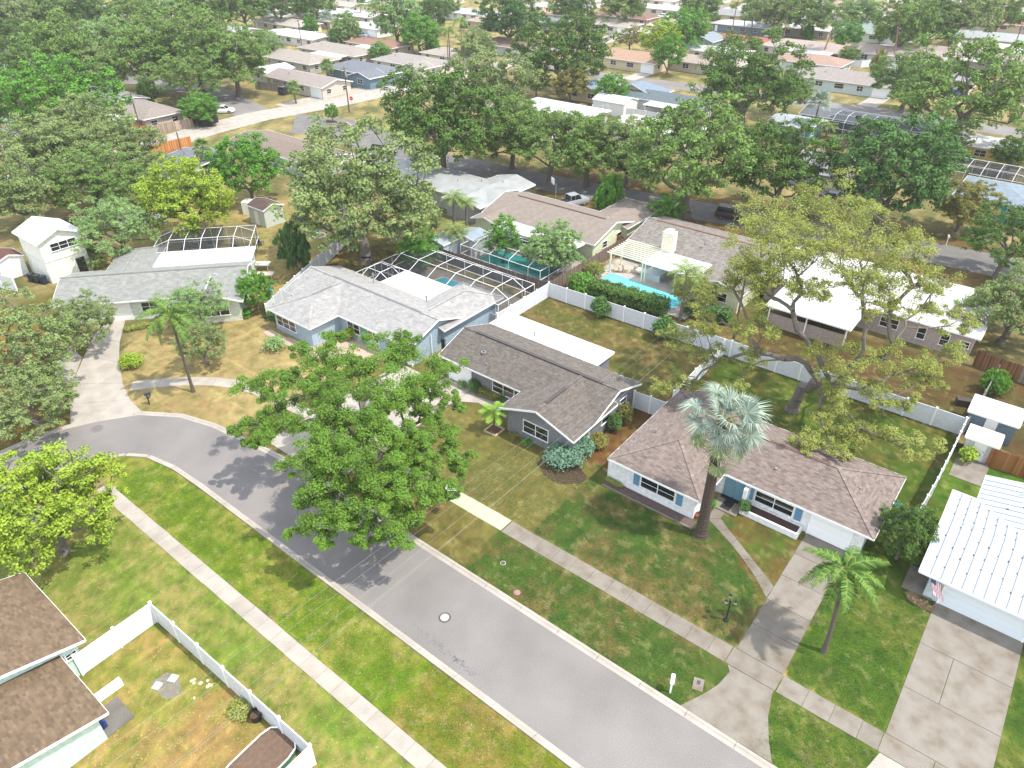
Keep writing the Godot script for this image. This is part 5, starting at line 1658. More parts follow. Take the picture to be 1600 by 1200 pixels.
		for i in 6:
			tp.append(Vector3(0, 0, 0).lerp(top, i / 5.0) + Vector3(sin(i * 1.3) * 0.15, 0, 0))
			tr_.append(lerpf(0.24, 0.08, i / 5.0))
		m.tube(tp, tr_, 8)
		var lf := Mb.new()
		for i in 16:
			var t := rr(0.62, 1.05)
			var c := top * t + Vector3(rr(-1, 1) * 2.2, rr(-0.5, 0.5), rr(-1, 1) * 2.2)
			m.tube(PackedVector3Array([top * minf(t, 1.0), c]), PackedFloat32Array([0.06, 0.02]), 4)
			leaf_puff(lf, c, Vector3(1.2, 0.6, 1.2), 240, 0.24, rr(0.85, 1.15))
		part("trunk", m.done(), M.plain, o)
		part("crown", lf.done(), leafy("oak"), o)
	var spots := 0
	var guard := 0
	var homes := []
	for c in get_children():
		if c.has_meta("category") and c.get_meta("category") == "house":
			homes.append(V(c.position.x, c.position.z))
	while spots < 60 and guard < 4000:
		guard += 1
		var p := V(rr(-330, 10), rr(-380, -112))
		if p.x > -55.0 - (p.y + 112) * -0.35 + 40.0 or p.x < -150 and p.y > -130:
			continue
		var ok := true
		for q in homes:
			if absf(q.x - p.x) < 12.0 and absf(q.y - p.y) < 7.0:
				ok = false
		for z in [-178.0, -250.0, -325.0]:
			if absf(p.y - z) < 6.0:
				ok = false
		if absf(p.x + 138) < 8.0 or (p.x > -140 and p.y > -113):
			ok = false
		if ok:
			spots += 1
			var r := rr(1.4, 3.2)
			tree(["oak_full", "green_round", "olive_full", "pale_open", "dark_full", "green_bush"][guard % 6], "small hazy tree standing in a yard between the far houses", p.x, p.y, r, maxf(r * 0.9, 1.2), "tree", "small trees in the far yards")
	build_palms()

func build_palms() -> void:
	# the silver palm before the white house
	var sv: Array = ["8d9c8e", "7a8b7d", "9dab9b", "a9b5a2", "708272"].map(lin)
	var old: Array = ["8f9a68", "7f8d5c", "a0a67c", "748462"].map(lin)
	var f := [fan_frond(1.5, 1.35, sv, 30, 0.3), fan_frond(1.9, 1.25, sv, 30, 0.42), fan_frond(1.7, 1.42, sv, 32, 0.36), fan_frond(1.25, 1.3, sv, 30, 0.22)]
	var fo := [fan_frond(1.7, 1.2, old, 26, 0.6), fan_frond(1.5, 1.15, old, 26, 0.75)]
	var o := thing("palm_tree", "tall silver-leaved fan palm with thick grey trunk in the white house's lawn", "palm tree", Vector3(-12.7, 0, -38.4))
	part("trunk", palm_trunk(10.2, 0.42, 0.34, Vector3(-0.1, 0, -0.1), "8a817a", 36), M.bark, o)
	var boots := Mb.new()
	for i in 40:
		boots.col = lin(["8a6a4c", "7a604c", "a08468"][i % 3])
		var a := i * 2.4
		var y := 8.6 + i * 0.042
		boots.bar(Vector3(cos(a) * 0.3, y, sin(a) * 0.3), Vector3(cos(a) * 0.62, y + 0.38, sin(a) * 0.62), 0.12, 0.05)
	part("leaf_stubs", boots.done(), M.plain, o)
	for i in 34:
		var t := i / 33.0
		var fr: Mesh = f[(i * 7) % 4] if i < 25 or i % 3 == 0 else fo[i % 2]
		var s := rr(0.88, 1.12) * (0.72 if i < 3 else 1.0)
		var b := frond_turn(i * 2.39996 + rr(-0.25, 0.25), lerpf(1.35, -0.95, pow(t, 0.8)) + rr(-0.16, 0.16)) * Basis(Vector3.BACK, rr(-0.7, 0.7))
		part("frond", fr, M.leaf, o, Transform3D(b.scaled(Vector3.ONE * s), Vector3(-0.1, 10.1 + 0.3 * (1 - t), -0.1)))
	part("frond", fo[1], M.leaf, o, Transform3D(frond_turn(0.35, -1.25), Vector3(0.3, 8.7, 0.3)))
	part("flower_stalk", cached("stalk", func(m: Mb) -> void:
		m.col = lin("9a8452")
		m.tube(PackedVector3Array([Vector3.ZERO, Vector3(0.1, 0.9, 0.5), Vector3(0.1, 0.7, 1.3)]), PackedFloat32Array([0.06, 0.04, 0.02]), 5)), M.plain, o, Transform3D(Basis(Vector3.UP, 1.0), Vector3(-0.1, 10.1, -0.1)))
	# feather palms
	var gr: Array = ["4c6e2a", "5a7c34", "3f6024", "70883e"].map(lin)
	var q := [feather_frond(2.7, 0.95, 0.68, gr, 42, 2.0), feather_frond(2.5, 1.1, 0.72, gr, 40, 2.4), feather_frond(2.9, 0.85, 0.62, gr, 44, 1.8)]
	var dead := feather_frond(1.9, 0.9, 0.5, ["8a5a38", "7a4e30", "9a6a44"].map(lin), 24, 1.6)
	queen("feather palm with slim leaning trunk on the lawn between the two right driveways", Vector3(-2.2, 0, -34.0), 6.4, Vector3(-0.55, 0, -0.6), q, dead, 17, 0.95)
	queen("feather palm with smooth grey trunk by the mailbox at the street bend", Vector3(-58.8, 0, -25.5), 8.3, Vector3(0.1, 0, 0.1), q, dead, 14, 1.1)
	queen("young feather palm in a square stone bed before the grey house", Vector3(-32.6, 0, -38.6), 1.9, Vector3(0.05, 0, 0), [feather_frond(1.9, 0.5, 0.5, ["7fa83c", "93b84c", "6c9634"].map(lin), 26, 0.6)], null, 12, 0.85)
	palm("feather", "scruffy feather palm beside the bright pool's far end", -29.22, -66.83, 5.6, 0.95)
	palm("feather", "left one of two slim palms beside the light grey house", -62.38, -66.52, 6.6, 0.8, "slim palms by the light grey house")
	palm("feather", "right one of two slim palms beside the light grey house", -61.88, -68.29, 5.6, 0.75, "slim palms by the light grey house")
	palm("feather", "clump of bushy palms in front of the small grey sheds", -60.96, -64.95, 2.9, 1.0)
	palm("fan", "bushy golden palm at the door of the tall outbuilding", -94.62, -31.97, 1.6, 1.1)
	palm("fan", "second bushy palm beside the tall outbuilding's corner", -93.61, -33.26, 1.2, 1.0)
	palm("silver", "far silver fan palm in front of the teal-walled house", -43.19, -147.97, 6.6, 1.0)
	palm("fan", "leaning shaggy fan palm beside the dark screened lanai", -114.05, -62.33, 4.8, 1.1)
	palm("feather", "taller one of the queen palms in the far middle", -145.5, -156.18, 9.0, 1.35, "queen palms far away")
	palm("feather", "shorter queen palm right of the taller one", -152.99, -169.6, 9.5, 1.2, "queen palms far away")
	palm("fan", "fan palm before the long taupe house by the cross road", -157.84, -124.25, 3.6, 1.2)
	palm("fan", "short stout palm on the tan corner lawn left of the stop sign", -144.84, -104.01, 3.4, 1.1)
	palm("feather", "slim palm left of the pinkish tan-roofed house", -87.91, -195.15, 5.5, 0.9)
	palm("silver", "far silver palm beside the white motorhome's house", -212.42, -169.64, 5.6, 1.1)
	palm("feather", "palm between the brown and white roofs at the top", -230.82, -200.51, 5.0, 1.1)
	palm("feather", "palm pair tree at the grey-blue house at the top right", -105.93, -259.18, 5.5, 1.0)
	palm("feather", "second slim palm at the grey-blue house at the top right", -103.34, -259.5, 5.0, 0.9)
	palm("feather", "palm beside the white pool cage below the red roof", -88.35, -214.53, 5.0, 1.0)
	palm("fan", "stout palm before the white ranch house", -87.85, -241.75, 4.5, 1.1)
	palm("feather", "small palm in front of the yellow brick house", -34.87, -288.15, 3.0, 0.8)
	palm("fan", "palm by the green-roofed house's driveway", -75.8, -277.93, 5.0, 1.1)
	palm("feather", "low palm at the foot of the far silver palm", -41.36, -150.57, 2.0, 0.9)

func queen(label: String, at: Vector3, h: float, lean: Vector3, fr: Array, dead: Mesh, n: int, s: float) -> void:
	var o := thing("palm_tree", label, "palm tree", at)
	part("trunk", palm_trunk(h, 0.15 if h > 3 else 0.07, 0.11 if h > 3 else 0.05, lean, "aba6a1", int(h * 4)), M.bark, o)
	var top := Vector3(0, h, 0) + lean
	if h > 3:
		part("crownshaft", cached("shaft", func(m: Mb) -> void:
			m.col = lin("8a8458")
			m.tube(PackedVector3Array([Vector3(0, -0.9, 0), Vector3(0, -0.4, 0), Vector3(0, 0.15, 0)]), PackedFloat32Array([0.13, 0.17, 0.06]), 8)), M.plain, o, Transform3D(Basis(), top))
	for i in n:
		var t := i / float(n - 1)
		part("frond", fr[i % fr.size()], M.leaf, o, Transform3D(frond_turn(i * 2.39996 + rr(-0.2, 0.2), lerpf(0.95, -0.35, t)).scaled(Vector3.ONE * s * rr(0.88, 1.05)), top))
	if dead:
		for i in 3:
			part("dead_frond", dead, M.leaf, o, Transform3D(frond_turn(2.2 + i * 0.5, -0.75), top - Vector3(0, 0.15, 0)))


# ---------------------------------------------------------------- shrubs and hedges
func shrub(label: String, x: float, z: float, r: float, h: float, pal: String, called := "bush", group := "", size := 0.16, n := 10, per := 190) -> Node3D:
	var m := Mb.new()
	for i in n:
		var a := i * 2.4
		var u := sqrt((i + 0.5) / n)
		leaf_puff(m, Vector3(cos(a) * r * u * 0.7, h * (0.72 - 0.35 * u) + rr(-0.05, 0.08) * h, sin(a) * r * u * 0.7), Vector3(r * 0.48, h * 0.42, r * 0.48), per, size, rr(0.85, 1.15))
	var w := Mb.new()
	w.col = Color(0.6, 0.55, 0.5)
	for i in 5:
		w.tube(PackedVector3Array([Vector3(0, 0, 0), Vector3(rr(-1, 1) * r * 0.5, h * 0.6, rr(-1, 1) * r * 0.5)]), PackedFloat32Array([0.04, 0.015]), 4)
	var o := thing(called, label, called, Vector3(x, 0, z), 0.0, group)
	part("stems", w.done(), M.bark, o)
	part("foliage", m.done(), leafy(pal), o)
	return o

func hedge(label: String, a: Vector2, b: Vector2, w: float, h: float, pal: String, size := 0.15) -> void:
	var mid := (a + b) * 0.5
	var o := thing("hedge", label, "hedge", v3(mid), -(b - a).angle())
	var l := a.distance_to(b)
	var m := Mb.new()
	var n := int(l / 0.55) + 1
	for i in n:
		for j in [-0.25, 0.25]:
			for y in [0.35, 0.78]:
				leaf_puff(m, Vector3(-l * 0.5 + l * (i + 0.5) / n + rr(-0.1, 0.1), h * y * rr(0.92, 1.06), w * j), Vector3(0.42, h * 0.28, w * 0.32), 150, size, rr(0.85, 1.15))
	var s := Mb.new()
	s.col = Color(0.5, 0.45, 0.4)
	for i in n:
		s.tube(PackedVector3Array([Vector3(-l * 0.5 + l * (i + 0.5) / n, 0, 0), Vector3(-l * 0.5 + l * (i + 0.5) / n + rr(-0.2, 0.2), h * 0.8, rr(-0.2, 0.2))]), PackedFloat32Array([0.04, 0.02]), 4)
	part("stems", s.done(), M.bark, o)
	part("foliage", m.done(), leafy(pal), o)

func build_plants() -> void:
	shrub("blue-grey rounded shrub at the grey house's front corner", -25.29, -38.93, 1.75, 1.7, "grey", "shrub", "", 0.16, 16, 260)
	shrub("second lobe of blue-grey shrub nearer the grey house's side wall", -24.77, -40.82, 1.0, 1.7, "grey", "shrub", "", 0.16, 9, 240)
	shrub("loose reddish green shrub beside the grey house's side wall", -24.58, -42.51, 1.2, 1.1, "rust", "shrub")
	shrub("clipped dark green column shrub in the middle of the side strip", -24.42, -45.16, 0.75, 1.9, "deep", "shrub", "", 0.12, 9, 330)
	shrub("clipped column shrub with reddish top by the gate fence", -24.3, -46.69, 0.8, 2.2, "rust", "shrub", "", 0.12, 9, 330)
	shrub("clipped box shrub at the left of the grey house's window", -37.91, -42.06, 0.75, 1.5, "deep", "shrub", "", 0.12, 9, 300)
	shrub("clipped dark box shrub at the right of the grey house's window", -34.66, -42.77, 0.7, 1.4, "deep", "shrub", "", 0.12, 9, 300)
	hedge("low dark hedge under the grey house's recessed window", V(-37.16, -42.12), V(-34.86, -42.35), 0.9, 0.9, "rust")
	shrub("small pale plant by the grey house's garage", -39.32, -41.91, 0.5, 0.8, "pale", "plant", "", 0.14, 6, 60)
	shrub("low plants at the foot of the grey house's front window", -30.7, -38.91, 0.5, 0.5, "rust", "plant", "", 0.12, 6, 70)
	shrub("low reddish plants under the grey house's front wall", -29.23, -38.83, 0.55, 0.5, "green", "plant", "", 0.12, 6, 70)
	shrub("clipped round shrub on the white house's porch", -11.23, -42.48, 0.5, 1.4, "deep", "shrub", "", 0.1, 9, 260)
	shrub("small green plant at the white house's porch corner", -13.37, -41.76, 0.45, 0.5, "green", "plant", "", 0.12, 5, 70)
	hedge("yellow-green flower edging in the white house's left flower bed", V(-21.26, -39.18), V(-20.05, -39.07), 0.35, 0.4, "yellow", 0.1)
	shrub("tall dark bush at the white back fence's corner", -36.66, -62.06, 1.15, 2.4, "deep", "bush", "", 0.2, 14, 260)
	shrub("tall dark bush before the white fence near the pool's end", -28.68, -61.9, 1.3, 2.7, "deep", "bush", "", 0.2, 14, 260)
	hedge("long dark clipped hedge between the bright pool and the white fence", V(-43.0, -65.4), V(-30.8, -66.6), 2.2, 2.2, "dark", 0.22)
	shrub("sprawling shrub at the left end of the pool hedge", -41.22, -65.68, 1.8, 2.6, "green", "bush", "", 0.24, 12, 200)
	hedge("dark hedge right of the bright pool by the pergola house's window", V(-29.5, -68.5), V(-24.5, -69.5), 1.6, 1.6, "deep", 0.22)
	hedge("clipped bright hedge along the bungalow's front corner", V(-65.67, -39.45), V(-59.65, -38.74), 1.3, 1.0, "green")
	hedge("clipped hedge beside the bungalow's left wall", V(-66.6, -39.87), V(-64.27, -38.68), 1.2, 1.1, "deep")
	hedge("clipped dark hedge under the pale green house's right window", V(-70.9, -34.17), V(-67.15, -37.71), 1.3, 0.95, "green")
	shrub("ball-shaped bright green shrub by the wide white driveway", -67.68, -24.23, 1.25, 1.35, "lime", "bush", "", 0.15, 14, 260)
	hedge("yellowish grass clump edging beside the wide white driveway", V(-74.95, -27.31), V(-74.06, -29.45), 0.8, 0.45, "yellow", 0.12)
	shrub("yellow-green shrub by the bin in the fenced straw yard", -27.21, -9.08, 0.85, 0.7, "yellow", "bush", "", 0.12, 9, 90)
	shrub("small palm-like bush in the bungalow's patio edge", -54.57, -41.38, 0.9, 1.5, "lime", "bush", "", 0.22, 8, 90)
	shrub("leafy bush at the patio's left edge before the bungalow", -57.44, -39.1, 1.1, 2.2, "green", "bush", "", 0.2, 10, 140)
	shrub("bush with pale leaves in the bungalow's tan lawn", -59.27, -35.15, 1.4, 1.6, "pale", "bush", "", 0.2, 9, 90)
	shrub("leafy young plant against the small white-roofed shed", 0.82, -59.61, 0.8, 1.6, "lime", "bush", "", 0.26, 8, 50)
	shrub("bright tropical bush beside the two-storey outbuilding's wall", -94.18, -31.12, 1.2, 1.6, "rust", "bush", "", 0.3, 8, 70)
	shrub("low green shrubs before the yellow house at the right", -17.23, -151.27, 1.8, 1.2, "green", "bush", "", 0.25, 9, 90)
	shrub("shrub on the tan corner lawn right of the thin tree", -142.41, -127.02, 1.4, 1.2, "green", "bush", "", 0.25, 8, 90)
	shrub("bushes before the long taupe house's windows", -157.26, -119.9, 2.4, 2.2, "dark", "bush", "", 0.3, 10, 100)
	# grass tufts over the near lawns
	var blade := Mb.new()
	for i in 7:
		var a := i * 2.4
		var d := Vector3(cos(a), 0, sin(a))
		var s := Vector3(-d.z, 0, d.x) * 0.012
		blade.tri(d * 0.02 - s, d * 0.02 + s, d * rr(0.05, 0.11) + Vector3(0, rr(0.04, 0.085), 0))
	var spots := []
	for z in [[-20.5, 12, -18.1, -14.2, 16000], [-52, -20.5, -18.0, -14.2, 9000], [-52, 8, -12.9, 2, 20000], [-24.5, -7, -38.5, -31, 12000], [-24, -7.2, -29.3, -25.3, 8000], [-3.4, 2.2, -42, -31, 7000], [-31, -24.5, -38, -31, 5000], [7.6, 12, -42, -26, 3000], [-3.2, 2.2, -29.3, -25.3, 3000]]:
		for i in z[4]:
			spots.append(Vector2(rr(z[0], z[1]), rr(z[2], z[3])))
	var mm := MultiMesh.new()
	mm.transform_format = MultiMesh.TRANSFORM_3D
	mm.use_colors = true
	mm.mesh = blade.done()
	mm.instance_count = spots.size()
	for i in spots.size():
		var p: Vector2 = spots[i]
		mm.set_instance_transform(i, Transform3D(Basis(Vector3.UP, rr(0, TAU)).scaled(Vector3.ONE * rr(0.5, 1.05)), v3(p)))
		var c := ground_color(p.x, p.y)
		var g := rr(0.42, 0.82)
		mm.set_instance_color(i, Color(c.r * g * 0.9, c.g * g * 1.02, c.b * g * 0.8))
	var gi := MultiMeshInstance3D.new()
	gi.name = "grass"
	gi.multimesh = mm
	mat("blades", "ffffff", 0.8)
	M.blades.backlight_enabled = true
	M.blades.backlight = Color(0.4, 0.4, 0.4)
	gi.material_override = M.blades
	add_child(gi)
	tag(gi, "short patchy grass growing over the lawns and verges by the street", "grass")
	gi.set_meta("kind", "stuff")

# ---------------------------------------------------------------- vehicles
func hull(m: Mb, s: Array) -> void:   # sections along x: [x, half width, low, high]
	for i in s.size() - 1:
		var a: Array = s[i]
		var b: Array = s[i + 1]
		var A := [Vector3(a[0], a[2], -a[1]), Vector3(a[0], (a[2] + a[3]) * 0.5, -a[1] * 1.03), Vector3(a[0], a[3], -a[1] * 0.93), Vector3(a[0], a[3], a[1] * 0.93), Vector3(a[0], (a[2] + a[3]) * 0.5, a[1] * 1.03), Vector3(a[0], a[2], a[1])]
		var B := [Vector3(b[0], b[2], -b[1]), Vector3(b[0], (b[2] + b[3]) * 0.5, -b[1] * 1.03), Vector3(b[0], b[3], -b[1] * 0.93), Vector3(b[0], b[3], b[1] * 0.93), Vector3(b[0], (b[2] + b[3]) * 0.5, b[1] * 1.03), Vector3(b[0], b[2], b[1])]
		for k in 6:
			var l := (k + 1) % 6
			m.quad(A[k], B[k], B[l], A[l])
		for e in [[A, i == 0], [B, i == s.size() - 2]]:
			if e[1]:
				m.quad(e[0][0], e[0][1], e[0][4], e[0][5])
				m.quad(e[0][1], e[0][2], e[0][3], e[0][4])

func car(kind: String, label: String, x: float, z: float, deg: float, col: String, category := "car", called := "parked_car") -> void:
	var o := thing(called, label, category, Vector3(x, 0, z), deg_to_rad(deg), "parked cars")
	var spec: Array = {
		"sedan": [[[-2.3, 0.7, 0.35, 0.8], [-2.15, 0.85, 0.25, 0.95], [-1.3, 0.9, 0.22, 1.0], [0.9, 0.9, 0.22, 0.98], [1.9, 0.86, 0.25, 0.86], [2.3, 0.7, 0.32, 0.65]], [-1.55, -1.0, 0.35, 1.05, 0.96, 1.45]],
		"suv": [[[-2.35, 0.8, 0.4, 1.0], [-2.25, 0.92, 0.3, 1.1], [-1.2, 0.95, 0.3, 1.14], [1.0, 0.95, 0.3, 1.12], [2.1, 0.9, 0.32, 1.0], [2.35, 0.75, 0.4, 0.75]], [-2.2, -2.0, 0.55, 1.1, 1.1, 1.78]],
		"pickup": [[[-2.8, 0.9, 0.5, 1.05], [-2.6, 0.95, 0.4, 1.1], [-0.6, 0.97, 0.4, 1.12], [1.3, 0.97, 0.4, 1.14], [2.6, 0.93, 0.42, 1.05], [2.8, 0.8, 0.5, 0.8]], [-0.75, -0.6, 0.85, 1.35, 1.1, 1.85]],
	}[kind]
	var b: Mesh = cached("car_body" + kind, func(m: Mb) -> void: hull(m, spec[0]))
	part("body", b, tint("paint", col), o)
	var c: Array = spec[1]
	var g: Mesh = cached("car_glass" + kind, func(m: Mb) -> void:
		hull(m, [[c[0], 0.78, c[4], c[4] + 0.02], [c[1], 0.76, c[4], c[5] - 0.02], [c[2], 0.76, c[4], c[5] - 0.02], [c[3], 0.78, c[4], c[4] + 0.02]]))
	part("windows", g, M.glass, o)
	part("roof", cached("car_roof" + kind, func(m: Mb) -> void:
		m.box(Vector3((c[1] + c[2]) * 0.5, c[5], 0), Vector3(c[2] - c[1] + 0.1, 0.05, 1.42))
		for s in [-1.0, 1.0]:
			m.bar(Vector3(c[1], c[5], 0.7 * s), Vector3(c[0], c[4], 0.78 * s), 0.07, 0.05)
			m.bar(Vector3(c[2], c[5], 0.7 * s), Vector3(c[3], c[4], 0.78 * s), 0.07, 0.05)
			m.bar(Vector3((c[1] + c[2]) * 0.5, c[5], 0.74 * s), Vector3((c[1] + c[2]) * 0.5, c[4], 0.8 * s), 0.08, 0.03)), tint("paint", col), o)
	if kind == "pickup":
		part("load_bed", cached("bed", func(m: Mb) -> void: m.box(Vector3(-1.7, 1.13, 0), Vector3(1.75, 0.03, 1.5))), M.dark, o)
	var wb := 1.4 if kind != "pickup" else 1.75
	for sx in [-1.0, 1.0]:
		for sz in [-1.0, 1.0]:
			var w := part("wheel", cached("tyre", func(m: Mb) -> void:
				m.tube(PackedVector3Array([Vector3(0, 0, -0.11), Vector3(0, 0, 0.11)]), PackedFloat32Array([0.34, 0.34]), 14)
				for s in [-0.11, 0.11]:
					for k in 14:
						m.tri(Vector3(0, 0, s), Vector3(cos(TAU * k / 14), sin(TAU * k / 14), s / 0.34) * 0.34, Vector3(cos(TAU * (k + 1) / 14), sin(TAU * (k + 1) / 14), s / 0.34) * 0.34)), M.dark, o, Transform3D(Basis(), Vector3(wb * sx, 0.34, 0.82 * sz)))
			part("rim", cached("rim", func(m: Mb) -> void:
				for k in 10:
					m.tri(Vector3.ZERO, Vector3(cos(TAU * k / 10), sin(TAU * k / 10), 0) * 0.21, Vector3(cos(TAU * (k + 1) / 10), sin(TAU * (k + 1) / 10), 0) * 0.21)), M.metal, w, Transform3D(Basis(), Vector3(0, 0, 0.118 * sz)))
	var e: Array = spec[0]
	for s in [-1.0, 1.0]:
		part("headlight", cached("lamp", func(m: Mb) -> void: m.box(Vector3.ZERO, Vector3(0.12, 0.14, 0.32))), tint("plain", "eef2f4"), o, Transform3D(Basis(), Vector3(e[5][0] - 0.06, 0.68, 0.58 * s)))
		part("tail_light", cached("lamp", func(m: Mb) -> void: m.box(Vector3.ZERO, Vector3(0.12, 0.14, 0.32))), tint("plain", "8e1a1a"), o, Transform3D(Basis(), Vector3(e[0][0] + 0.06, 0.8, 0.62 * s)))

func build_vehicles() -> void:
	car("suv", "black boxy off-road car left of the dense dark oak on the second street", -100.64, -89.59, 12, "17191c")
	car("suv", "dark car behind the light grey low roof, only its white back showing", -83.43, -86.17, 80, "e8e8ea")
	car("pickup", "silver and black pickup in the driveway behind the taupe roof", -58.84, -88.78, 70, "9ea3a6")
	car("sedan", "small white car by the cross road right of the black trailer", -150.48, -89.09, 40, "f0f0f0")
	car("pickup", "black pickup before the slate-blue house", -149.17, -133.09, -5, "15171a")
	car("sedan", "white sedan in the beige house's driveway", -147.53, -148.99, 0, "eef0f1")
	car("sedan", "second white sedan parked further right of the beige house", -148.65, -155.97, 0, "e4e6e8")
	car("suv", "dark car in the long taupe house's driveway beside the palm", -154.76, -109.25, 100, "2a2c33")
	car("sedan", "grey sedan beside the round shrub left of the terracotta roof", -203.88, -176.41, 20, "8d96a0")
	car("suv", "black car in front of the white house with garage near the top", -209.65, -191.38, 0, "1c1d20")
	car("suv", "dark car parked right of the white motorhome", -206.51, -162.88, 30, "24272b")
	car("suv", "black car at the brown-roofed blue-trimmed house", -148.57, -183.73, 0, "1d2024")
	car("pickup", "dark green-black pickup before the orange-tan house's garage", -109.35, -184.84, 5, "23282b")
	car("suv", "silver car left of the two at the beige house near the top", -143.92, -249.16, 0, "c9ced4")
	car("suv", "white car right of the silver one near the top", -140.98, -255.38, 0, "f1f2f3")
	car("sedan", "white car far away beyond the green tree at the top", -147.13, -280, 0, "f3f3f3")
	car("suv", "dark red car under the trees of the second street", -37.57, -98.93, 8, "3b2428")
	car("sedan", "blue-grey car far away by the small slate roof at the top", -205.54, -284.25, 0, "6d7d90")
	car("sedan", "white car at the very top beyond the bright white roof", -266.63, -235.84, 0, "f2f2f2")
	car("sedan", "dark car glimpsed before the very dark oak's street", -28.26, -115.49, 5, "1f2733")
	car("sedan", "blue car at the white ranch houses near the right", -29.16, -205.39, 10, "2f4f86")
	# motorhome
	var p := V(-208.59, -158.09)
	var o := thing("motorhome", "white motorhome parked before the long white flat-roofed house", "motorhome", v3(p), deg_to_rad(5))
	part("body", cached("rv", func(m: Mb) -> void: hull(m, [[-4.2, 1.15, 0.5, 3.1], [-4.0, 1.2, 0.45, 3.25], [3.0, 1.2, 0.45, 3.25], [3.6, 1.15, 0.45, 2.6], [4.4, 1.05, 0.5, 1.4]])), tint("paint", "f4f4f2"), o)
	for i in 4:
		part("window", cached("rvw", func(m: Mb) -> void: m.box(Vector3.ZERO, Vector3(1.1, 0.7, 0.04))), M.glass, o, Transform3D(Basis(), Vector3(-3 + i * 1.7, 2.2, 1.24)))
	for sx in [-2.6, 2.6]:
		for s in [-1.0, 1.0]:
			part("wheel", cache["tyre"], M.dark, o, Transform3D(Basis(), Vector3(sx, 0.36, s * 1.05)))
	# trailer
	var t := V(-144.26, -80.52)
	var u := thing("trailer", "black box trailer on the dry grass beside the plank fence", "trailer", v3(t), deg_to_rad(25))
	part("box_body", cached("trailer", func(m: Mb) -> void:
		m.box(Vector3(0, 1.2, -1.15), Vector3(5.2, 1.3, 0.08))
		m.box(Vector3(0, 1.2, 1.15), Vector3(5.2, 1.3, 0.08))
		m.box(Vector3(-2.6, 1.2, 0), Vector3(0.08, 1.3, 2.3))
		m.box(Vector3(2.6, 1.2, 0), Vector3(0.08, 1.3, 2.3))
		m.box(Vector3(0, 0.62, 0), Vector3(5.2, 0.1, 2.3))), tint("plain", "26221f"), u)
	for sx in [-0.5, 0.5]:
		for s in [-1.0, 1.0]:
			part("wheel", cache["tyre"], M.dark, u, Transform3D(Basis(), Vector3(sx, 0.36, s * 1.2)))

# ---------------------------------------------------------------- street furniture
func pole(label: String, x: float, z: float, h: float, arm := true, called := "utility_pole", lean := 0.0) -> void:
	var o := thing(called, label, called.replace("_", " "), Vector3(x, 0, z))
	part("mast", cached("mast%.1f%.2f" % [h, lean], func(m: Mb) -> void:
		m.tube(PackedVector3Array([Vector3(0, -0.2, 0), Vector3(lean, h, 0)]), PackedFloat32Array([0.16, 0.1]), 8)), M.wood, o)
	if arm:
		part("cross_arm", cached("arm", func(m: Mb) -> void: m.box(Vector3.ZERO, Vector3(0.12, 0.12, 2.2))), M.wood, o, Transform3D(Basis(), Vector3(lean, h - 0.4, 0)))
		part("transformer", cached("drum", func(m: Mb) -> void: m.can(Vector3(0.3, 0, 0), 0.22, 0.22, 0.8, 10)), M.metal, o, Transform3D(Basis(), Vector3(lean, h - 1.9, 0)))

func wire(label: String, a: Vector3, b: Vector3, sag: float, r := 0.004) -> void:
	var m := Mb.new()
	var p := PackedVector3Array()
	var q := PackedFloat32Array()
	for i in 25:
		var t := i / 24.0
		p.append((b - a) * t - Vector3(0, sag * 4.0 * t * (1.0 - t), 0))
		q.append(r)
	m.tube(p, q, 4)
	solo("power_line", m.done(), tint("plain", "97999a"), label, "power line", a, 0.0, "power lines over the near street")

func mailbox(label: String, x: float, z: float, deg: float, col: String) -> void:
	var o := thing("mailbox", label, "mailbox", Vector3(x, 0, z), deg_to_rad(deg))
	part("post", cached("mailpost", func(m: Mb) -> void:
		m.box(Vector3(0, 0.55, 0), Vector3(0.11, 1.1, 0.11))
		m.bar(Vector3(0, 0.6, 0), Vector3(0, 1.0, 0.3), 0.08, 0.08)), tint("plain", col), o)
	part("box", cached("mailbox", func(m: Mb) -> void:
		m.box(Vector3(0, 1.17, 0.08), Vector3(0.24, 0.16, 0.56))
		var pts := []
		for k in 7:
			pts.append(Vector2(cos(PI * k / 6) * 0.12, sin(PI * k / 6) * 0.11))
		for k in 6:
			m.quad(Vector3(pts[k].x, 1.25 + pts[k].y, -0.2), Vector3(pts[k + 1].x, 1.25 + pts[k + 1].y, -0.2), Vector3(pts[k + 1].x, 1.25 + pts[k + 1].y, 0.36), Vector3(pts[k].x, 1.25 + pts[k].y, 0.36))
			m.tri(Vector3(0, 1.25, 0.36), Vector3(pts[k].x, 1.25 + pts[k].y, 0.36), Vector3(pts[k + 1].x, 1.25 + pts[k + 1].y, 0.36))
			m.tri(Vector3(0, 1.25, -0.2), Vector3(pts[k].x, 1.25 + pts[k].y, -0.2), Vector3(pts[k + 1].x, 1.25 + pts[k + 1].y, -0.2))), tint("plain", col), o)
	part("flag", cached("mailflag", func(m: Mb) -> void: m.box(Vector3(0.13, 1.3, 0.1), Vector3(0.015, 0.06, 0.18))), tint("plain", "b33a2e"), o)

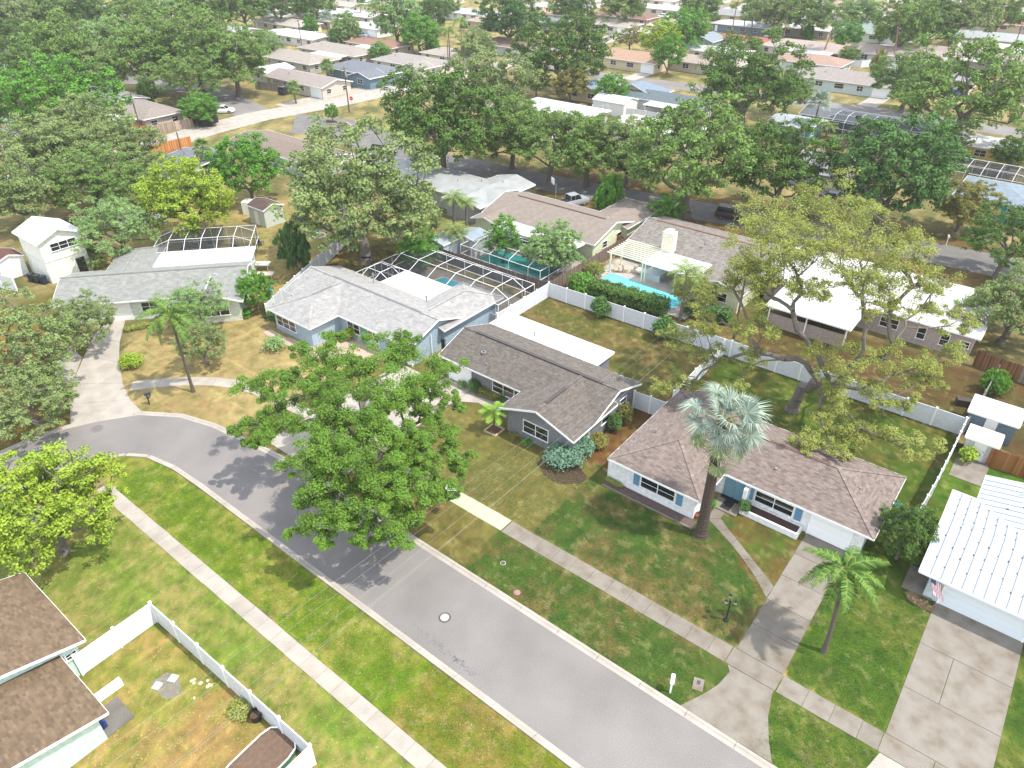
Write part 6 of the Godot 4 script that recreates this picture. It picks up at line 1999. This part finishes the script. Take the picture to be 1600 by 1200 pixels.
func disc(called: String, label: String, cat: String, x: float, z: float, r: float, col: String, ring := "") -> void:
	var o := thing(called, label, cat, Vector3(x, 0, z))
	if ring:
		part("ring", cached("ring%.2f" % r, func(m: Mb) -> void: m.can(Vector3.ZERO, r * 1.35, r * 1.35, 0.02, 18)), tint("concrete", ring), o)
	part("lid", cached("lid%.2f" % r, func(m: Mb) -> void:
		m.can(Vector3.ZERO, r, r, 0.028, 16)
		m.box(Vector3(0, 0.03, 0), Vector3(r * 1.1, 0.006, 0.04))
		m.box(Vector3(0, 0.03, 0.1), Vector3(r * 0.8, 0.006, 0.04))), tint("plain", col), o)

func build_street_things() -> void:
	# three-armed garden lamp
	var l := thing("lamp_post", "black three-armed lamp post in the white house's front lawn", "lamp post", v3(V(-7.98, -32.43)))
	part("post", cached("lamppost", func(m: Mb) -> void:
		m.can(Vector3.ZERO, 0.2, 0.12, 0.18, 10)
		m.tube(PackedVector3Array([Vector3(0, 0.1, 0), Vector3(0, 1.9, 0)]), PackedFloat32Array([0.055, 0.045]), 8)
		for k in 3:
			var a := TAU * k / 3
			m.tube(PackedVector3Array([Vector3(0, 1.6, 0), Vector3(cos(a) * 0.2, 1.55, sin(a) * 0.2), Vector3(cos(a) * 0.33, 1.78, sin(a) * 0.33)]), PackedFloat32Array([0.03, 0.03, 0.03]), 6)), M.dark, l)
	for k in 3:
		var a := TAU * k / 3
		var ln := part("lantern", cached("lantern", func(m: Mb) -> void:
			m.can(Vector3.ZERO, 0.07, 0.11, 0.26, 6)
			m.can(Vector3(0, 0.26, 0), 0.14, 0.02, 0.12, 6)), M.dark, l, Transform3D(Basis(), Vector3(cos(a) * 0.33, 1.8, sin(a) * 0.33)))
		part("pane", cached("lampglass", func(m: Mb) -> void: m.can(Vector3.ZERO, 0.078, 0.116, 0.2, 6)), tint("plain", "b8b4a4"), ln, Transform3D(Basis(), Vector3(0, 0.03, 0)))
	mailbox("white mailbox on a white post beside the kerb and the white house's driveway", -8.35, -25.57, 200, "f5f6f8")
	mailbox("dark mailbox on the tan verge at the street bend", -60.08, -21.83, 150, "3b3f48")
	mailbox("far white mailbox on the second street's verge", -10.87, -107.89, 200, "e9e9e7")
	disc("manhole_cover", "grey manhole cover in the middle of the straight street", "manhole cover", -22.43, -21.24, 0.3, "a5a19d", "6d6a68")
	disc("manhole_cover", "dark manhole cover at the street bend by the wide driveway", "manhole cover", -60.23, -17.01, 0.4, "6f6c6b", "989291")
	disc("utility_cover", "round dark meter lid with pale ring in the verge", "utility cover", -22.37, -27.21, 0.16, "5d5550", "d6d0c4")
	disc("utility_cover", "pinkish round lid in the verge grass near the kerb", "utility cover", -19.99, -25.78, 0.24, "9c7a78")
	var mb := thing("meter_box", "small concrete meter box with dark hatch in the grass beside the mailbox", "meter box", v3(V(-7.28, -27.07)), 0.3)
	part("slab", cached("meterslab", func(m: Mb) -> void: m.box(Vector3(0, 0.02, 0), Vector3(0.85, 0.06, 0.62))), M.concrete, mb, Transform3D(Basis(Vector3.UP, PI / 2), Vector3.ZERO))
	part("hatch", cached("meterhatch", func(m: Mb) -> void: m.box(Vector3(0, 0.055, -0.12), Vector3(0.2, 0.02, 0.28))), tint("plain", "54464e"), mb)
	# lines along the lot boundary, over the street
	var hs := [8.2, 8.0, 7.2, 6.9, 7.6]
	for i in 5:
		wire("thin overhead line crossing the near street, %s of five" % ["leftmost", "second", "third", "fourth", "rightmost"][i], Vector3(-25.6 + i * 0.75, hs[i], 14), Vector3(-22.6 + i * 0.35, hs[i] + 0.6, -63.5), 0.9)
	pole("utility pole behind the white back fence among the yellowish tree's branches", -22.0, -64.3, 9.4)
	pole("tall grey utility pole by the orange plank fence at the cross road", -133.72, -62.37, 11.0)
	pole("utility pole at the side street corner beside the stop sign", -129.12, -106.02, 9.3)
	pole("dark utility pole beside the long-limbed oak at the right", -26.78, -259.66, 10.0)
	pole("street light pole beside the far road at the upper left", -293.29, -123.23, 9.0, false, "street_light")
	pole("utility pole left of the tan hip roof with the trailer", -180.69, -69.52, 9.0)
	pole("slim pole beside the dark screened lanai", -121.88, -62.71, 6.0, false)
	pole("pole in front of the tan roofs far left of centre", -196.13, -146.04, 9.0)
	pole("pole beside the queen palms far away", -142.23, -152.1, 8.0, false)
	# stop sign
	var s := thing("stop_sign", "red octagonal stop sign at the side street corner", "stop sign", v3(V(-130.31, -107.98)), 0.6)
	part("post", cached("signpost", func(m: Mb) -> void: m.box(Vector3(0, 1.1, 0), Vector3(0.06, 2.2, 0.05))), M.metal, s)
	part("plate", cached("octagon", func(m: Mb) -> void:
		var o := []
		for k in 8:
			o.append(Vector2(cos(PI / 8 + k * PI / 4), sin(PI / 8 + k * PI / 4)) * 0.42)
		for k in range(1, 7):
			for zz in [0.03, 0.05]:
				m.tri(Vector3(o[0].x, 2.45 + o[0].y, zz), Vector3(o[k].x, 2.45 + o[k].y, zz), Vector3(o[k + 1].x, 2.45 + o[k + 1].y, zz))
		for k in 8:
			var a: Vector2 = o[k]
			var b: Vector2 = o[(k + 1) % 8]
			m.quad(Vector3(a.x, 2.45 + a.y, 0.03), Vector3(b.x, 2.45 + b.y, 0.03), Vector3(b.x, 2.45 + b.y, 0.05), Vector3(a.x, 2.45 + a.y, 0.05))), tint("plain", "c8201c"), s)
	var tm := TextMesh.new()
	tm.text = "STOP"
	tm.font_size = 28
	tm.pixel_size = 0.009
	tm.depth = 0.006
	part("lettering", tm, tint("plain", "fbfbfb"), s, Transform3D(Basis(), Vector3(0, 2.45, 0.056)))
	# traffic island under the neat tree
	var ti := thing("traffic_island", "small kerbed planting island with a neat tree in the side street", "traffic island", v3(V(-124.73, -98.57)), 0.25)
	part("kerb", cached("island", func(m: Mb) -> void: m.slab([V(-3.6, 0.3), V(-2.8, -1.2), V(2.2, -1.0), V(4.6, 0.6), V(2.0, 1.3), V(-2.6, 1.3)], 0, 0.14)), M.pale_concrete, ti)
	part("bed", cached("islandbed", func(m: Mb) -> void: m.slab([V(-3.2, 0.25), V(-2.6, -0.9), V(2.0, -0.75), V(3.9, 0.55), V(1.9, 1.0), V(-2.4, 1.0)], 0, 0.16)), M.soil, ti)
	# basketball hoop
	var h := thing("basketball_hoop", "basketball hoop with white backboard on the second street's verge", "basketball hoop", v3(V(-61.71, -88.62)), -0.6)
	part("pole", cached("hoop_pole", func(m: Mb) -> void: m.tube(PackedVector3Array([Vector3.ZERO, Vector3(0, 2.9, 0), Vector3(0, 3.3, 0.5)]), PackedFloat32Array([0.06, 0.06, 0.05]), 6)), M.metal, h)
	part("backboard", cached("board", func(m: Mb) -> void: m.box(Vector3(0, 3.4, 0.55), Vector3(1.3, 0.9, 0.05))), tint("plain", "e8eaec"), h)
	part("rim", cached("rim_hoop", func(m: Mb) -> void:
		for k in 12:
			m.bar(Vector3(cos(TAU * k / 12) * 0.23, 3.1, 0.82 + sin(TAU * k / 12) * 0.23), Vector3(cos(TAU * (k + 1) / 12) * 0.23, 3.1, 0.82 + sin(TAU * (k + 1) / 12) * 0.23), 0.025, 0.025)), tint("plain", "c8502a"), h)

# ---------------------------------------------------------------- things in the yards
func box_thing(called: String, label: String, cat: String, at: Vector2, s: Vector3, m_: Material, deg := 0.0) -> Node3D:
	var o := thing(called, label, cat, v3(at), deg_to_rad(deg))
	var m := Mb.new()
	m.box(Vector3(0, s.y * 0.5, 0), s)
	part("body", m.done(), m_, o)
	return o

func wheelie(label: String, at: Vector2, col: String, deg := 0.0) -> void:
	var o := thing("wheelie_bin", label, "bin", v3(at), deg_to_rad(deg))
	part("tub", cached("bin", func(m: Mb) -> void: hull(m, [[-0.3, 0.28, 0.08, 1.0], [0.3, 0.28, 0.08, 1.0]])), tint("plain", col), o)
	part("lid", cached("binlid", func(m: Mb) -> void: m.box(Vector3(0.02, 1.04, 0), Vector3(0.7, 0.07, 0.62))), tint("plain", col), o)
	for s in [-1.0, 1.0]:
		part("wheel", cached("binwheel", func(m: Mb) -> void: m.tube(PackedVector3Array([Vector3(0, 0, -0.03), Vector3(0, 0, 0.03)]), PackedFloat32Array([0.12, 0.12]), 8)), M.dark, o, Transform3D(Basis(), Vector3(-0.28, 0.12, 0.27 * s)))

func shed(label: String, x0: float, x1: float, z0: float, z1: float, h: float, wall: String, roof: Material, axis := "x", pitch := 0.35) -> void:
	var o := house(label, (x0 + x1) / 2, (z0 + z1) / 2, 0.0, "shed")
	wing(o, x0, x1, z0, z1, axis, "gable", h, pitch, roof, tint("stucco", wall), 0.15)
	door(o, (x0 + x1) / 2, z1 - 0.13, 0, "e8e6e0", 0.9)

func chair(label: String, at: Vector2, deg: float, col: String) -> void:
	var o := thing("garden_chair", label, "chair", v3(at), deg_to_rad(deg))
	var mt := tint("plain", col)
	part("seat", cached("seat", func(m: Mb) -> void: m.box(Vector3(0, 0.42, 0), Vector3(0.6, 0.06, 0.6))), mt, o)
	part("backrest", cached("back", func(m: Mb) -> void: m.box(Vector3(0, 0.8, -0.32), Vector3(0.6, 0.75, 0.06), Basis(Vector3.RIGHT, -0.25))), mt, o)
	for q in [[-1, -1], [-1, 1], [1, -1], [1, 1]]:
		part("leg", cached("leg", func(m: Mb) -> void: m.box(Vector3(0, 0.2, 0), Vector3(0.06, 0.4, 0.06))), mt, o, Transform3D(Basis(), Vector3(q[0] * 0.26, 0, q[1] * 0.26)))
	for s in [-1.0, 1.0]:
		part("armrest", cached("armr", func(m: Mb) -> void: m.box(Vector3(0, 0.62, 0), Vector3(0.09, 0.05, 0.6))), mt, o, Transform3D(Basis(), Vector3(s * 0.31, 0, 0)))

func table(label: String, at: Vector2, w: float, d: float, col: String, deg := 0.0) -> void:
	var o := thing("patio_table", label, "table", v3(at), deg_to_rad(deg))
	part("tabletop", cached("top%.1f%.1f" % [w, d], func(m: Mb) -> void: m.box(Vector3(0, 0.72, 0), Vector3(w, 0.06, d))), tint("plain", col), o)
	for q in [[-1, -1], [-1, 1], [1, -1], [1, 1]]:
		part("leg", cached("tleg", func(m: Mb) -> void: m.box(Vector3(0, 0.35, 0), Vector3(0.07, 0.7, 0.07))), tint("plain", col), o, Transform3D(Basis(), Vector3(q[0] * w * 0.42, 0, q[1] * d * 0.42)))

func build_yard_things() -> void:
	# fenced yard, lower left
	var b := thing("garden_bed", "raised white-rimmed metal garden bed with brown soil in the corner of the straw yard", "garden bed", Vector3(-23.6, 0, -7.9), 0.05)
	var ring := []
	for k in 20:
		var a := TAU * (k + 0.5) / 20
		ring.append(V(clampf(cos(a) * 1.45, -1.15, 1.15), clampf(sin(a) * 2.3, -1.9, 1.9)))
	var m := Mb.new()
	var rm := Mb.new()
	for k in 20:
		var p: Vector2 = ring[k]
		var q: Vector2 = ring[(k + 1) % 20]
		m.quad(v3(p, 0), v3(p, 0.5), v3(q, 0.5), v3(q, 0))
		rm.bar(v3(p, 0.5), v3(q, 0.5), 0.07, 0.05)
	part("side", m.done(), tint("plain", "4f7a62"), b)
	part("rim", rm.done(), M.trim, b)
	var so := Mb.new()
	so.poly(ring, 0.42)
	part("soil", so.done(), tint("soil", "8d7460"), b)
	var pot := thing("plant_pot", "black plastic tub by the yellow-green shrub in the straw yard", "plant pot", v3(V(-26.06, -9.39)))
	part("tub", cached("tub", func(q: Mb) -> void:
		q.tube(PackedVector3Array([Vector3(0, 0, 0), Vector3(0, 0.62, 0)]), PackedFloat32Array([0.26, 0.36]), 14)
		q.cap(Vector3(0, 0.02, 0), 0.26, 14)), M.dark, pot)
	part("soil", cached("tubsoil", func(q: Mb) -> void: q.cap(Vector3(0, 0.4, 0), 0.31, 14)), M.soil, pot)
	var patch := Mb.new()
	patch.slab([V(-0.9, -0.5), V(0.2, -0.65), V(1.1, -0.3), V(0.8, 0.55), V(-0.2, 0.6), V(-1.0, 0.5)], -0.02, 0.012)
	solo("bare_patch", patch.done(), tint("soil", "a39a8e"), "grey bare patch with two pale pavers in the straw yard", "patch", v3(V(-32, -7.36)))
	for q in [[V(-32.48, -6.98), "square greenish paver at the left of the bare patch"], [V(-32.2, -7.85), "square pale paver at the right of the bare patch"]]:
		var pv := Mb.new()
		pv.box(Vector3(0, 0.02, 0), Vector3(0.5, 0.05, 0.5))
		solo("paver", pv.done(), tint("concrete", "dfe6dc"), q[1], "paver", v3(q[0], 0.0), 0.4)
	for i in 9:
		var st := Mb.new()
		st.can(Vector3.ZERO, rr(0.07, 0.15), rr(0.04, 0.08), rr(0.05, 0.1), 7)
		solo("stone", st.done(), tint("concrete", "efe3c8"), "pale stone lying in the straw yard between the bare patch and the white fence", "stone", v3(V(-30.7, -8.5)) + Vector3(rr(-0.7, 0.7), 0, rr(-0.6, 0.6)), rr(0, 6), "pale stones in the straw yard")
	box_thing("storage_bench", "white low wall bench beside the mint house's back porch", "bench", V(-34.28, -4.19), Vector3(0.35, 0.5, 3.2), M.trim, 0)
	var pad := Mb.new()
	pad.slab(rect(-1.0, 1.0, -1.2, 1.2), 0, 0.06)
	solo("patio_pad", pad.done(), tint("concrete", "8a8680"), "dark concrete pad with curved white edging by the mint house", "patio", v3(V(-32.67, -3.95)))
	box_thing("cooler", "blue and dark storage box on the pad by the mint house wall", "box", V(-32.61, -3.51), Vector3(0.8, 0.6, 0.7), tint("plain", "2f3f7a"), 10)
	# white house and grey house
	wheelie("bright blue bin beside the white house's right wall", V(-2.16, -49.32), "1f7fc4")
	wheelie("dark green bin right below the bright blue bin", V(-2.31, -48.33), "1f5f3c")
	wheelie("dark blue bin at the left wall of the metal-roofed house", V(1.22, -44.65), "1f3f7a")
	var mat_ := thing("door_mat", "black T-shaped door mat on the white house's porch", "door mat", Vector3(-12.45, 0.132, -42.6))
	part("runner", cached("runner", func(q: Mb) -> void:
		q.box(Vector3(0, 0.012, 0), Vector3(0.75, 0.02, 1.5))
		q.box(Vector3(0, 0.013, -0.62), Vector3(1.7, 0.02, 0.5))), M.dark, mat_)
	var fp := thing("flower_pot", "terracotta ball pot beside the silver palm's trunk", "flower pot", v3(V(-13.69, -39.91)))
	part("pot", cached("pot", func(q: Mb) -> void: q.tube(PackedVector3Array([Vector3.ZERO, Vector3(0, 0.15, 0), Vector3(0, 0.32, 0), Vector3(0, 0.42, 0)]), PackedFloat32Array([0.14, 0.25, 0.24, 0.17]), 12)), tint("plain", "b5563a"), fp)
	part("soil", cached("potsoil", func(q: Mb) -> void: q.cap(Vector3(0, 0.36, 0), 0.19, 12)), M.soil, fp)
	var bed := thing("flower_bed", "long mulched flower bed with pale edging along the white house's left wing", "flower bed", Vector3(-17.4, 0, -39.0))
	part("edging", cached("edging", func(q: Mb) -> void: q.box(Vector3(0, 0.04, 0.52), Vector3(7.9, 0.12, 0.1))), M.concrete, bed)
	part("mulch", cached("mulch", func(q: Mb) -> void: q.box(Vector3(0, 0.02, 0.05), Vector3(7.8, 0.07, 0.82))), tint("soil", "84706a"), bed)
	var sq := thing("tree_bed", "square stone-edged bed round the young palm", "planting bed", Vector3(-32.6, 0, -38.6))
	for k in 4:
		part("edging", cached("sqe", func(q: Mb) -> void: q.box(Vector3(0, 0.06, 0.62), Vector3(1.34, 0.14, 0.12))), tint("concrete", "e6d6b6"), sq, Transform3D(Basis(Vector3.UP, k * PI / 2), Vector3.ZERO))
	part("soil", cached("sqs", func(q: Mb) -> void: q.box(Vector3(0, 0.02, 0), Vector3(1.1, 0.1, 1.1))), tint("soil", "8a6244"), sq)
	var mu := Mb.new()
	var ms := []
	for k in 16:
		ms.append(Vector2(cos(TAU * k / 16), sin(TAU * k / 16)) * Vector2(2.1, 1.5) * rr(0.9, 1.1))
	mu.slab(ms, -0.02, 0.02)
	solo("mulch_ring", mu.done(), tint("soil", "5e4a3e"), "dark mulch ring under the blue-grey shrub", "mulch", v3(V(-24.85, -37.93)))
	# flag on the metal-roofed house
	var fl := thing("flag", "stars and stripes flag on a short pole at the metal-roofed house's garage corner", "flag", Vector3(2.6, 1.75, -42.35))
	var pd := Vector3(-0.8, 0.5, 0.25).normalized()
	var fd := Vector3(0.45, -0.8, 0.4).normalized()
	part("pole", cached("flagpole", func(q: Mb) -> void: q.tube(PackedVector3Array([Vector3.ZERO, pd * 1.55]), PackedFloat32Array([0.02, 0.015]), 6)), M.trim, fl)
	var side := pd.cross(fd).normalized()
	for i in 13:
		var s0 := 1.5 - i * 0.066
		var sm := Mb.new()
		for k in range(4 if i < 7 else 0, 10):
			var a := pd * s0 + fd * (0.13 * k) + side * sin(k * 0.9) * 0.05
			var e2 := pd * s0 + fd * (0.13 * (k + 1)) + side * sin((k + 1) * 0.9) * 0.05
			sm.quad(a, e2, e2 - pd * 0.066, a - pd * 0.066)
		part("stripe", sm.done(), tint("plain", "b3263a" if i % 2 == 0 else "f4f4f4"), fl)
	var cm := Mb.new()
	for k in 4:
		var a := pd * 1.5 + fd * (0.13 * k) + side * sin(k * 0.9) * 0.05
		var e2 := pd * 1.5 + fd * (0.13 * (k + 1)) + side * sin((k + 1) * 0.9) * 0.05
		cm.quad(a, e2, e2 - pd * 0.462, a - pd * 0.462)
	var canton := part("canton", cm.done(), tint("plain", "27386e"), fl)
	var stm := Mb.new()
	for i in 5:
		for k in 6:
			for zz in [0.006, -0.006]:
				var c: Vector3 = pd * (1.46 - i * 0.085) + fd * (0.05 + k * 0.083) + side * (sin((0.05 + k * 0.083) / 0.13 * 0.9) * 0.05 + zz)
				for e in 5:
					var t0 := TAU * e / 5.0
					stm.tri(c + pd * cos(t0) * 0.024 + fd * sin(t0) * 0.024, c + pd * cos(t0 + 2.2) * 0.011 + fd * sin(t0 + 2.2) * 0.011, c + pd * cos(t0 - 2.2) * 0.011 + fd * sin(t0 - 2.2) * 0.011)
	part("stars", stm.done(), tint("plain", "f4f4f4"), canton)
	# planting strip before the metal-roofed house
	var rb := thing("rock_bed", "small curved bed of tan rocks before the metal-roofed house's porch", "rock bed", v3(V(1.51, -41.86)))
	part("soil", cached("rocksoil", func(q: Mb) -> void: q.slab([V(-1.0, -0.2), V(-0.7, -0.55), V(0.9, 0.0), V(0.9, 0.4), V(0.3, 0.6), V(-0.7, 0.3)], 0, 0.06)), tint("soil", "a98f70"), rb)
	for i in 26:
		part("rock", cached("rock%d" % (i % 4), func(q: Mb) -> void: q.can(Vector3.ZERO, rr(0.07, 0.13), rr(0.03, 0.07), rr(0.06, 0.1), 6)), tint("concrete", ["c9a67a", "b08f68", "d8bf98"][i % 3]), rb, Transform3D(Basis(Vector3.UP, rr(0, 6)), Vector3(rr(-0.75, 0.85), 0.05, rr(-0.3, 0.35))))
	# sheds in the right backyards
	shed("small grey shed with pale shingled roof right of the white fence corner", -0.5, 3.4, -67.2, -64.0, 2.2, "6d7f88", tint("roof_smooth", "dfe0da"))
	shed("smaller open shed with pale roof and paved front beside the white fence", 0.1, 2.6, -62.4, -60.2, 2.0, "c9c9c4", tint("roof_smooth", "eeeef0"), "x", 0.2)
	var sp := Mb.new()
	sp.slab(rect(-1.2, 1.2, -1.6, 1.6), -0.02, 0.05)
	solo("shed_pad", sp.done(), M.concrete, "grey paved pad in front of the smaller pale shed", "patio", Vector3(1.3, 0, -58.6))
	box_thing("log", "dark log end lying behind the white fence by the grey shed", "log", V(-1.15, -68.41), Vector3(1.2, 0.7, 0.7), tint("plain", "4a4038"), 20)
	# behind the pergola house and the taupe house
	table("pale round-cornered patio table under the pergola", V(-38.2, -74.2), 1.6, 1.0, "e9e4d8")
	for i in 3:
		chair("beige patio chair by the pergola's pool end, %s" % ["nearest the fence", "middle one", "nearest the chimney"][i], V(-41.2 + i * 0.9, -73.0 - i * 0.6), 40 + i * 100, "cbb89a")
	box_thing("hot_tub", "white-rimmed spa cover under the patio roof beside the pergola", "spa", V(-36.6, -74.4), Vector3(2.2, 0.9, 1.8), tint("plain", "c9d3d6"))
	chair("beige armchair on the bungalow's front patio", V(-57.99, -41.83), 150, "c8b49c")
	var tp := thing("flower_pot", "terracotta pot at the bungalow's front patio", "flower pot", v3(V(-56.65, -39.06)))
	part("pot", cache["pot"], tint("plain", "b5563a"), tp)
	part("soil", cache["potsoil"], M.soil, tp)
	box_thing("tarp_pile", "turquoise covered pile in the side yard between the bungalow and the grey house", "tarp", V(-46.1, -48.1), Vector3(1.4, 0.7, 0.9), tint("plain", "2a9cc0"), 25)
	wheelie("black bin in the bungalow's side yard", V(-45.78, -46.17), "2c2d30", 40)
	wheelie("red and white cart by the bungalow's front corner", V(-46.9, -44.46), "b5453c", 40)
	shrub("rusty dry clump in the bungalow's side yard by the back corner", -46.67, -53.37, 0.9, 1.4, "rust", "shrub", "", 0.16, 8, 120)
	# left yards
	shed("small grey hut with brown roof on posts in the tan yard behind the cage", -91.5, -87.5, -58.0, -54.5, 2.6, "c9d0c4", tint("roof_grit", "6f5b54"))
	for i in 2:
		var tr := thing("trampoline_ring", ["small white hoop lying on the lawn by the dark shrub", "green paddling pool on the tan lawn near the white hoop"][i], ["hoop", "paddling pool"][i], v3([V(-79.53, -57.43), V(-81.63, -58.12)][i]))
		part("rim", cached("hoopring", func(q: Mb) -> void:
			for k in 18:
				q.bar(Vector3(cos(TAU * k / 18) * 0.9, 0.1, sin(TAU * k / 18) * 0.9), Vector3(cos(TAU * (k + 1) / 18) * 0.9, 0.1, sin(TAU * (k + 1) / 18) * 0.9), 0.1, 0.2)), tint("plain", ["d8dcd8", "3c8a5c"][i]), tr)
	var ub := thing("umbrella", "closed pale blue umbrella beside the white fence and the round tree", "umbrella", v3(V(-68.74, -41.78)))
	part("pole", cached("ubpole", func(q: Mb) -> void: q.tube(PackedVector3Array([Vector3.ZERO, Vector3(0, 2.5, 0)]), PackedFloat32Array([0.03, 0.03]), 6)), M.trim, ub)
	part("canopy", cached("ubcan", func(q: Mb) -> void: q.tube(PackedVector3Array([Vector3(0, 0.8, 0), Vector3(0, 1.2, 0), Vector3(0, 2.45, 0)]), PackedFloat32Array([0.3, 0.24, 0.03]), 8)), tint("plain", "7cc4d8"), ub)
	table("white bench table on the tan lawn beside the pale green house's corner", V(-76.89, -46.02), 2.4, 1.2, "e8e4dc", 40)
	table("pale picnic table at the foot of the white fence", V(-73.91, -44.63), 2.0, 1.1, "cfc4b4", 40)
	for i in 4:
		chair("dark cushioned chair inside the pale green house's cage, %s" % ["far left", "second from the left", "third from the left", "far right"][i], V(-89.84, -43.4) + V(2.2, -2.4) * i, 60 * i, "5a5f66")
	table("round pale table inside the pale green house's cage", V(-89.79, -45.06), 1.3, 1.3, "9fb5ac", 45)
	chair("dark lounge chair in the bungalow's pool cage", V(-62.62, -53.35), 30, "4a4d52")
	table("small dark table in the bungalow's pool cage", V(-62.58, -54.06), 0.9, 0.9, "5b5f63")
	box_thing("canvas_canopy", "white canvas shade standing in the garden beside the screen cage", "canopy", V(-94.24, -56.96), Vector3(2.2, 1.9, 1.6), tint("plain", "f0ece2"), 30)
	for i in 3:
		wheelie("dark bin beside the tall outbuilding, %s" % ["leftmost of three", "middle of three", "rightmost of three"][i], V(-95.59, -26.53) + V(0.9 * i, -0.3 * i), ["34383c", "3a3d3a", "2c3442"][i], 20)
	shed("small white lean-to shed with brown roof beside the tall outbuilding", -101.5, -98.2, -27.4, -24.2, 2.5, "f1f0ea", tint("roof_grit", "7a5448"))
	wheelie("teal bin by the long taupe house", V(-161.98, -112.43), "1f8a86")
	wheelie("dark blue bin by the pale house with the white garage", V(-46.41, -200.4), "24539a")
	wheelie("blue bin in front of the orange-tan house's pickup", V(-111.17, -176.72), "2a5c9c")
	shed("small tin-roofed garden shed left of the two slim palms", V(-61.72, -63.05).x - 1.6, V(-61.72, -63.05).x + 1.6, V(-61.72, -63.05).y - 2.2, V(-61.72, -63.05).y + 1.2, 2.3, "b9c4ca", tint("roof_smooth", "b9c6cf"), "z", 0.2)
	shed("second tin-roofed shed beside the clump of bushy palms", V(-59.44, -66.16).x - 1.8, V(-59.44, -66.16).x + 1.8, V(-59.44, -66.16).y - 2.0, V(-59.44, -66.16).y + 1.2, 2.5, "f2f2f2", tint("roof_smooth", "aab7bf"), "z", 0.2)
	shed("white shed behind the white fence before the dark slate roof", V(-83.99, -141.79).x - 4, V(-83.99, -141.79).x + 4, V(-83.99, -141.79).y - 3, V(-83.99, -141.79).y + 3, 2.8, "e9e8e4", tint("roof_smooth", "f0efec"), "x", 0.3)
	var oil := thing("oil_stain", "trail of dark tar flecks on the near street's asphalt", "stain", v3(V(-21.42, -19.86)))
	var om := Mb.new()
	for i in 190:
		var t := rng.randf()
		var c := V(-23.71, -19.59).lerp(V(-18.05, -19.35), t) - V(-21.42, -19.86) + V(rr(-1, 1), rr(-1, 1)) * rr(0.05, 0.4)
		var s := rr(0.012, 0.05) * (1.4 - absf(t - 0.6))
		om.quad(v3(c + V(-s, -s * 0.4), 0.009), v3(c + V(s * 0.3, -s), 0.009), v3(c + V(s, s * 0.5), 0.009), v3(c + V(-s * 0.4, s), 0.009))
	part("flecks", om.done(), tint("plain", "656364"), oil)
